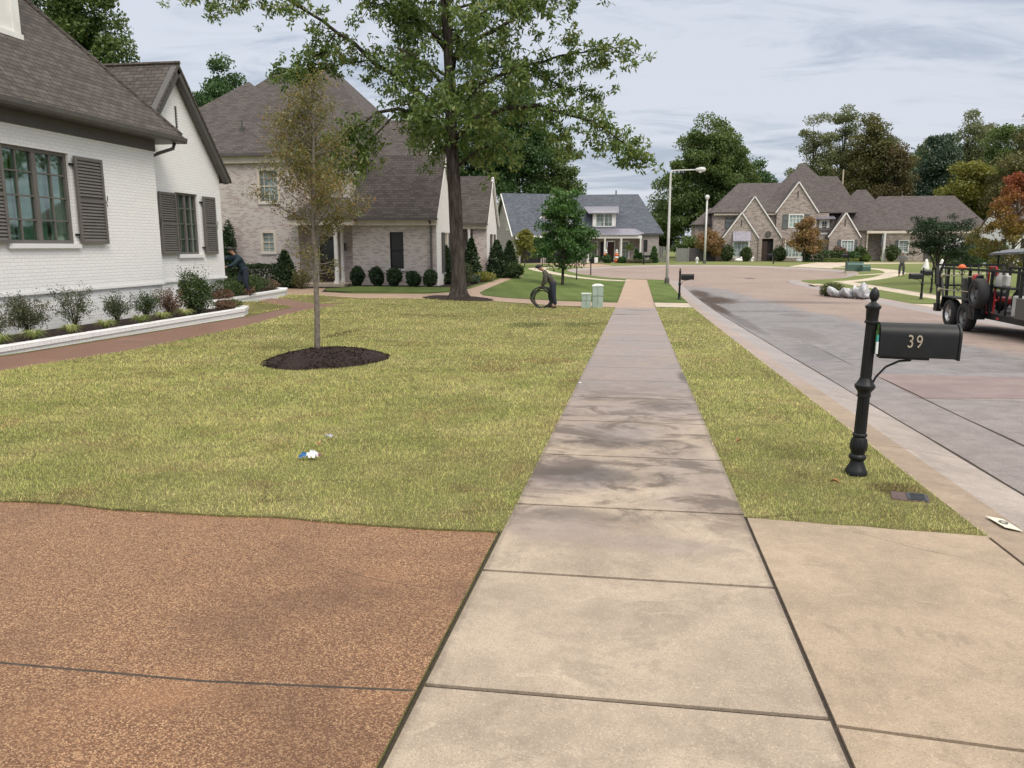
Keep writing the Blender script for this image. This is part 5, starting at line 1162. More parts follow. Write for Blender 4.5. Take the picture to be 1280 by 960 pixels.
# ---- sapling with its mulch mound
def sapling():
    rr = random.Random(9); bx, by = -5.32, 12.25; zb = h(bx, by)
    T = thing('young_cypress_tree', 'slender young tree with thin brownish olive foliage standing in a dark mulch mound', 'tree', (bx, by, zb + .15))
    mb = MB(); L = []; H0 = 4.35
    tr = [Vector((.012 * math.sin(z * 2.1) + .025 * z, .01 * math.cos(z * 1.7), z)) for z in np.linspace(-.2, H0, 14)]
    mb.tube(tr, [.06, .05] + [.047 * (1 - i / 13) ** .8 + .006 for i in range(2, 14)], 10)
    prof = lambda z: np.interp(z, [1.15, 1.6, 1.9, 2.4, 3.1, 3.8, 4.3, 4.9], [.12, .40, .72, .98, .90, .58, .28, .1])
    for k in range(84):
        z = 1.15 + (H0 - 1.2) * ((k + rr.random()) / 84) ** .85; a = rr.uniform(0, 2 * pi); f = z / H0 * 13; i = min(int(f), 12); p = tr[0].lerp(tr[0], 0); p = Vector((.025 * z, 0, z))
        ln = prof(z + .25) * rr.uniform(.6, 1.12); up = rr.uniform(.35, .85) if z > 1.7 else rr.uniform(.0, .3); d = Vector((math.cos(a), math.sin(a), up))
        c = [p, p + d * ln * .4, p + d * ln * .75 + Vector((0, 0, .04 * ln)), p + d * ln + Vector((0, 0, .12 * ln))]
        mb.tube(c, [.011, .008, .005, .0025], 4, caps=False)
        dens = .35 if z < 1.75 else (1.0 if z < 3.6 else .7)
        for j in range(int(ln * 54 * dens) + 2):
            t_ = rr.uniform(.2, 1.0); q = c[0].lerp(c[3], t_) + Vector([rr.gauss(0, .055) for _ in range(3)]); e = q + Vector([rr.gauss(0, .09) for _ in range(3)])
            if j % 3 == 0: mb.tube([q, e], [.003, .0015], 3, caps=False)
            n = rr.randint(4, 9); s = np.linspace(0, 1, n)[:, None]; L.append(np.array(q)[None] * (1 - s) + np.array(e)[None] * s + RNG.normal(0, .022, (n, 3)))
    mb.build('trunk', M_BARKG, T, smooth=True); P = np.concatenate(L)
    tri_mesh('crown', leafquads(P, .03, .066, .1, .38), 4, LM['sap'], RNG.random(len(P)), T); print('sapling', len(P))
    cx, cy = -5.12, 12.2; mb = MB(); nr, n = 9, 56; vs = []
    for i in range(nr + 1):
        r = i / nr
        for k in range(n):
            a = 2 * pi * k / n; w = 1 + .05 * math.sin(3 * a + 1) + .03 * math.sin(7 * a); x = cx + .97 * w * r * math.cos(a); y = cy + 1.32 * w * r * math.sin(a)
            vs.append((x, y, h(x, y) + .17 * (1 - r ** 2.2) + (rr.uniform(0, .025) if i < nr else -.03)))
    mb.add(vs, [(i*n + k, i*n + (k+1) % n, (i+1)*n + (k+1) % n, (i+1)*n + k) for i in range(nr) for k in range(n)])
    mb.add(vs[:n], [tuple(range(n))])
    # loose bark chips
    for _ in range(2600):
        a = rr.uniform(0, 2 * pi); r = math.sqrt(rr.random()) * 1.02; x = cx + .97 * r * math.cos(a); y = cy + 1.32 * r * math.sin(a); z = h(x, y) + max(0, .17 * (1 - r ** 2.2)) + .012
        d = Vector([rr.gauss(0, 1), rr.gauss(0, 1), rr.gauss(0, .5)]).normalized() * rr.uniform(.012, .035); e = Vector([rr.gauss(0, 1), rr.gauss(0, 1), rr.gauss(0, .5)]).normalized() * rr.uniform(.005, .012); c = Vector((x, y, z))
        mb.add([c - d - e, c + d - e, c + d + e, c - d + e], [(0, 1, 2, 3)])
    m_ = mb.build('mulch_mound', M_MULCH, origin=(cx, cy, h(cx, cy))); tag(m_, 'dark bark mulch mound under the slender young tree', 'mulch', kind='stuff')
sapling()
# ---- middle distance trees
def small_tree(name, label, x, y, ztop, zbot, r, mat, n=60, per=150, leaf=(.10, .2), clump=(.35, .7), tr=.07, seed=1, crown=None, group=None):
    zc = (ztop + zbot) / 2; rz = (ztop - zbot) / 2
    cr = crown or [(0, 0, zc - rz * .25, r, r, rz * .7), (0, 0, zc + rz * .3, r * .65, r * .65, rz * .7)]
    return clump_tree(name, label, x, y, cr, mat, n, per, leaf, clump=clump, trunk_r=tr, seed=seed, group=group)
small_tree('young_oak_tree', 'young dark green bushy tree behind the man with the hose', -4.35, 46, 5.0, .25, 1.75, 'young', 105, 125, (.11, .22), (.28, .6), .09, 31)
small_tree('young_oak_tree', 'small dark tree with a bare thin stem right of the bushy young tree', -4.1, 53.6, 2.6, .4, 1.05, 'young', 36, 130, (.11, .22), (.25, .45), .045, 32)
small_tree('ornamental_tree', 'narrow yellowing tree in front of the garage doors of the grey house', px2(656, 70), 70, 3.5, .35, .85, 'yellow', 44, 110, (.12, .24), (.3, .5), .05, 33, crown=[(0, 0, 1.6, .8, .8, 1.3), (0, 0, 2.5, .55, .55, .9)])
small_tree('ornamental_tree', 'small light green tree beside the yellowing tree near the grey garage', px2(678, 74), 74, 3.0, .4, 1.3, 'oak', 40, 110, (.12, .24), (.3, .55), .05, 34)
small_tree('ornamental_tree', 'round red and green tree in front of the big window of the brown house', px2(1006, 93), 93, 4.6, .6, 2.0, 'orange', 56, 130, (.16, .3), (.4, .8), .09, 35)
small_tree('ornamental_tree', 'orange tree left of the brown house beside the lamp post', px2(886, 95), 95, 3.5, .3, 1.8, 'orange', 40, 120, (.16, .3), (.4, .8), .09, 36)
small_tree('ornamental_tree', 'green bushy tree behind the grey fence panels', px2(862, 99), 99, 3.2, 0, 2.2, 'mid', 46, 130, (.16, .3), (.5, .9), .09, 37)
# crape myrtle: several bare stems, flat wide top
X0, Y0 = px2(1176, 50), 50; zc0 = h(X0, Y0)
cm_ = thing('crape_myrtle_tree', 'dark spreading crape myrtle with bare twisted stems behind the trailer', 'tree', (X0, Y0, zc0)); rr = random.Random(2); mb = MB(); L = []
for k in range(5):
    a = k * 1.3 + .4; p = [Vector((.06 * math.cos(a), .06 * math.sin(a), -.1)), Vector((.16 * math.cos(a), .16 * math.sin(a), .8)), Vector((.5 * math.cos(a), .4 * math.sin(a), 1.7)), Vector((1.0 * math.cos(a), .8 * math.sin(a), 2.4))]
    mb.tube(p, [.07, .06, .045, .03], 6)
    for q in range(9):
        b = a + rr.uniform(-.8, .8); e = Vector((rr.uniform(.6, 1.85) * math.cos(b), rr.uniform(.5, 1.4) * math.sin(b), rr.uniform(1.9, 3.8) - .25 * abs(q - 4) * .3)); mb.tube([p[2].lerp(p[3], rr.random()), p[3].lerp(e, .6) + Vector((0, 0, .1)), e], [.02, .012, .005], 4)
        for w_ in range(3): L.append(in_shell(110, .2) * np.array([.42, .42, .2]) + np.array(e + Vector([rr.gauss(0, .25), rr.gauss(0, .25), rr.gauss(0, .16)])))
mb.build('trunk', M_BARK, cm_, smooth=True); P = np.concatenate(L); tri_mesh('crown', leafquads(P, .06, .14, .1, .6), 4, LM['shrub'], RNG.random(len(P)) * .55, cm_)
# red maple: red at the top and right, green and orange low on the left
X0, Y0 = px2(1266, 43), 43; zb0 = h(X0, Y0); mt = thing('red_maple_tree', 'maple turning crimson at the top and orange green below, right edge behind the trailer', 'tree', (X0, Y0, zb0))
L = []; rr = random.Random(12); mb = MB(); mb.tube([(0, 0, -.2), (0, 0, 1.2), (.05, 0, 2.8), (.1, 0, 5.2)], [.11, .09, .07, .02], 8)
for k in range(120):
    f = rr.random() ** .8; z = 1.0 + f * 4.6; rad = np.interp(z, [1.0, 1.8, 3, 4.4, 5.6], [1.5, 1.75, 1.6, 1.15, .35]); a = rr.uniform(0, 2*pi); r = rad * rr.random() ** .5
    if z < 3 and math.cos(a) < 0: r *= 1.15
    e = np.array((r * math.cos(a), r * math.sin(a), z)); mb.tube([(0, 0, max(.9, z - r * .8)), tuple(e * np.array((.6, .6, 1)) - np.array((0, 0, .1 * r))), tuple(e)], [.02, .012, .004], 4); L.append(in_shell(150, .2) * np.array([.36, .36, .24]) + e)
mb.build('trunk', M_BARKG, mt, smooth=True); P = np.concatenate(L)
rd = np.clip((P[:, 2] - 1.2) / 4.0 * .95 + P[:, 0] * .10 + RNG.normal(0, .14, len(P)), 0, 1)
tri_mesh('crown', leafquads(P, .07, .14, .2, .7), 4, LM['maple'], rd, mt)

# ---- shrubs
def shrub(name, label, x, y, rx, ry, hh, mat, n=1500, leaf=(.03, .07), z0=None, shape='round', group=None, stems=True, seed=1, lo=.55, lumps=9):
    zb = h(x, y) if z0 is None else z0; T = thing(name, label, 'shrub', (x, y, zb), group=group); rr = np.random.default_rng(seed)
    D = rr.normal(size=(n, 3)); D /= np.linalg.norm(D, axis=1)[:, None]; r = (lo + (1 - lo) * rr.random((n, 1)) ** .6)
    B = rr.normal(size=(lumps, 3)); B /= np.linalg.norm(B, axis=1)[:, None]; lump = 1 + .30 * (np.maximum(0, (D @ B.T)) ** 8).max(1)[:, None] - .12
    P = D * r * lump
    if shape == 'round': P = P * np.array([rx, ry, hh * .5]) + np.array([0, 0, hh * .5])
    elif shape == 'cone':
        z = rr.random(n) ** 1.25; a = rr.uniform(0, 2*pi, n); q = np.minimum(1, z * 6 + .5) * (1 - z) ** .65 * (lo + (1 - lo) * rr.random(n) ** .5) * (1 + .13 * np.sin(a * 3 + z * 17 + seed) + .12 * np.sin(a * 5 - z * 29 + seed * 2) + .05 * np.sin(z * 60)); P = np.c_[q * rx * np.cos(a), q * ry * np.sin(a), z * hh]
    elif shape == 'box':
        P = (rr.random((n, 3)) * 2 - 1); k = rr.integers(0, 3, n); s = np.sign(P[np.arange(n), k]); P[np.arange(n), k] = s * rr.uniform(.8, 1.03, n); P = P * np.array([rx, ry, hh * .5]) + np.array([0, 0, hh * .5]); P[:, 2] += .03 * np.sin(P[:, 0] * 7)
    P[:, 2] = np.maximum(P[:, 2], .02)
    tri_mesh('foliage', leafquads(P, leaf[0] * 1.35, leaf[1] * 1.35, -.2, .62), 4, LM[mat], rr.random(n), T)
    mb = MB()
    for k in range(7):
        a = rr.uniform(0, 2*pi); e = (rx * .55 * math.cos(a), ry * .55 * math.sin(a), hh * rr.uniform(.5, .8)); mb.tube([(e[0]*.12, e[1]*.12, -.1), (e[0]*.5, e[1]*.5, e[2]*.5), e], [.018, .012, .005], 5)
    mb.build('stem', M_BARK, T, smooth=True); return T
Yr = 36.45; G5 = 'round clipped shrubs along the pink brick wing'
for i, (px, hh, lb) in enumerate(((445, .95, 'round clipped shrub nearest the white porch column'), (469.5, 1.0, 'tallest round clipped shrub, second from the white porch column'), (492, .95, 'round clipped shrub directly under the dark window'),
                        (515.7, .78, 'low round clipped shrub left of the bent grey pipe'), (536.7, .82, 'loose rounded shrub below the downspout of the brick wing'))):
    shrub('round_shrub', lb, px2(px, Yr), Yr, .34, .34, hh, 'shrub', 2600, (.05, .10), group=G5, seed=40 + i)
shrub('cone_shrub', 'cone shaped glossy evergreen at the end of the hedge under the small window', px2(355, 35), 35, .62, .6, 1.75, 'shrub', 4200, (.06, .12), shape='cone', seed=46)
shrub('clipped_hedge', 'clipped dark hedge along the pink brick wall behind the bending man', px2(318, 35.6), 35.6, 1.25, .45, 1.05, 'shrub', 8000, (.05, .10), shape='box', seed=47)
shrub('loose_shrub', 'thin pale flowering shrub right of the cone shaped evergreen', px2(374, 34.6), 34.6, .5, .45, .85, 'olive', 1100, (.04, .08), seed=48, lo=.2)
shrub('climbing_plant', 'dark climbing plant on the brick wall at the white house corner', px2(284, 36.9), 37.05, .45, .25, 3.3, 'shrub', 2600, (.06, .12), seed=49, lo=.2)
zp = ZT2 - .05
shrub('boxwood_shrub', 'dark green rounded boxwood in front of the white gable corner', -13.3, 24.4, .55, .7, .66, 'box', 4200, (.025, .05), z0=zp, seed=50)
shrub('boxwood_shrub', 'dark green boxwood to the right of the white gable corner', -13.7, 26.0, .55, .8, .66, 'box', 3600, (.025, .05), z0=zp, seed=51)
shrub('boxwood_shrub', 'small boxwood nearest the white house gable wall', -12.95, 22.6, .3, .75, .62, 'box', 2600, (.025, .05), z0=zp, seed=56)
shrub('boxwood_shrub', 'dark boxwood hiding the feet of the man at the house corner', -12.98, 23.45, .28, .45, .56, 'box', 2400, (.025, .05), z0=zp, seed=58)
shrub('red_barberry_shrub', 'low reddish shrub at the near edge of the far planter', -12.95, 24.1, .28, .55, .34, 'red', 1900, (.02, .045), z0=zp, seed=52)
shrub('red_barberry_shrub', 'low reddish shrub left of the first, near the gable wall', -12.7, 22.3, .22, .6, .34, 'red', 1500, (.02, .045), z0=zp, seed=57)
shrub('red_barberry_shrub', 'reddish shrub at the right end of the far planter', -13.6, 27.2, .3, .6, .42, 'red', 1600, (.025, .05), z0=zp, seed=53)
zp = ZT1 - .03
for i, (yy, hh, r, mt_, lb) in enumerate(((12.6, .72, .40, 'nand', 'airy nandina shrub at the left edge of the planter'), (13.45, .82, .44, 'nand', 'dense dark airy shrub left of centre in the white planter'), (14.75, .90, .48, 'nand', 'tallest airy nandina shrub in front of the white wall'),
        (16.1, .66, .38, 'nand', 'thin airy nandina shrub in the middle of the white planter'), (17.2, .70, .36, 'box', 'light green airy shrub right of the planter middle'), (18.15, .72, .42, 'red', 'reddish brown airy shrub beside the tall upright bush'))):
    rr = random.Random(60 + i); T = thing('nandina_shrub', lb, 'shrub', (-11.85, yy, zp), group='airy shrubs in the white brick planter'); mb = MB(); L = []
    for k in range(34):
        a = rr.uniform(0, 2*pi); q = rr.uniform(.25, 1) * r; zt = hh * rr.uniform(.35, 1.05); e = Vector((q * math.cos(a), q * math.sin(a), zt)); mb.tube([(0, 0, -.05), (e.x * .3, e.y * .3, zt * .55), e], [.008, .005, .002], 4, caps=False)
        for u in range(7 if i != 1 else 12):
            c = e.lerp(Vector((e.x * .3, e.y * .3, zt * .55)), rr.uniform(0, .9)) + Vector([rr.gauss(0, .06) for _ in range(3)]); L.append(RNG.normal(0, .035, (11, 3)) + np.array(c))
    mb.build('stem', M_BARK, T); P = np.concatenate(L); tri_mesh('foliage', leafquads(P, .03, .062, .1, .36), 4, LM[mt_], RNG.random(len(P)), T)
T = shrub('upright_shrub', 'tall upright dark green bush at the corner of the white house', -11.75, 19.2, .46, .52, 1.05, 'box', 3600, (.03, .06), z0=zp, seed=70, lo=.3)
rr = random.Random(3)
P = []
for k in range(46):
    a = rr.uniform(0, 2*pi); q = rr.random() ** .5 * .48; ztp = rr.uniform(.75, 1.28); s = np.linspace(.1, 1, 60)[:, None]; P.append(np.c_[q * math.cos(a) * (.4 + .6 * s), q * math.sin(a) * (.4 + .6 * s), ztp * s] + RNG.normal(0, .022, (60, 3)))
P = np.concatenate(P); tri_mesh('foliage', leafquads(P, .03, .055, -.6, .4), 4, LM['box'], RNG.random(len(P)) * .9, T)
for i, (yy, x_, hh, mt_, lb) in enumerate(((20.1, -11.4, .28, 'red', 'low dark red shrub at the foot of the tall upright bush'), (20.8, -11.6, .24, 'olive', 'low dull green shrub at the right end of the white planter'), (21.2, -12.0, .2, 'red', 'small purple shrub in the planter end corner'))):
    shrub('low_shrub', lb, x_, yy, .32, .35, hh, mt_, 900, (.03, .05), z0=zp, seed=75 + i, lo=.3)
for i, (yy, lb) in enumerate(((12.15, 'striped grass tuft at the left picture edge'), (12.95, 'small striped grass tuft beside the edge tuft'), (13.95, 'wide striped grass tuft below the second shrub'), (15.0, 'faint striped grass tuft below the tallest shrub'), (16.2, 'bright striped grass tuft in the middle of the planter'), (17.05, 'striped grass tuft below the light green shrub'), (18.0, 'striped grass tuft left of the tall upright bush'))):
    rr = random.Random(80 + i); T = thing('striped_grass', lb, 'ornamental grass', (-11.32, yy, zp), group='striped grass tufts in the white planter'); V = []
    for k in range(170):
        a = rr.uniform(0, 2*pi); ln = rr.uniform(.18, .34); e1 = Vector((math.cos(a) * ln * .45, math.sin(a) * ln * .45, ln * .62)); e2 = Vector((math.cos(a) * ln * 1.0, math.sin(a) * ln * 1.0, ln * rr.uniform(.2, .62))); s = Vector((-math.sin(a), math.cos(a), 0)) * .0055
        o_ = Vector((math.cos(a), math.sin(a), 0)) * .03
        V.append([o_ - s, o_ + s, e1 + s, e1 - s]); V.append([e1 - s, e1 + s, e2 + s * .2, e2 - s * .2])
    V = np.array([[tuple(p) for p in q] for q in V]); tri_mesh('blades', V, 4, LM['blade'], np.repeat(RNG.random(170), 2), T)
# evergreens by the second gable of the pink house
GE = 'evergreens by the pink house path'
shrub('evergreen_shrub', 'tall glossy evergreen right of the oak trunk', px2(589, 44), 44, .65, .65, 2.35, 'shrub', 4200, (.07, .14), shape='cone', seed=90, group=GE)
shrub('evergreen_shrub', 'dark evergreen left of the oak trunk by the shuttered window', px2(557, 39.4), 39.4, .55, .55, 1.9, 'shrub', 3200, (.07, .13), shape='cone', seed=91, group=GE)
shrub('evergreen_shrub', 'tall evergreen at the corner of the second gable', px2(621, 49.2), 49.2, .8, .75, 2.3, 'shrub', 4600, (.07, .14), shape='cone', seed=92, group=GE)
shrub('evergreen_shrub', 'outer tall evergreen right of the second gable', px2(637, 51), 51, .7, .7, 2.3, 'shrub', 4200, (.07, .14), shape='cone', seed=93, group=GE)
shrub('evergreen_shrub', 'low spreading evergreen at the foot of the outer pair', px2(640, 49.4), 49.4, .85, .6, .95, 'box', 2400, (.06, .11), seed=94, group=GE)
shrub('low_shrub', 'pale variegated shrub just right of the oak trunk', px2(579, 38.6), 38.6, .5, .5, 1.15, 'nand', 1700, (.05, .1), seed=95)
shrub('low_shrub', 'low bright green ground cover shrub beside the curving path', px2(604, 44), 44, .65, 1.4, .55, 'yellow', 2400, (.05, .09), seed=96)
shrub('low_shrub', 'small blue-green rounded shrub beside the curving path', px2(592, 40.5), 40.5, .35, .4, .5, 'blue', 900, (.04, .08), seed=97)
# shrubs at the far houses
GF = 'shrubs in front of the far houses'
for i, (px, yy, r, hh, mt_, shp, lb) in enumerate((
    (744, 83.6, .5, .8, 'dark', 'round', 'dark round shrub left of the grey house door'), (759, 83.4, .45, .8, 'dark', 'round', 'dark round shrub below the left orange porch figure'), (779, 83.6, .45, .6, 'dark', 'round', 'dark round shrub below the porch window'),
    (796, 83.8, .35, 1.4, 'dark', 'cone', 'narrow dark evergreen left of the last porch column'), (801, 83.8, .35, 1.0, 'dark', 'cone', 'low evergreen at the foot of the last porch column'), (818, 84.6, .5, 1.7, 'dark', 'cone', 'pointed evergreen at the right end of the grey house'),
    (687, 84.5, .7, 1.5, 'dark', 'cone', 'dark evergreen right of the grey garage doors'),
    (910, 94.4, .75, 1.9, 'box', 'round', 'oval bush left of the bay window of the brown house'), (933, 94.4, .7, 1.6, 'box', 'round', 'oval bush right of the bay window of the brown house'), (975, 95.4, .8, 1.8, 'box', 'round', 'oval bush right of the arched doorway'),
    (1029, 94.6, 2.1, 1.2, 'dark', 'box', 'long dark hedge under the small dormer'), (1050, 94.8, 1.0, 1.7, 'red', 'round', 'dark reddish bush left of the fourth gable window'), (1066, 94.6, .9, 1.2, 'dark', 'round', 'dark bush right of the fourth gable window'), (1076, 95, .8, 1.7, 'box', 'round', 'light green bush left of the white column'),
    (1116, 96.2, .8, 2.0, 'box', 'round', 'oval bush between the white column and the garage'), (1083, 94.6, .5, .9, 'oak', 'round', 'small bush left of the white column'),
    (1198, 78, 2.4, 1.7, 'mid', 'round', 'wide green bushes in front of the white gabled house'), (1219, 76, .8, 2.6, 'dark', 'cone', 'tall dark evergreen against the white gable'), (1245, 74, 1.1, 2.2, 'dark', 'round', 'dark bush right of the white gabled house'))):
    shrub('garden_shrub', lb, px2(px, yy), yy, r, min(r, .8), hh, mt_, 1300 if r < 1.5 else 3000, (.1, .2), group=GF, seed=100 + i, shape=shp)
for i, (p0, p1, yy, lb) in enumerate(((783, 815, 83.2, 'low white flowering plants along the grey house front'), (1030, 1075, 93.6, 'low pale border plants in front of the brown house'))):
    x0, x1 = px2(p0, yy), px2(p1, yy); n = 1500; P = np.c_[RNG.uniform(x0, x1, n), RNG.uniform(yy - .4, yy + .4, n), np.zeros(n)]; P[:, 2] = H(P[:, 0], P[:, 1]) + RNG.random(n) * .4
    tag(tri_mesh('flower_border', leafquads(P, .08, .16, -.3, .6), 4, LM['nand' if i == 0 else 'oak'], np.clip(RNG.random(n) + .3, 0, 1)), lb, 'flowers', kind='stuff')
# hanging ferns on the grey porch
for px, lb in ((742, 'hanging fern basket on the left of the grey porch'), (787, 'hanging fern basket on the right of the grey porch')):
    X = px2(px, 84.9); T = thing('hanging_basket', lb, 'hanging plant', (X, 84.88, 1.45), group='hanging ferns on the grey porch'); n = 700
    P = in_shell(n, .3) * np.array([.5, .4, .38]) + np.array([0, 0, .1]); tri_mesh('foliage', leafquads(P, .1, .2, .5, .3), 4, LM['oak'], RNG.random(n), T)
    mb = MB(); mb.lathe([(.12, -.05), (.2, .12), (.2, .14)], (0, 0, 0), 10); mb.build('basket', M_BARK, T); mb = MB(); mb.tube([(0, 0, .1), (0, 0, 1.2)], .01, 4); mb.build('hanger', M_BLACK, T)
# turf fringe spilling over the paving edges is part of the grass mesh; a few fallen leaves
M_FL = paint('dry_leaf', (.30, .15, .06), .7, .3, 20)
for i, (x, y, lb) in enumerate(((-2.72, 6.22, 'curled orange brown leaf above the blue wrapper on the lawn'), (.95, 7.0, 'dry leaf on the verge left of the mailbox post, further up'), (1.48, 5.75, 'pale dry leaf on the verge near the mailbox post'))):
    mb = MB(); s = .045 if i == 0 else .03; rr = random.Random(i); n = 7; vs = []
    for k in range(n):
        f = k / (n - 1); w_ = s * .55 * math.sin(pi * f) ** .8 + .001; c = .35 * s * math.sin(pi * f)
        vs += [(f * 2 * s - s, -w_, c + .012 + w_ * .5), (f * 2 * s - s, 0, c), (f * 2 * s - s, w_, c + .012 + w_ * .5)]
    mb.add(vs, [(3*k, 3*k+1, 3*k+4, 3*k+3) for k in range(n-1)] + [(3*k+1, 3*k+2, 3*k+5, 3*k+4) for k in range(n-1)]); mb.tube([(s, 0, 0), (s * 1.5, .005, .01)], .0015, 4)
    o = mb.build('fallen_leaf', M_FL); o.location = (x, y, h(x, y) + (.02 if x < -1 and y > 4.4 or y > 5 else .004)); o.rotation_euler = (0, 0, rr.uniform(0, 6)); tag(o, lb, 'leaf', 'fallen leaves near the sidewalk')
# ------------------------------------------------------------------ street furniture and small things
M_DIG = paint('brass_digits', (.48, .42, .33), .35, .1, 20, metal=.6)
def mailbox(name, label, x, y, side=1, digits=None, hgt=1.42, rz=0, parcel=None, group=None, tilt=(0, 0)):
    zb = h(x, y); T = thing(name, label, 'mailbox', (x, y, zb), rz=rz, group=group); T.rotation_euler = (tilt[0], tilt[1], rz)
    mb = MB()
    mb.lathe([(.078, -.02), (.082, .0), (.082, .03), (.074, .045), (.06, .075), (.05, .10), (.048, .115), (.058, .125), (.064, .14), (.06, .155), (.05, .165), (.052, .18), (.062, .21), (.064, .24), (.055, .275), (.045, .30), (.054, .31), (.054, .322), (.046, .33)], n=22)
    mb.lathe([(.043, .328), (.040, .60), (.046, .61), (.05, .625), (.046, .64), (.05, .655), (.066, .675), (.074, .69), (.074, .705), (.06, .72), (.05, .74), (.042, .76)], n=22)
    mb.lathe([(.040, .758), (.036, hgt - .26)], n=22)
    for k in range(12):
        a = k * pi / 6; mb.tube([(.040 * math.cos(a), .040 * math.sin(a), .34), (.038 * math.cos(a), .038 * math.sin(a), .60)], .006, 5)
        mb.tube([(.037 * math.cos(a), .037 * math.sin(a), .77), (.034 * math.cos(a), .034 * math.sin(a), hgt - .27)], .0055, 5)
        mb.tube([(.058 * math.cos(a), .058 * math.sin(a), .20), (.06 * math.cos(a), .06 * math.sin(a), .24), (.05 * math.cos(a), .05 * math.sin(a), .285)], .006, 5)
    mb.build('post', M_BLACK, T, smooth='auto')
    mb = MB(); z = hgt
    mb.lathe([(.038, z - .27), (.05, z - .262), (.05, z - .25), (.043, z - .245), (.047, z - .16), (.056, z - .15), (.056, z - .135), (.04, z - .125), (.022, z - .11), (.018, z - .10), (.030, z - .085), (.036, z - .06), (.030, z - .03), (.014, z - .005), (.004, z + .004)], n=20); mb.build('finial', M_BLACK, T, smooth='auto')
    # the box: arched top, open lid lip
    s = side; x0, x1 = .05 * s, .585 * s; w, hb, zz = .085, .155, hgt - .50; prof = [(-w, 0), (w, 0), (w, hb)] + [(w * math.cos(t_), hb + w * 1.08 * math.sin(t_)) for t_ in np.linspace(0, pi, 13)[1:]]
    mb = MB(); mb.prism([(x0, a, zz + b) for a, b in (prof if s < 0 else prof[::-1])], (x1 - x0, 0, 0)); bx = mb.build('box', M_BLACK, T, smooth='auto', bevel=.004)
    mb = MB(); k = 1.07; pr = [(a * k, (b - .12) * k + .12) for a, b in prof]; mb.prism([(x1 - .0 * s, a, zz + b) for a, b in (pr if s < 0 else pr[::-1])], (.018 * s, 0, 0)); mb.build('door', M_BLACK, bx, smooth='auto', bevel=.003)
    mb = MB(); mb.box(x0 + .02 * s, -.05, zz - .02, x0 + .36 * s, .05, zz - .001); mb.tube([(s * .30, 0, zz - .03), (s * .22, 0, zz - .04), (s * .13, 0, zz - .09), (s * .07, 0, zz - .17), (s * .045, 0, zz - .235)], .0085, 8); mb.box(.035 * s, -.01, zz - .26, .055 * s, .01, zz - .2)
    mb.build('bracket', M_BLACK, T, smooth='auto')
    if digits:
        cu = bpy.data.curves.new('house_number', 'FONT'); cu.body = digits; cu.size = .135; cu.extrude = .0015; cu.offset = 0.0; cu.space_character = 1.22; cu.materials.append(M_DIG)
        tmp = bpy.data.objects.new('tmp', cu); dm_ = bpy.data.meshes.new_from_object(tmp); bpy.data.objects.remove(tmp); o = bpy.data.objects.new('house_number', dm_); COL.objects.link(o); o.parent = bx; o.rotation_euler = (pi / 2, 0, 0); o.scale = (.72, 1, 1); o.location = (.235 * s, -w - .006, zz + .075)
    return T
mbx = mailbox('mailbox', 'black mailbox numbered 39 on an ornate cast post in the near verge', 1.72, 6.1, 1, '39', hgt=1.44, rz=R(-3), tilt=(0, R(1.2)))
mb = MB(); zz = h(1.72, 6.1) + .955
mb.add([(1.771, 6.02, zz), (1.779, 6.02, zz + .22), (1.779, 6.14, zz + .23), (1.773, 6.14, zz + .0)], [(0, 1, 2, 3)], 0); mb.box(1.768, 6.035, zz + .02, 1.784, 6.05, zz + .17, 0); mb.box(1.766, 6.012, zz - .0, 1.781, 6.03, zz + .09, 1); mb.box(1.767, 6.014, zz + .09, 1.780, 6.032, zz + .14, 2)
tag(mb.build('mail_flyer', [paint('green_print', (.10, .20, .06), .4), paint('white_print', (.7, .75, .75), .4), paint('teal_print', (.05, .32, .30), .4)], origin=(1.79, 6.03, zz)), 'green and white folded flyer stuck behind the near mailbox', 'flyer')
mailbox('mailbox', 'black mailbox on a post at the end of the green verge beside the lamp post', 1.88, 34.9, 1, None, hgt=1.38)
mailbox('mailbox', 'black mailbox on the verge across the road left of the trailer', 12.55, 36.9, -1, None, hgt=1.42, rz=R(10))
mailbox('mailbox', 'black mailbox partly hidden behind the rear gate of the trailer', 14.9, 42.5, -1, None, hgt=1.42, rz=R(10))
mailbox('mailbox', 'tiny black mailbox in front of the arched doorway of the brown house', PX(967, 82), 81.6, -1, None, hgt=1.3)
mailbox('mailbox', 'tiny black mailbox left of the green transformer boxes', PX(1060, 72), 71.5, -1, None, hgt=1.5)
mailbox('mailbox', 'tiny black mailbox at the kerb in front of the last grey porch column', PX(805, 80), 79.9, 1, None, hgt=1.2)
T = thing('mailbox', 'dark mailbox with a white side box on a thin post left of the cul-de-sac', 'mailbox', (PX(739, 62.5), 62.5, h(-3.6, 62.5)))
mb = MB(); mb.tube([(0, 0, -.1), (0, 0, 1.1)], .045, 8); mb.build('post', M_BLACK, T)
mb = MB(); mb.box(-.05, -.12, .85, .28, .12, 1.25); mb.build('box', M_BLACK, T, bevel=.02); mb = MB(); mb.box(.28, -.14, .9, .55, .14, 1.32); mb.build('side_box', M_WTRIM, T, bevel=.02)

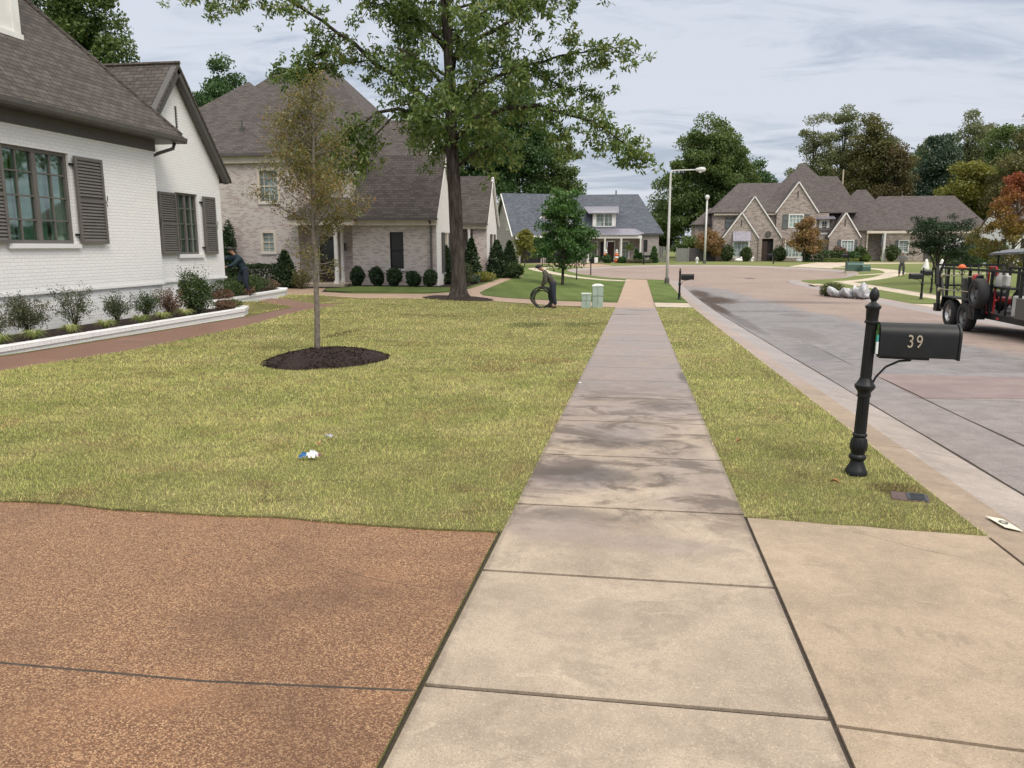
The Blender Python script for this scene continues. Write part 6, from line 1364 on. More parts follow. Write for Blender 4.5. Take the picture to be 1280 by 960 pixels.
M_POLE = paint('pale_galvanised_pole', (.60, .60, .58), .45, .08, 2)
def lamp(label, x, y, top, arm, rz):
    zb = h(x, y); H_ = top - zb; T = thing('street_lamp', label, 'street lamp', (x, y, zb), rz=rz)
    mb = MB()
    if arm: mb.tube([(0, 0, 0), (0, 0, H_ * .5), (0, 0, H_ - .25), (.03, 0, H_ - .1), (.12, 0, H_ - .02), (.3, 0, H_), (arm - .3, 0, H_ + .03)], [.10, .085, .06, .05, .045, .04, .035], 12)
    else: mb.tube([(0, 0, 0), (0, 0, H_ - .4)], [.12, .075], 12)
    mb.build('pole', M_POLE, T, smooth=True)
    mb = MB(); mb.lathe([(.16, -.05), (.16, .25), (.14, .35)], n=14); mb.build('base', M_TRIM, T, smooth='auto')
    mb = MB()
    if arm: mb.lathe([(.03, 0), (.09, .08), (.15, .3), (.16, .45), (.12, .62), (.03, .68)], (arm - .35, 0, H_ + .03), 14, axis='x', sy=.6 if False else 1)
    else: mb.lathe([(.09, H_ - .42), (.13, H_ - .38), (.22, H_ - .2), (.23, H_ - .08), (.14, H_ + .06), (.02, H_ + .1)], n=14)
    hd = mb.build('lamp_head', M_POLE, T, smooth=True)
    mb = MB()
    if arm: mb.lathe([(.02, -.10), (.09, -.07), (.12, 0)], (arm - .02, 0, H_ - .08), 12); mb.build('lens', paint('lamp_lens', (.7, .72, .7), .2), hd, smooth=True)
    return T
lamp('tall pale street lamp with a bent arm at the start of the cul-de-sac', 1.95, 51.5, 6.35, 1.85, 0)
lamp('distant straight pale lamp post in front of the huge rounded tree', PX(881.5, 83), 83, 6.7, 0, 0)

M_UG = paint('pale_green_cabinet', (.34, .42, .36), .5, .08, 4)
def cabinet(label, x, y, w, d, hh, dome, group='utility pedestals at the end of the lawn'):
    T = thing('utility_pedestal', label, 'utility box', (x, y, h(x, y)), group=group, rz=R(4)); mb = MB(); mb.box(-w/2, -d/2, -.05, w/2, d/2, hh); b = mb.build('cabinet', M_UG, T, bevel=.02)
    mb = MB(); mb.box(-w/2 - .015, -d/2 - .015, hh, w/2 + .015, d/2 + .015, hh + .05)
    if dome: mb.add([(-w/2, -d/2, hh + .05), (w/2, -d/2, hh + .05), (w/2, d/2, hh + .05), (-w/2, d/2, hh + .05), (-w/4, -d/4, hh + .10), (w/4, -d/4, hh + .10), (w/4, d/4, hh + .10), (-w/4, d/4, hh + .10)], [(0,1,5,4),(1,2,6,5),(2,3,7,6),(3,0,4,7),(4,5,6,7)])
    mb.build('cap', paint('pale_cap', (.62, .66, .60), .5), T, bevel=.01)
    mb = MB(); mb.box(-w/2 - .004, -d/2 - .006, hh * .55, w/2 + .004, -d/2 + .001, hh * .57); mb.box(-.006, -d/2 - .005, .1, .006, -d/2 + .001, hh); mb.build('seam', M_TRIM, T)
cabinet('short green utility pedestal left of the taller one', -1.82, 28.6, .34, .28, .50, False)
cabinet('taller green utility pedestal with a pale domed cap', -1.42, 29.0, .40, .34, .78, True)
M_TG = paint('transformer_green', (.06, .115, .09), .5, .1, 3)
for px, yy, w, hh, lb in ((1070, 67, 1.25, .72, 'dark green transformer box, larger of the two'), (1084, 66, .6, .5, 'lighter green box right of the larger transformer box')):
    x = PX(px, yy); T = thing('transformer_box', lb, 'utility box', (x, yy, h(x, yy) - .0)); mb = MB(); mb.prism([(-w/2, -.4, -.1), (-w/2, .4, -.1), (-w/2, .4, hh), (-w/2, -.2, hh), (-w/2, -.4, hh * .75)], (w, 0, 0)); mb.build('cabinet', M_TG, T, bevel=.02)
    mb = MB(); mb.box(-w/2 - .02, -.22, hh, w/2 + .02, .42, hh + .04); mb.build('lid', M_TG if w > 1 else paint('light_green', (.15, .24, .20), .5), T, bevel=.01); mb = MB(); mb.box(-w/2 - .05, -.45, -.15, w/2 + .05, .45, .02); mb.build('pad', M_PALE, T)
# water meter lid sunk in the verge
x, y = 1.93, 5.53; zb = h(x, y); T = thing('meter_lid', 'dark metal meter lid sunk in the verge beside the near mailbox', 'meter lid', (x, y, zb), rz=R(-8)); T.rotation_euler = (R(-2), 0, R(-14))
mb = MB(); mb.box(-.12, -.10, -.05, .12, .10, .006); mb.build('frame', paint('rusty_iron', (.09, .055, .045), .6, .3, 30), T, bevel=.004)
mb = MB(); mb.box(-.02, -.085, .006, .105, .085, .012)
for k in range(5): mb.box(.0, -.07 + k * .033, .012, .09, -.058 + k * .033, .016)
mb.build('lid', paint('dark_iron', (.05, .055, .06), .4, .2, 30, metal=.4), T, bevel=.002)
# painted diamond marker on the kerb
x, y = 2.345, 5.06; mb = MB(); zc = lambda a, b: h(a, b) + float(street_z(np.array(a), np.array(b))) + .004
pts_ = [(x - .075, y + .115), (x + .02, y + .085), (x + .045, y - .125), (x - .05, y - .10)]
mb.prism([(a, b, zc(a, b)) for a, b in pts_][::-1], (0, 0, .003)); dm = mb.build('kerb_marker', paint('cream_tile', (.66, .63, .50), .5, .15, 40), origin=(x, y, zc(x, y))); tag(dm, 'cream diamond plate with a dark ring stuck on the kerb at the right', 'marker')
mb = MB(); n = 20; mb.add([((.026 if i < n else .014) * math.cos(2*pi*i/n) - .015, (.034 if i < n else .02) * math.sin(2*pi*i/n), .0048) for i in range(2 * n)], [(i, (i+1) % n, n + (i+1) % n, n + i) for i in range(n)]); mb.build('ring', paint('dark_ink', (.08, .08, .08), .6), dm)
# litter on the lawn
x, y = -2.62, 5.78; T = thing('crumpled_wrapper', 'crumpled blue and white wrapper lying on the lawn', 'wrapper', (x, y, h(x, y) + .025), rz=R(20)); rr = random.Random(4)
def crumple(mb, cx, cy, lx, ly, hh, nx=9, ny=6):
    vs = [(cx + lx * (i / nx - .5) + rr.uniform(-.004, .004), cy + ly * (j / ny - .5) + rr.uniform(-.004, .004), rr.uniform(0, hh) + hh * math.sin(pi * i / nx) * math.sin(pi * j / ny)) for i in range(nx + 1) for j in range(ny + 1)]
    mb.add(vs, [(i*(ny+1)+j, (i+1)*(ny+1)+j, (i+1)*(ny+1)+j+1, i*(ny+1)+j+1) for i in range(nx) for j in range(ny)]); return mb
crumple(MB(), .025, 0, .10, .07, .035).build('white_foil', paint('white_foil', (.75, .77, .8), .3), T); crumple(MB(), -.045, 0, .07, .055, .026).build('blue_print', paint('blue_print', (.02, .12, .30), .35), T); crumple(MB(), .085, -.005, .03, .03, .02, 4, 4).build('torn_end', paint('dark_red_print', (.2, .07, .06), .4), T)
mb = crumple(MB(), 0, 0, .07, .045, .02, 6, 5); o = mb.build('foil_scrap', paint('grey_foil', (.32, .33, .38), .35), origin=None); o.location = (-2.75, 6.52, h(-2.75, 6.52) + .025); tag(o, 'small grey foil scrap above the blue and white wrapper', 'scrap')
mb = crumple(MB(), 0, 0, .03, .025, .01, 4, 4); o = mb.build('paper_scrap', M_WTRIM); o.location = (-.72, 10.3, h(-.7, 10.3) + .01); tag(o, 'tiny white paper scrap on the left sidewalk edge', 'scrap')
# manhole and storm inlet
x, y = PX(940, 60), 60; mb = MB(); mb.lathe([(.38, 0), (.38, .012), (.34, .014), (.33, .008), (.01, .010)], n=24); o = mb.build('manhole_cover', paint('iron_cover', (.16, .13, .12), .5, .2, 10)); o.location = (x, y, h(x, y) - .045); tag(o, 'round iron manhole cover in the middle of the road', 'manhole cover')
x, y = 11.0, 50.6; T = thing('storm_inlet', 'dark storm drain opening in the kerb across the road', 'storm drain', (x, y, h(x, y))); mb = MB(); mb.box(-.25, -.8, .0, .45, .8, .05); mb.build('slab', M_PALE, T, bevel=.01); mb = MB(); mb.box(-.262, -.5, -.12, -.24, .5, -.01); mb.build('opening', M_DARK, T)
# hydrant-like white marker post in front of the fence
x, y = PX(872, 84), 84; T = thing('hydrant', 'small white hydrant on the lawn in front of the dark fence', 'hydrant', (x, y, h(x, y))); mb = MB(); mb.lathe([(.16, 0), (.16, .06), (.11, .08), (.11, .45), (.15, .47), (.15, .52), (.1, .62), (.04, .68)], n=14); mb.build('barrel', M_WTRIM, T, smooth='auto'); mb = MB(); mb.lathe([(.05, -.2), (.06, .2)], (0, 0, .36), 10, axis='x'); mb.build('outlet', M_WTRIM, T)
# fences between the far houses
def fence(label, p0, p1, yy, y2, hh, mat, gate=False):
    x0, x1 = PX(p0, yy), PX(p1, yy); T = thing('privacy_fence', label, 'fence', ((x0 + x1) / 2, (yy + y2) / 2, h(x0, yy))); a = Vector((x0, yy, 0)); b = Vector((x1, y2, 0)); L_ = (b - a).length; d = (b - a) / L_; n = max(2, int(L_ / .15)); mb = MB()
    for i in range(n):
        p = a + d * (L_ * (i + .5) / n); mb.box(p.x - .07, p.y - .012, T.location.z - .2, p.x + .07, p.y + .012, T.location.z + hh + (.0 if i % 2 else .012))
    mb.build('board_panel', mat, T, world=True)
    for i in range(int(L_ / 2.4) + 2):
        p = a + d * min(L_, i * 2.4); mb = MB(); mb.box(p.x - .06, p.y - .07, T.location.z - .2, p.x + .06, p.y + .05, T.location.z + hh + .12); mb.build('post', mat, T, world=True)
M_FG = paint('grey_fence', (.21, .215, .20), .7, .15, 5); M_FD = paint('dark_fence', (.07, .065, .065), .8, .2, 6)
fence('grey board fence joining the slate roofed house', 824, 834, 90, 90, 1.75, M_FG); fence('grey board fence section with lighter boards left of the dark fence', 846, 861, 92, 92, 1.55, M_FG); fence('dark board fence left of the brown house', 861, 896, 94, 95.5, 1.55, M_FD)
# orange and white porch figures, white garden ornaments
M_OR = paint('orange_plastic', (.62, .13, .03), .5)
for i, (px, yy, lb) in enumerate(((757.5, 83.9, 'left orange and white stacked porch figure beside the dark red door'), (771, 83.9, 'right orange and white stacked porch figure by the porch column'))):
    x = PX(px, yy); T = thing('porch_figure', lb, 'porch figure', (x, yy, -.12), group='orange and white porch figures')
    for nm, c0, r_, m_ in (('base_ball', .2, .27, M_OR), ('middle_ball', .55, .23, M_WTRIM), ('orange_band', .80, .24, M_OR), ('head_ball', 1.08, .17, M_WTRIM)):
        mb = MB(); mb.lathe([(r_ * math.cos(a) + .001, c0 + r_ * .8 * math.sin(a)) for a in np.linspace(-1.5, 1.5, 9)], n=14); mb.build(nm, m_, T, smooth=True)
    mb = MB(); mb.lathe([(.18, 1.22), (.18, 1.25), (.1, 1.26), (.09, 1.4), (.01, 1.42)], n=12); mb.build('hat', M_WTRIM, T, smooth='auto')
for px, yy, w, lb in ((924, 92.5, .95, 'wide low white garden ornament below the bay window of the brown house'), (1000, 92.5, .75, 'low white and blue garden ornament right of the arched doorway'), (941, 92.8, .3, 'small pale ornament right of the bay window'), (872, 300, 0, '')):
    if not w: continue
    x = PX(px, yy); rr = random.Random(int(px)); T = thing('garden_ornament', lb, 'ornament', (x, yy, h(x, yy))); mb = MB()
    mb.lathe([(w * .48 * math.cos(a) + .01, .2 + .22 * math.sin(a)) for a in np.linspace(-1.2, 1.5, 7)], n=12, jit=.12, sy=.5); mb.build('body', M_WTRIM, T, smooth=True); mb = MB(); mb.lathe([(.13 * math.cos(a) + .005, .45 + .14 * math.sin(a)) for a in np.linspace(-1.5, 1.5, 6)], (w * .3, 0, 0), 10); mb.build('head', M_WTRIM, T, smooth=True)
for px, lb in ((1160, 'white cloth ghost figure hanging left of the crape myrtle trunk'), (1179.5, 'white cloth ghost figure hanging at the crape myrtle trunk')):
    yy = 58; x = PX(px, yy); T = thing('hanging_ghost', lb, 'decoration', (x, yy, h(x, yy) + .45)); mb = MB(); mb.lathe([(.26, 0), (.22, .2), (.15, .45), (.10, .62), (.09, .7), (.02, .78)], n=14, jit=.08); mb.build('cloth', M_WTRIM, T, smooth=True); mb = MB(); mb.tube([(0, 0, .76), (0, 0, 2.3)], .012, 4); mb.build('cord', M_DARK, T)
# heap of filled leaf bags and a brush pile at the far kerb
M_BAG = paint('clear_grey_bag', (.42, .42, .435), .4, .3, 9, .5, bs=25)
rr = random.Random(6)
for i in range(9):
    px = 1051 + i * 5.2; Y_ = 39.6 - i * .16; x = PX(px, Y_) - .05; T = None; s = rr.uniform(.7, 1.05); me = MB(); n, m = 14, 9; ph = rr.uniform(0, 6); rr_h = rr.uniform(.65, 1.2)
    vs = []
    for j in range(m + 1):
        v = j / m; rad = .30 * math.sin(pi * min(1, v * .98 + .02) ** .85) ** .6 * (1 if j < m else 0) + .02
        for k in range(n):
            a = 2 * pi * k / n; q = rad * (1 + .14 * math.sin(4 * a + ph + v * 3) + .08 * math.sin(9 * a - ph) + rr.uniform(-.07, .07)) * s; vs.append((q * math.cos(a) * .72 - .30 * v, q * math.sin(a) * 1.25, .62 * s * v * rr_h))
    me.add(vs, [(j*n + k, j*n + (k+1) % n, (j+1)*n + (k+1) % n, (j+1)*n + k) for j in range(m) for k in range(n)] + [tuple(reversed(range(n)))])
    b = me.build('filled_bag', M_BAG, smooth=True); b.location = (x, Y_, h(x, Y_) - (.08 if i < 8 else .02)); b.rotation_euler = (rr.uniform(-.25, .25), .12 + rr.uniform(-.25, .2), rr.uniform(-.9, .9))
    tag(b, ('leftmost grey plastic bag leaning on the brush pile', 'second grey bag from the brush pile', 'third grey bag from the brush pile', 'fourth grey bag from the brush pile', 'middle grey bag of the heap at the kerb', 'grey bag left of the mailbox finial', 'grey bag just behind the mailbox finial', 'grey bag right of the mailbox finial', 'last grey bag at the right end of the heap')[i], 'bag', 'filled grey bags heaped at the far kerb')
x, y = PX(1044, 40.6), 40.6; n = 2600; P = in_shell(n, .3) * np.array([.62, .6, .40]) + np.array([0, 0, .26]); P[:, 2] = np.maximum(P[:, 2], .02)
T = thing('brush_pile', 'pile of cut green branches left of the grey bags at the kerb', 'brush pile', (x, y, h(x, y) - .06)); tri_mesh('leaves', leafquads(P, .06, .14, 0, .4), 4, LM['olive'], RNG.random(n) * .5, T)
mb = MB()
for k in range(16): a = rr.uniform(0, 2*pi); mb.tube([(math.cos(a) * .6, math.sin(a) * .5, .06), (-math.cos(a) * .4, -math.sin(a) * .3, rr.uniform(.2, .6))], .012, 4)
mb.build('branches', M_BARK, T)

# ------------------------------------------------------------------ landscaping trailer
M_TYRE = paint('tyre_rubber', (.018, .018, .019), .75, .2, 20); M_RIM = paint('dark_steel_rim', (.16, .16, .165), .4, .2, 8, metal=.6); M_CHR = paint('bright_hub', (.5, .5, .5), .3, .2, 8, metal=.8)
M_MESH = paint('expanded_metal', (.05, .05, .05), .6)
zg = h(9, 21) - .06
tx = 8.42; TR = thing('utility_trailer', 'black tandem axle landscaping trailer with open sides parked at the right edge', 'trailer', (tx, 21.6, zg))
# local axes: x across (0 = near side), y along the street, z up
def wheel(par, name, x, y, z, r, w, rim, out=-1):
    mb = MB(); mb.lathe([(r * .62, -w/2), (r * .88, -w/2), (r * .97, -w*.36), (r, -w*.2), (r, w*.2), (r * .97, w*.36), (r * .88, w/2), (r * .62, w/2)], (x, y, z), 32, axis='x', caps=False); W_ = mb.build(name, M_TYRE, par, smooth='auto')
    mb = MB(); mb.lathe([(r * .66, -w*.42 * 1), (r * .57, -w*.40), (r * .5, -w * .1), (r * .28, -w * .02), (r * .26, -w*.2), (r * .12, -w*.3), (.01, -w * .3)], (x, y, z), 28, axis='x', caps=False); mb.lathe([(r * .60, -w * .3), (r * .60, w * .4)], (x, y, z), 28, axis='x', caps=False); rm = mb.build('rim', rim, W_, smooth='auto')
    mb = MB()
    for k in range(8): a = k * pi / 4; mb.lathe([(.028, -.004), (.024, .0)], (x - w * .12, y + r * .42 * math.cos(a), z + r * .42 * math.sin(a)), 8, axis='x')
    mb.each('rim_hole', M_DARK, W_); return W_
for yy, rim in ((.72, M_CHR), (-.25, M_RIM)): wheel(TR, 'wheel', -.02, yy, .38, .38, .23, rim); wheel(TR, 'wheel', 2.05, yy, .38, .38, .23, M_RIM)
mb = MB(); dz = .52
mb.box(.16, -7.2, dz - .06, 1.9, 2.15, dz); mb.build('deck', M_FD, TR)
mb = MB(); mb.box(.10, -7.2, dz - .13, .17, 2.2, dz + .02); mb.box(1.9, -7.2, dz - .13, 1.97, 2.2, dz + .02); mb.box(.17, 2.13, dz - .13, 1.9, 2.2, dz + .018); mb.build('frame', M_BLACK, TR)
mb = MB()      # fender over the tandem
for x0 in (-.16, 1.92): mb.prism([(x0, -.95, .38), (x0, -.68, .82), (x0, 1.14, .82), (x0, 1.2, .5), (x0, 1.17, .5), (x0, 1.1, .79), (x0, -.66, .79), (x0, -.90, .38)][::-1], (.28, 0, 0))
mb.box(-.16, -1.0, .36, .1, -.62, .72); mb.each('fender', M_BLACK, TR)
mb = MB(); rz_ = 1.55
for x0 in (.13, 1.93):
    mb.bar((x0, 2.15, rz_), (x0, -7.2, rz_ + .02), .06, .06); mb.bar((x0, 2.15, 1.0), (x0, -7.2, 1.0), .03, .03) if x0 > 1 else None
    for yy in (2.15, 1.62, .2, -1.1, -2.6, -4.2): mb.bar((x0, yy, dz), (x0, yy, rz_), .06, .06)
mb.build('side_rail', M_BLACK, TR)
mb = MB(); gy = 2.24
for k in range(9): x0 = .15 + k * .22; mb.bar((x0, gy, dz - .05), (x0, gy + .30, 1.62), .035 if 0 < k < 8 else .07, .035)
for f in (0, .5, 1): mb.bar((.1, gy + .30 * f, dz - .05 + (1.62 - dz + .05) * f), (1.96, gy + .30 * f, dz - .05 + (1.62 - dz + .05) * f), .05, .05)
mb.build('ramp_gate', M_BLACK, TR)
mb = MB(); mb.bar((.13, 2.15, 1.5), (.13, 1.75, dz), .045, .045); mb.box(.06, 2.05, dz - .2, .20, 2.3, dz + .02); mb.build('gate_brace', M_BLACK, TR)
wheel(TR, 'spare_wheel', -.12, -1.05, 1.0, .37, .24, M_RIM); mb = MB(); mb.bar((-.0, -1.05, .5), (-.0, -1.05, 1.1), .06, .06); mb.build('spare_bracket', M_BLACK, TR)
for yy in (-1.7, -3.3): mb = MB(); mb.box(.085, yy - .07, dz - .1, .099, yy + .07, dz - .05); mb.build('side_light', paint('red_lens', (.35, .02, .02), .25), TR)
mb = MB(); mb.box(-.02, -3.4, dz + .02, .08, -2.75, 1.0); mb.build('toolbox', M_TRIM, TR, bevel=.01)
def W3(x, y, z): return (tx + x, 21.6 + y, zg + z)
# string trimmers lying in their rack along the side
M_RED = paint('red_plastic', (.42, .02, .02), .35, .1, 8); M_GOLD = paint('brass_shaft', (.42, .38, .24), .4, .1, metal=.5)
for i, (z0, y0, lb) in enumerate(((1.38, -.35, 'upper string trimmer with a red motor racked on the trailer side'), (.99, -.2, 'lower string trimmer with a red motor racked on the trailer side'))):
    T = thing('string_trimmer', lb, 'string trimmer', W3(.02, y0, z0), group='string trimmers racked on the trailer'); mb = MB(); mb.tube([(0, 0, 0), (0, 1.95, -.02)], .014, 8); mb.build('shaft', M_GOLD, T)
    mb = MB(); mb.lathe([(.02, -.28), (.07, -.24), (.085, -.16), (.08, -.07), (.03, 0)], (0, 0, 0), 12, axis='y', jit=.05); mb.build('motor', M_RED, T, smooth='auto'); mb = MB(); mb.box(-.08, -.42, -.09, .06, -.3, .06); mb.build('housing', M_BLACK, T, bevel=.02)
    mb = MB(); mb.lathe([(.02, -.04), (.055, -.025), (.06, .025), (.02, .05)], (-.02, 1.98, -.04), 12, axis='y'); mb.build('cutting_head', M_GOLD, T, smooth='auto'); mb = MB(); mb.tube([(0, .75, 0), (-.08, .78, .1), (0, .82, .16), (.08, .78, .1), (0, .75, 0)], .012, 6); mb.build('handle', M_BLACK, T)
# red hand cart standing on its end
T = thing('hand_truck', 'red tubular hand truck standing upright inside the trailer', 'hand truck', W3(.22, -.85, dz)); mb = MB(); mb.tube([(0, .17, .05), (0, .17, .95), (0, .12, 1.12), (0, -.22, 1.12), (0, -.27, .95), (0, -.27, .05)], .024, 8); mb.bar((0, .17, .5), (0, -.27, .5), .03, .02); mb.build('frame', M_RED, T, smooth='auto'); mb = MB(); mb.box(-.14, -.27, .0, .05, .17, .02); mb.build('toe_plate', M_RED, T); mb = MB(); mb.lathe([(.03, -.03), (.12, -.03), (.12, .03), (.03, .03)], (.1, .19, .13), 14, axis='y'); mb.build('wheel', M_TYRE, T)
# grey bins, orange cooler lid, jugs
T = thing('plastic_barrel', 'grey tapered plastic barrel behind the spare wheel on the trailer', 'barrel', W3(.55, .95, dz)); mb = MB(); mb.lathe([(.22, 0), (.27, .72), (.3, .73), (.3, .78), (.27, .78), (.25, .1), (.01, .08)], n=20); mb.build('shell', M_TRIM, T, smooth='auto'); mb = MB(); mb.tube([(-.28, .1, .6), (-.33, 0, .6), (-.28, -.1, .6)], .012, 6); mb.build('handle', M_TRIM, T)
T = thing('hard_hat', 'orange hard hat hung on the top rail of the trailer', 'hard hat', W3(.13, .75, rz_ + .03)); mb = MB(); mb.lathe([(.095 * math.cos(a) + .001, .095 * math.sin(a)) for a in np.linspace(0, 1.5, 7)], n=16, sy=1.2); mb.build('shell', M_OR, T, smooth=True); mb = MB(); mb.lathe([(.13, -.005), (.13, .006), (.10, .008)], n=16, sy=1.25); mb.build('brim', M_OR, T)
T = thing('leaf_blower', 'small green backpack blower on the trailer deck beside the barrel', 'blower', W3(.38, -.05, dz)); mb = MB(); mb.box(-.15, -.2, 0, .15, .2, .45); mb.build('body', paint('olive_plastic', (.10, .12, .05), .5), T, bevel=.06); mb = MB(); mb.tube([(0, .2, .2), (-.1, .45, .3), (-.1, .8, .75)], [.05, .045, .035], 10); mb.build('tube', M_BLACK, T, smooth='auto')
T = thing('push_mower', 'dark push mower with a folded handle behind the trailer spare wheel', 'push mower', W3(1.15, .75, dz)); mb = MB(); mb.box(-.28, -.35, .12, .28, .35, .24); mb.build('mower_deck', M_RED, T, bevel=.04); mb = MB(); mb.lathe([(.17, .24), (.18, .36), (.14, .44), (.05, .46)], n=16); mb.build('engine', M_BLACK, T, smooth='auto')
for sx in (-.3, .3):
    for sy in (-.3, .3): mb = MB(); mb.lathe([(.03, -.025), (.1, -.025), (.1, .025), (.03, .025)], (sx, sy, .1), 14, axis='x'); mb.build('wheel', M_TYRE, T, smooth='auto')
mb = MB(); mb.tube([(-.22, .3, .2), (-.24, .75, .85), (-.2, .8, .95), (.2, .8, .95), (.24, .75, .85), (.22, .3, .2)], .014, 6); mb.build('handle', M_BLACK, T, smooth='auto')
T = thing('tool_chest', 'black steel tool chest on the trailer deck behind the red hand truck', 'tool chest', W3(.75, -.35, dz) if False else W3(.5, .35, dz)); mb = MB(); mb.box(-.2, -.3, 0, .2, .3, .42); mb.build('body', M_BLACK, T, bevel=.02); mb = MB(); mb.box(-.21, -.31, .42, .21, .31, .5); mb.build('lid', M_TRIM, T, bevel=.02)
# canopied mower on the front half of the trailer
T = thing('riding_mower', 'ride-on mower with a grey curved canopy standing on the trailer at the right edge', 'mower', W3(1.22, -.95, dz)); mb = MB()
nn_ = 10; vs = []
for i in range(nn_ + 1):
    a = -1.0 + 2.0 * i / nn_
    for yy in (-.75, .9): vs.append((a * .78, yy, 1.62 - .12 * a * a - (.05 if yy > 0 else 0))); vs.append((a * .78, yy, 1.57 - .12 * a * a - (.05 if yy > 0 else 0)))
mb.add(vs, [(4*i, 4*i+2, 4*i+6, 4*i+4) for i in range(nn_)] + [(4*i+1, 4*i+5, 4*i+7, 4*i+3) for i in range(nn_)] + [(4*i, 4*i+4, 4*i+5, 4*i+1) for i in range(nn_)] + [(4*i+2, 4*i+3, 4*i+7, 4*i+6) for i in range(nn_)] + [(0, 1, 3, 2), (4*nn_, 4*nn_+2, 4*nn_+3, 4*nn_+1)])
mb.build('canopy', paint('grey_canopy', (.12, .125, .13), .5), T, smooth='auto')
for sx in (-.62, .62):
    for sy in (-.6, .75): mb = MB(); mb.tube([(sx, sy, .4), (sx, sy, 1.52)], .025, 6); mb.build('canopy_post', M_BLACK, T)
mb = MB(); mb.box(-.65, -.5, .25, .65, .5, .38); mb.build('mower_deck', M_RED, T, bevel=.03); mb = MB(); mb.box(-.35, -.85, .35, .35, -.2, .75); mb.build('engine_cover', M_BLACK, T, bevel=.05); mb = MB(); mb.box(-.26, -.3, .62, .26, .2, .72); mb.box(-.26, -.36, .7, .26, -.26, 1.15); mb.build('seat', paint('dark_vinyl', (.03, .03, .04), .5), T, bevel=.04)
for sx in (-.55, .55):
    mb = MB(); mb.lathe([(.1, -.12), (.28, -.12), (.30, -.06), (.30, .06), (.28, .12), (.1, .12)], (sx, -.55, .30), 20, axis='x'); mb.build('wheel', M_TYRE, T, smooth='auto'); mb = MB(); mb.lathe([(.05, -.05), (.15, -.05), (.15, .05), (.05, .05)], (sx * .8, .8, .15), 16, axis='x'); mb.build('caster_wheel', M_TYRE, T, smooth='auto')
for i, (x0, y0, zz, s_, lb) in enumerate(((.28, -1.15, 1.19, .10, 'rounded white jug under the mower canopy'), (.28, -1.5, 1.19, .12, 'square white jug right of the rounded jug'))):
    T = thing('shelf_rack', '', '', W3(x0, y0, zz)) if False else thing('plastic_jug', lb, 'jug', W3(x0, y0, zz), group='white jugs on the trailer rack'); mb = MB()
    if i: mb.box(-s_ / 2, -s_, 0, s_ / 2, s_, .28); mb.build('body', paint('dusty_plastic', (.45, .44, .41), .6), T, bevel=.04)
    else: mb.lathe([(s_, 0), (s_ * 1.05, .1), (s_, .22), (s_ * .4, .29)], n=16); mb.build('body', paint('dusty_plastic', (.45, .44, .41), .6), T, smooth='auto')
    mb = MB(); mb.lathe([(.03, .27), (.03, .34)], n=10); mb.build('cap', M_WTRIM, T)
T = thing('tool_rack', 'black steel tool shelf rack carrying the white jugs inside the trailer', 'rack', W3(.28, -1.45, dz)); mb = MB(); mb.box(-.14, -.45, .62, .14, .45, .66)
mb.build('shelf', M_BLACK, T)
for sx in (-.12, .12):
    for sy in (-.43, .43): mb = MB(); mb.box(sx - .02, sy - .02, 0, sx + .02, sy + .02, .62); mb.build('leg', M_BLACK, T)
T = thing('plastic_jug', 'pale grey fuel container on the trailer deck at the right edge', 'jug', W3(.3, -2.3, dz)); mb = MB(); mb.box(-.12, -.2, 0, .12, .2, .5); mb.build('body', paint('milky_plastic', (.4, .4, .38), .5), T, bevel=.04); mb = MB(); mb.tube([(0, -.1, .48), (0, -.1, .56), (0, .1, .56), (0, .1, .48)], .015, 6); mb.build('handle', M_BLACK, T)
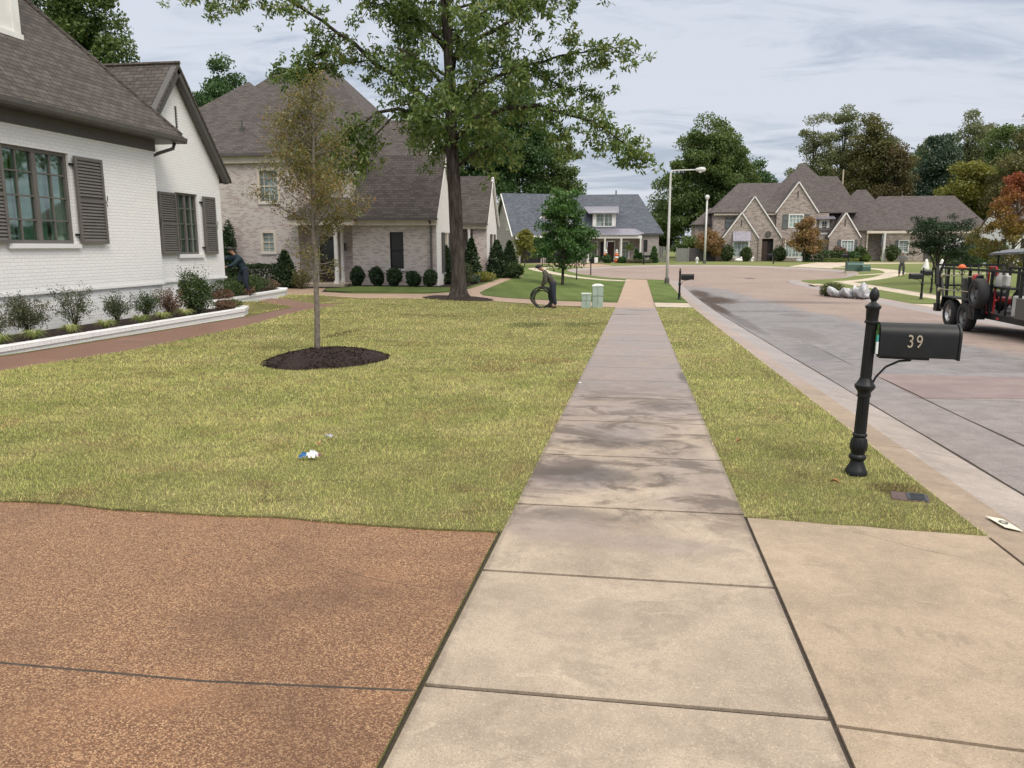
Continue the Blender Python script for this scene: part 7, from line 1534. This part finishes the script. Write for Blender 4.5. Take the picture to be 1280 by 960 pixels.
# ------------------------------------------------------------------ people
M_SKIN = paint('skin', (.30, .17, .11), .55, .08, 20)
def skinmesh(name, J, edges, mat, parent, root, sub=2, smooth=True):
    keys = list(J); me = bpy.data.meshes.new(name); me.from_pydata([J[k][:3] for k in keys], [(keys.index(a), keys.index(b)) for a, b in edges], []); me.materials.append(mat)
    o = bpy.data.objects.new(name, me); COL.objects.link(o); o.parent = parent
    m = o.modifiers.new('skin', 'SKIN'); m.use_smooth_shade = True; m.branch_smoothing = .3
    sk = me.skin_vertices[0].data
    for i, k in enumerate(keys):
        r = J[k][3]; r = r if isinstance(r, tuple) else (r, r); sk[i].radius = r; sk[i].use_root = (k == root)
    s = o.modifiers.new('sub', 'SUBSURF'); s.levels = sub; s.render_levels = sub
    return o
def person(label, loc, rz, P, jacket, trousers, shoe, cap, hair, long_sleeve=True, extra=None):
    """P: pelvis, chest, neck, head, and for s in l, r: hip, knee, ankle, toe, shoulder, elbow, wrist, palm (local metres, facing -y)"""
    T = thing('person', label, 'person', loc, rz=rz); V = {k: Vector(v) for k, v in P.items()}
    J = {}; E = []
    def j(k, v, r): J[k] = (*v, r)
    up = (V['head'] - V['neck']).normalized(); fwd = Vector(P.get('face', (0, -1, 0))).normalized(); sd = up.cross(fwd).normalized()
    j('pelvis', V['pelvis'], (.10, .09)); j('waist', V['pelvis'].lerp(V['chest'], .5), (.085, .075)); j('chest', V['chest'], (.105, .09)); j('neck', V['neck'], .055); j('jaw', V['head'] - up * .03 + fwd * .01, (.072, .08)); j('skull', V['head'] + up * .06, (.078, .09)); j('crown', V['head'] + up * .12, (.05, .055))
    E += [('pelvis', 'waist'), ('waist', 'chest'), ('chest', 'neck'), ('neck', 'jaw'), ('jaw', 'skull'), ('skull', 'crown')]
    j('nose', V['head'] + fwd * .10 + up * .01, .014); E.append(('jaw', 'nose'))
    for s, q in (('l', 1), ('r', -1)):
        j(s + 'ear', V['head'] + sd * q * .085 + up * .03, .016); E.append(('skull', s + 'ear'))
        for k, r in (('hip', .08), ('knee', .062), ('ankle', .04), ('toe', .035), ('shoulder', .065), ('elbow', .045), ('wrist', .028), ('palm', .034)): j(s + k, V[s + k], r)
        E += [('pelvis', s + 'hip'), (s + 'hip', s + 'knee'), (s + 'knee', s + 'ankle'), (s + 'ankle', s + 'toe'), ('chest', s + 'shoulder'), (s + 'shoulder', s + 'elbow'), (s + 'elbow', s + 'wrist'), (s + 'wrist', s + 'palm')]
        d = (V[s + 'palm'] - V[s + 'wrist']).normalized(); a = d.cross(Vector((0, 0, 1))); a = a.normalized() if a.length > .2 else Vector((1, 0, 0)); c_ = a.cross(d).normalized() * -1
        if c_.z > 0: c_ = -c_
        for f, (off, ln) in enumerate(((.028, .068), (.010, .078), (-.009, .073), (-.027, .058))):
            b0 = V[s + 'palm'] + a * off + d * .012; b1 = b0 + d * ln * .5 + c_ * .008; b2 = b1 + d * ln * .28 + c_ * ln * .5
            j(f'{s}f{f}a', b0, .009); j(f'{s}f{f}b', b1, .0085); j(f'{s}f{f}c', b2, .0075); E += [(s + 'palm', f'{s}f{f}a'), (f'{s}f{f}a', f'{s}f{f}b'), (f'{s}f{f}b', f'{s}f{f}c')]
        b0 = V[s + 'wrist'].lerp(V[s + 'palm'], .6) + a * .035 * 1; b1 = b0 + a * .025 + d * .03; j(f'{s}tha', b0, .011); j(f'{s}thb', b1, .009); E += [(s + 'palm', f'{s}tha'), (f'{s}tha', f'{s}thb')]
    skinmesh('body', J, E, M_SKIN, T, 'pelvis')
    g = 1.9; K_ = {k: (*J[k][:3], tuple(x * g for x in J[k][3]) if isinstance(J[k][3], tuple) else J[k][3] * 1.5) for k in ('pelvis', 'waist', 'chest', 'lshoulder', 'rshoulder', 'lelbow', 'relbow')}
    K_['collar'] = (*V['chest'].lerp(V['neck'], .95), .088); K_['hem'] = (*V['pelvis'].lerp(V['chest'], -.05), (.19, .175)); ee = [('hem', 'pelvis'), ('pelvis', 'waist'), ('waist', 'chest'), ('chest', 'collar'), ('chest', 'lshoulder'), ('chest', 'rshoulder'), ('lshoulder', 'lelbow'), ('rshoulder', 'relbow')]
    if long_sleeve:
        for s in 'lr': K_[s + 'cuff'] = (*V[s + 'elbow'].lerp(V[s + 'wrist'], .93), .044); ee.append((s + 'elbow', s + 'cuff'))
    skinmesh('jacket', K_, ee, jacket, T, 'waist')
    Q = {'belt': (*V['pelvis'].lerp(V['chest'], .2), (.17, .155)), 'pelvis': (*V['pelvis'], (.18, .17))}; ee = [('belt', 'pelvis')]
    for s in 'lr':
        for k, r in (('hip', .13), ('knee', .095)): Q[s + k] = (*V[s + k], r)
        Q[s + 'cuff'] = (*V[s + 'knee'].lerp(V[s + 'ankle'], .92), .072); ee += [('pelvis', s + 'hip'), (s + 'hip', s + 'knee'), (s + 'knee', s + 'cuff')]
    skinmesh('trousers', Q, ee, trousers, T, 'pelvis')
    for s in 'lr':
        a, b = V[s + 'ankle'], V[s + 'toe']; d = b - a; d.z = 0; d.normalize()
        skinmesh('shoe', {'h': (*(a - d * .04 + Vector((0, 0, -.015))), .05), 'm': (*(a + d * .06 + Vector((0, 0, -.03))), .046), 't': (*(b + Vector((0, 0, -.0))), .042)}, [('h', 'm'), ('m', 't')], shoe, T, 'm', 1)
    # hair and cap follow the tilt of the head
    hd = V['head'] + up * .075; M3 = Matrix((sd, -fwd, up)).transposed()
    mb = MB(); mb.lathe([(.098 * math.cos(a) + .001, .098 * math.sin(a)) for a in np.linspace(-.35, 1.5, 8)], n=16, sy=1.1); mb.v = [tuple(M3 @ Vector(v) + hd - fwd * .012) for v in mb.v]; mb.build('hair', hair, T, smooth=True)
    if cap is not None:
        mb = MB(); mb.lathe([(.108 * math.cos(a) + .001, .10 * math.sin(a) + .012) for a in np.linspace(0, 1.5, 7)], n=16, sy=1.1); mb.prism([(-.08, -.09, .012), (.08, -.09, .012), (.065, -.185, .0), (-.065, -.185, .0)], (0, 0, .012)); mb.v = [tuple(M3 @ Vector(v) + hd) for v in mb.v]; mb.build('cap', cap, T, smooth='auto')
    mb = MB()
    for q in (-1, 1): c = V['head'] + up * .045 + fwd * .083 + sd * q * .032; mb.lathe([(.001, -.008), (.009, 0), (.001, .008)], tuple(c), 8)
    mb.build('eyes', paint('eye_dark', (.02, .015, .01), .3), T)
    return T
M_OLV = paint('olive_jacket', (.065, .058, .045), .85, .3, 12, .4); M_JEAN = paint('navy_jeans', (.013, .017, .032), .85, .25, 14, .3); M_BOOT = paint('brown_boots', (.05, .035, .025), .7)
M_TEAL = paint('dark_teal_jacket', (.008, .026, .036), .8, .25, 10, .4); M_GRY = paint('grey_work_shirt', (.15, .15, .145), .85, .3, 12); M_GRT = paint('dark_grey_trousers', (.07, .07, .072), .85, .2, 12); M_HAIR = paint('dark_hair', (.015, .012, .01), .7); M_CAP = paint('dark_cap', (.03, .028, .03), .8)
x, y = -3.02, 28.0
person('man in olive jacket and navy jeans bending left over a coil of black hose', (x, y, h(x, y)), 0, dict(
    face=(-.8, -.35, -.5), pelvis=(.02, 0, .90), chest=(-.20, -.02, 1.22), neck=(-.33, -.03, 1.36), head=(-.43, -.05, 1.44),
    lhip=(.04, .10, .86), lknee=(-.10, .13, .48), lankle=(-.02, .15, .09), ltoe=(-.18, .12, .04), rhip=(.04, -.10, .86), rknee=(.06, -.13, .47), rankle=(.14, -.14, .09), rtoe=(-.02, -.18, .04),
    lshoulder=(-.27, .17, 1.25), lelbow=(-.32, .20, .97), lwrist=(-.42, .10, .78), lpalm=(-.47, .06, .72), rshoulder=(-.23, -.19, 1.23), relbow=(-.22, -.25, .95), rwrist=(-.38, -.16, .80), rpalm=(-.44, -.12, .74)), M_OLV, M_JEAN, M_BOOT, M_CAP, M_HAIR)
M_SKIN2 = M_SKIN
# the coil: loose rings standing on edge in his hands
T = thing('hose_coil', 'standing coil of black garden hose held by the bending man on the lawn', 'hose', (x - .33, y - .08, h(x - .33, y)), rz=R(8)); rr = random.Random(2)
for k in range(11):
    pts_ = []; r0 = rr.uniform(.30, .385); ex = rr.uniform(.95, 1.15); ph = rr.uniform(0, 6); yo = (k - 5) * .026; cz = r0 * 1.02 + .02
    for i in range(41):
        a = 2 * pi * i / 40; q = r0 * (1 + .03 * math.sin(3 * a + ph)); pts_.append((q * math.cos(a) * ex + rr.uniform(-.003, .003) - .03 * (k % 3), yo + .025 * math.sin(2 * a + ph), cz + q * math.sin(a)))
    mb = MB(); mb.tube(pts_, .0135, 7, caps=False); mb.build('hose_loop', paint('black_hose', (.02, .022, .024), .45), T, smooth=True)
x, y = -13.0, 24.15; zf_ = ZT2 - .06
person('man in dark teal jacket reaching round the corner of the white house', (x, y, zf_), R(-22), dict(
    face=(-.5, -.8, -.25), pelvis=(.08, .02, .88), chest=(-.02, -.16, 1.26), neck=(-.07, -.25, 1.42), head=(-.10, -.31, 1.51),
    lhip=(.17, .02, .85), lknee=(.20, -.08, .46), lankle=(.22, .06, .09), ltoe=(.19, -.1, .04), rhip=(-.02, .02, .85), rknee=(-.05, -.1, .46), rankle=(-.04, .04, .09), rtoe=(-.07, -.12, .04),
    lshoulder=(.14, -.20, 1.28), lelbow=(.10, -.42, 1.06), lwrist=(-.06, -.58, 1.0), lpalm=(-.12, -.62, .98), rshoulder=(-.21, -.2, 1.30), relbow=(-.34, -.48, 1.27), rwrist=(-.36, -.76, 1.14), rpalm=(-.37, -.82, 1.08)), M_TEAL, M_JEAN, M_BOOT, None, M_HAIR)
x, y = PX(1129.5, 59), 59; 
person('man in grey work clothes and a pale cap standing on the lawn across the road', (x, y, h(x, y)), R(-18), dict(
    face=(0, -1, -.2), pelvis=(0, 0, .95), chest=(0, 0, 1.34), neck=(0, -.01, 1.52), head=(0, -.03, 1.61),
    lhip=(.10, 0, .90), lknee=(.13, -.03, .50), lankle=(.13, .02, .09), ltoe=(.15, -.14, .04), rhip=(-.10, 0, .90), rknee=(-.12, -.03, .50), rankle=(-.13, .02, .09), rtoe=(-.15, -.14, .04),
    lshoulder=(.20, 0, 1.40), lelbow=(.30, -.05, 1.14), lwrist=(.12, -.26, 1.20), lpalm=(.06, -.29, 1.22), rshoulder=(-.20, 0, 1.40), relbow=(-.30, -.05, 1.14), rwrist=(-.10, -.25, 1.12), rpalm=(-.04, -.28, 1.13)), M_GRY, M_GRT, M_BOOT, paint('pale_cap_cloth', (.35, .32, .3), .8), M_HAIR)
# ------------------------------------------------------------------ camera, sky, light
CAMX = (0, 0, 1.6)
Pp = math.atan(172 / 961); PSI = math.atan(157 * math.cos(Pp) / 961)
cd = bpy.data.cameras.new('camera'); cam = bpy.data.objects.new('camera', cd); COL.objects.link(cam)
cam.location = CAMX; cam.rotation_euler = (pi / 2 - Pp, 0, PSI)
cd.sensor_width = 36; cd.lens = 961 / 1280 * 36; cd.clip_start = .05; cd.clip_end = 4000
scene.camera = cam
SE, SR = R(50), R(140)
w = bpy.data.worlds.new('World'); scene.world = w; w.use_nodes = True
nt = w.node_tree; nt.nodes.clear()
def wn(k, **kw):
    x = nt.nodes.new(k)
    for a, b in kw.items(): setattr(x, a, b)
    return x
def wl(a, b): nt.links.new(a, b)
out = wn('ShaderNodeOutputWorld'); bg = wn('ShaderNodeBackground'); wl(bg.outputs[0], out.inputs[0])
sky = wn('ShaderNodeTexSky', sky_type='NISHITA'); sky.sun_disc = False; sky.sun_elevation = SE; sky.sun_rotation = SR
sky.air_density = 1.2; sky.dust_density = 2.0; sky.ozone_density = 1.5
tc = wn('ShaderNodeTexCoord'); sep = wn('ShaderNodeSeparateXYZ'); wl(tc.outputs['Generated'], sep.inputs[0])
def wm(op, a, b=0., c=0., clamp=False):
    n = wn('ShaderNodeMath', operation=op, use_clamp=clamp)
    for i, v in enumerate((a, b, c)):
        if hasattr(v, 'node'): wl(v, n.inputs[i])
        else: n.inputs[i].default_value = v
    return n.outputs[0]
zz = wm('ADD', wm('MAXIMUM', sep.outputs[2], 0.), .13)
cb = wn('ShaderNodeCombineXYZ'); wl(wm('DIVIDE', sep.outputs[0], zz), cb.inputs[0]); wl(wm('DIVIDE', sep.outputs[1], zz), cb.inputs[1])
def wnoise(sc, det, rough, scl, dist=0, off=0):
    mp = wn('ShaderNodeMapping'); wl(cb.outputs[0], mp.inputs[0]); mp.inputs['Scale'].default_value = scl
    mp.inputs['Location'].default_value = (off, off * .7, off * .3); mp.inputs['Rotation'].default_value = (0, 0, R(-12))
    n = wn('ShaderNodeTexNoise'); wl(mp.outputs[0], n.inputs['Vector']); n.inputs['Scale'].default_value = sc
    n.inputs['Detail'].default_value = det; n.inputs['Roughness'].default_value = rough; n.inputs['Distortion'].default_value = dist
    return n.outputs['Fac']
def wmr(x, a, b, c=0, d=1):
    n = wn('ShaderNodeMapRange', interpolation_type='SMOOTHSTEP'); wl(x, n.inputs[0])
    for i, v in zip((1, 2, 3, 4), (a, b, c, d)): n.inputs[i].default_value = v
    return n.outputs[0]
cl = wm('ADD', wm('MULTIPLY', wnoise(.55, 5, .55, (.8, 1.2, 1), .5, 3.3), .50), wm('MULTIPLY', wnoise(2.6, 7, .62, (.7, 1.3, 1), .9, 8.1), .50))
def wmix(f, a, b):
    n = wn('ShaderNodeMix', data_type='RGBA')
    if hasattr(f, 'node'): wl(f, n.inputs[0])
    else: n.inputs[0].default_value = f
    for i, v in ((6, a), (7, b)):
        if hasattr(v, 'node'): wl(v, n.inputs[i])
        else: n.inputs[i].default_value = (*v, 1)
    return n.outputs[2]
K = 7.5
cloud = wmix(wmr(cl, .41, .58), (.47*K, .53*K, .635*K), (.72*K, .76*K, .845*K))
# brighter overhead than at the horizon, as an overcast sky is
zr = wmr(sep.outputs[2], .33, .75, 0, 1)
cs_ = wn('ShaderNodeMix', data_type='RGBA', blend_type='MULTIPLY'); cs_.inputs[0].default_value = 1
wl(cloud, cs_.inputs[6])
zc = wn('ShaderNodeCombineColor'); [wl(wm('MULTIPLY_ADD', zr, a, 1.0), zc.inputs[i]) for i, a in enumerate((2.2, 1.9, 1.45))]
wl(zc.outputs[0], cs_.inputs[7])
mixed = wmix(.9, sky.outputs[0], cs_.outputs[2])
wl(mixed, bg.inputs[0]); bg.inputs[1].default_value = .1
sd = bpy.data.lights.new('sun', 'SUN'); sd.energy = 1.5; sd.angle = R(25); sd.color = (1, .92, .82)
so = bpy.data.objects.new('sun', sd); COL.objects.link(so)
# sun_rotation is measured clockwise from +Y; lamp -Z points away from the sun
az = SR; dirv = Vector((math.sin(az) * math.cos(SE), math.cos(az) * math.cos(SE), math.sin(SE)))
so.rotation_euler = dirv.to_track_quat('Z', 'Y').to_euler()
scene.view_settings.view_transform = 'Standard'; scene.view_settings.look = 'None'
scene.view_settings.gamma = 1; scene.view_settings.use_curve_mapping = False
scene.view_settings.exposure = 0.42
scene.render.engine = 'CYCLES'
scene.cycles.max_bounces = 6; scene.cycles.diffuse_bounces = 3; scene.cycles.glossy_bounces = 2
scene.cycles.transparent_max_bounces = 8
scene.cycles.use_denoising = True
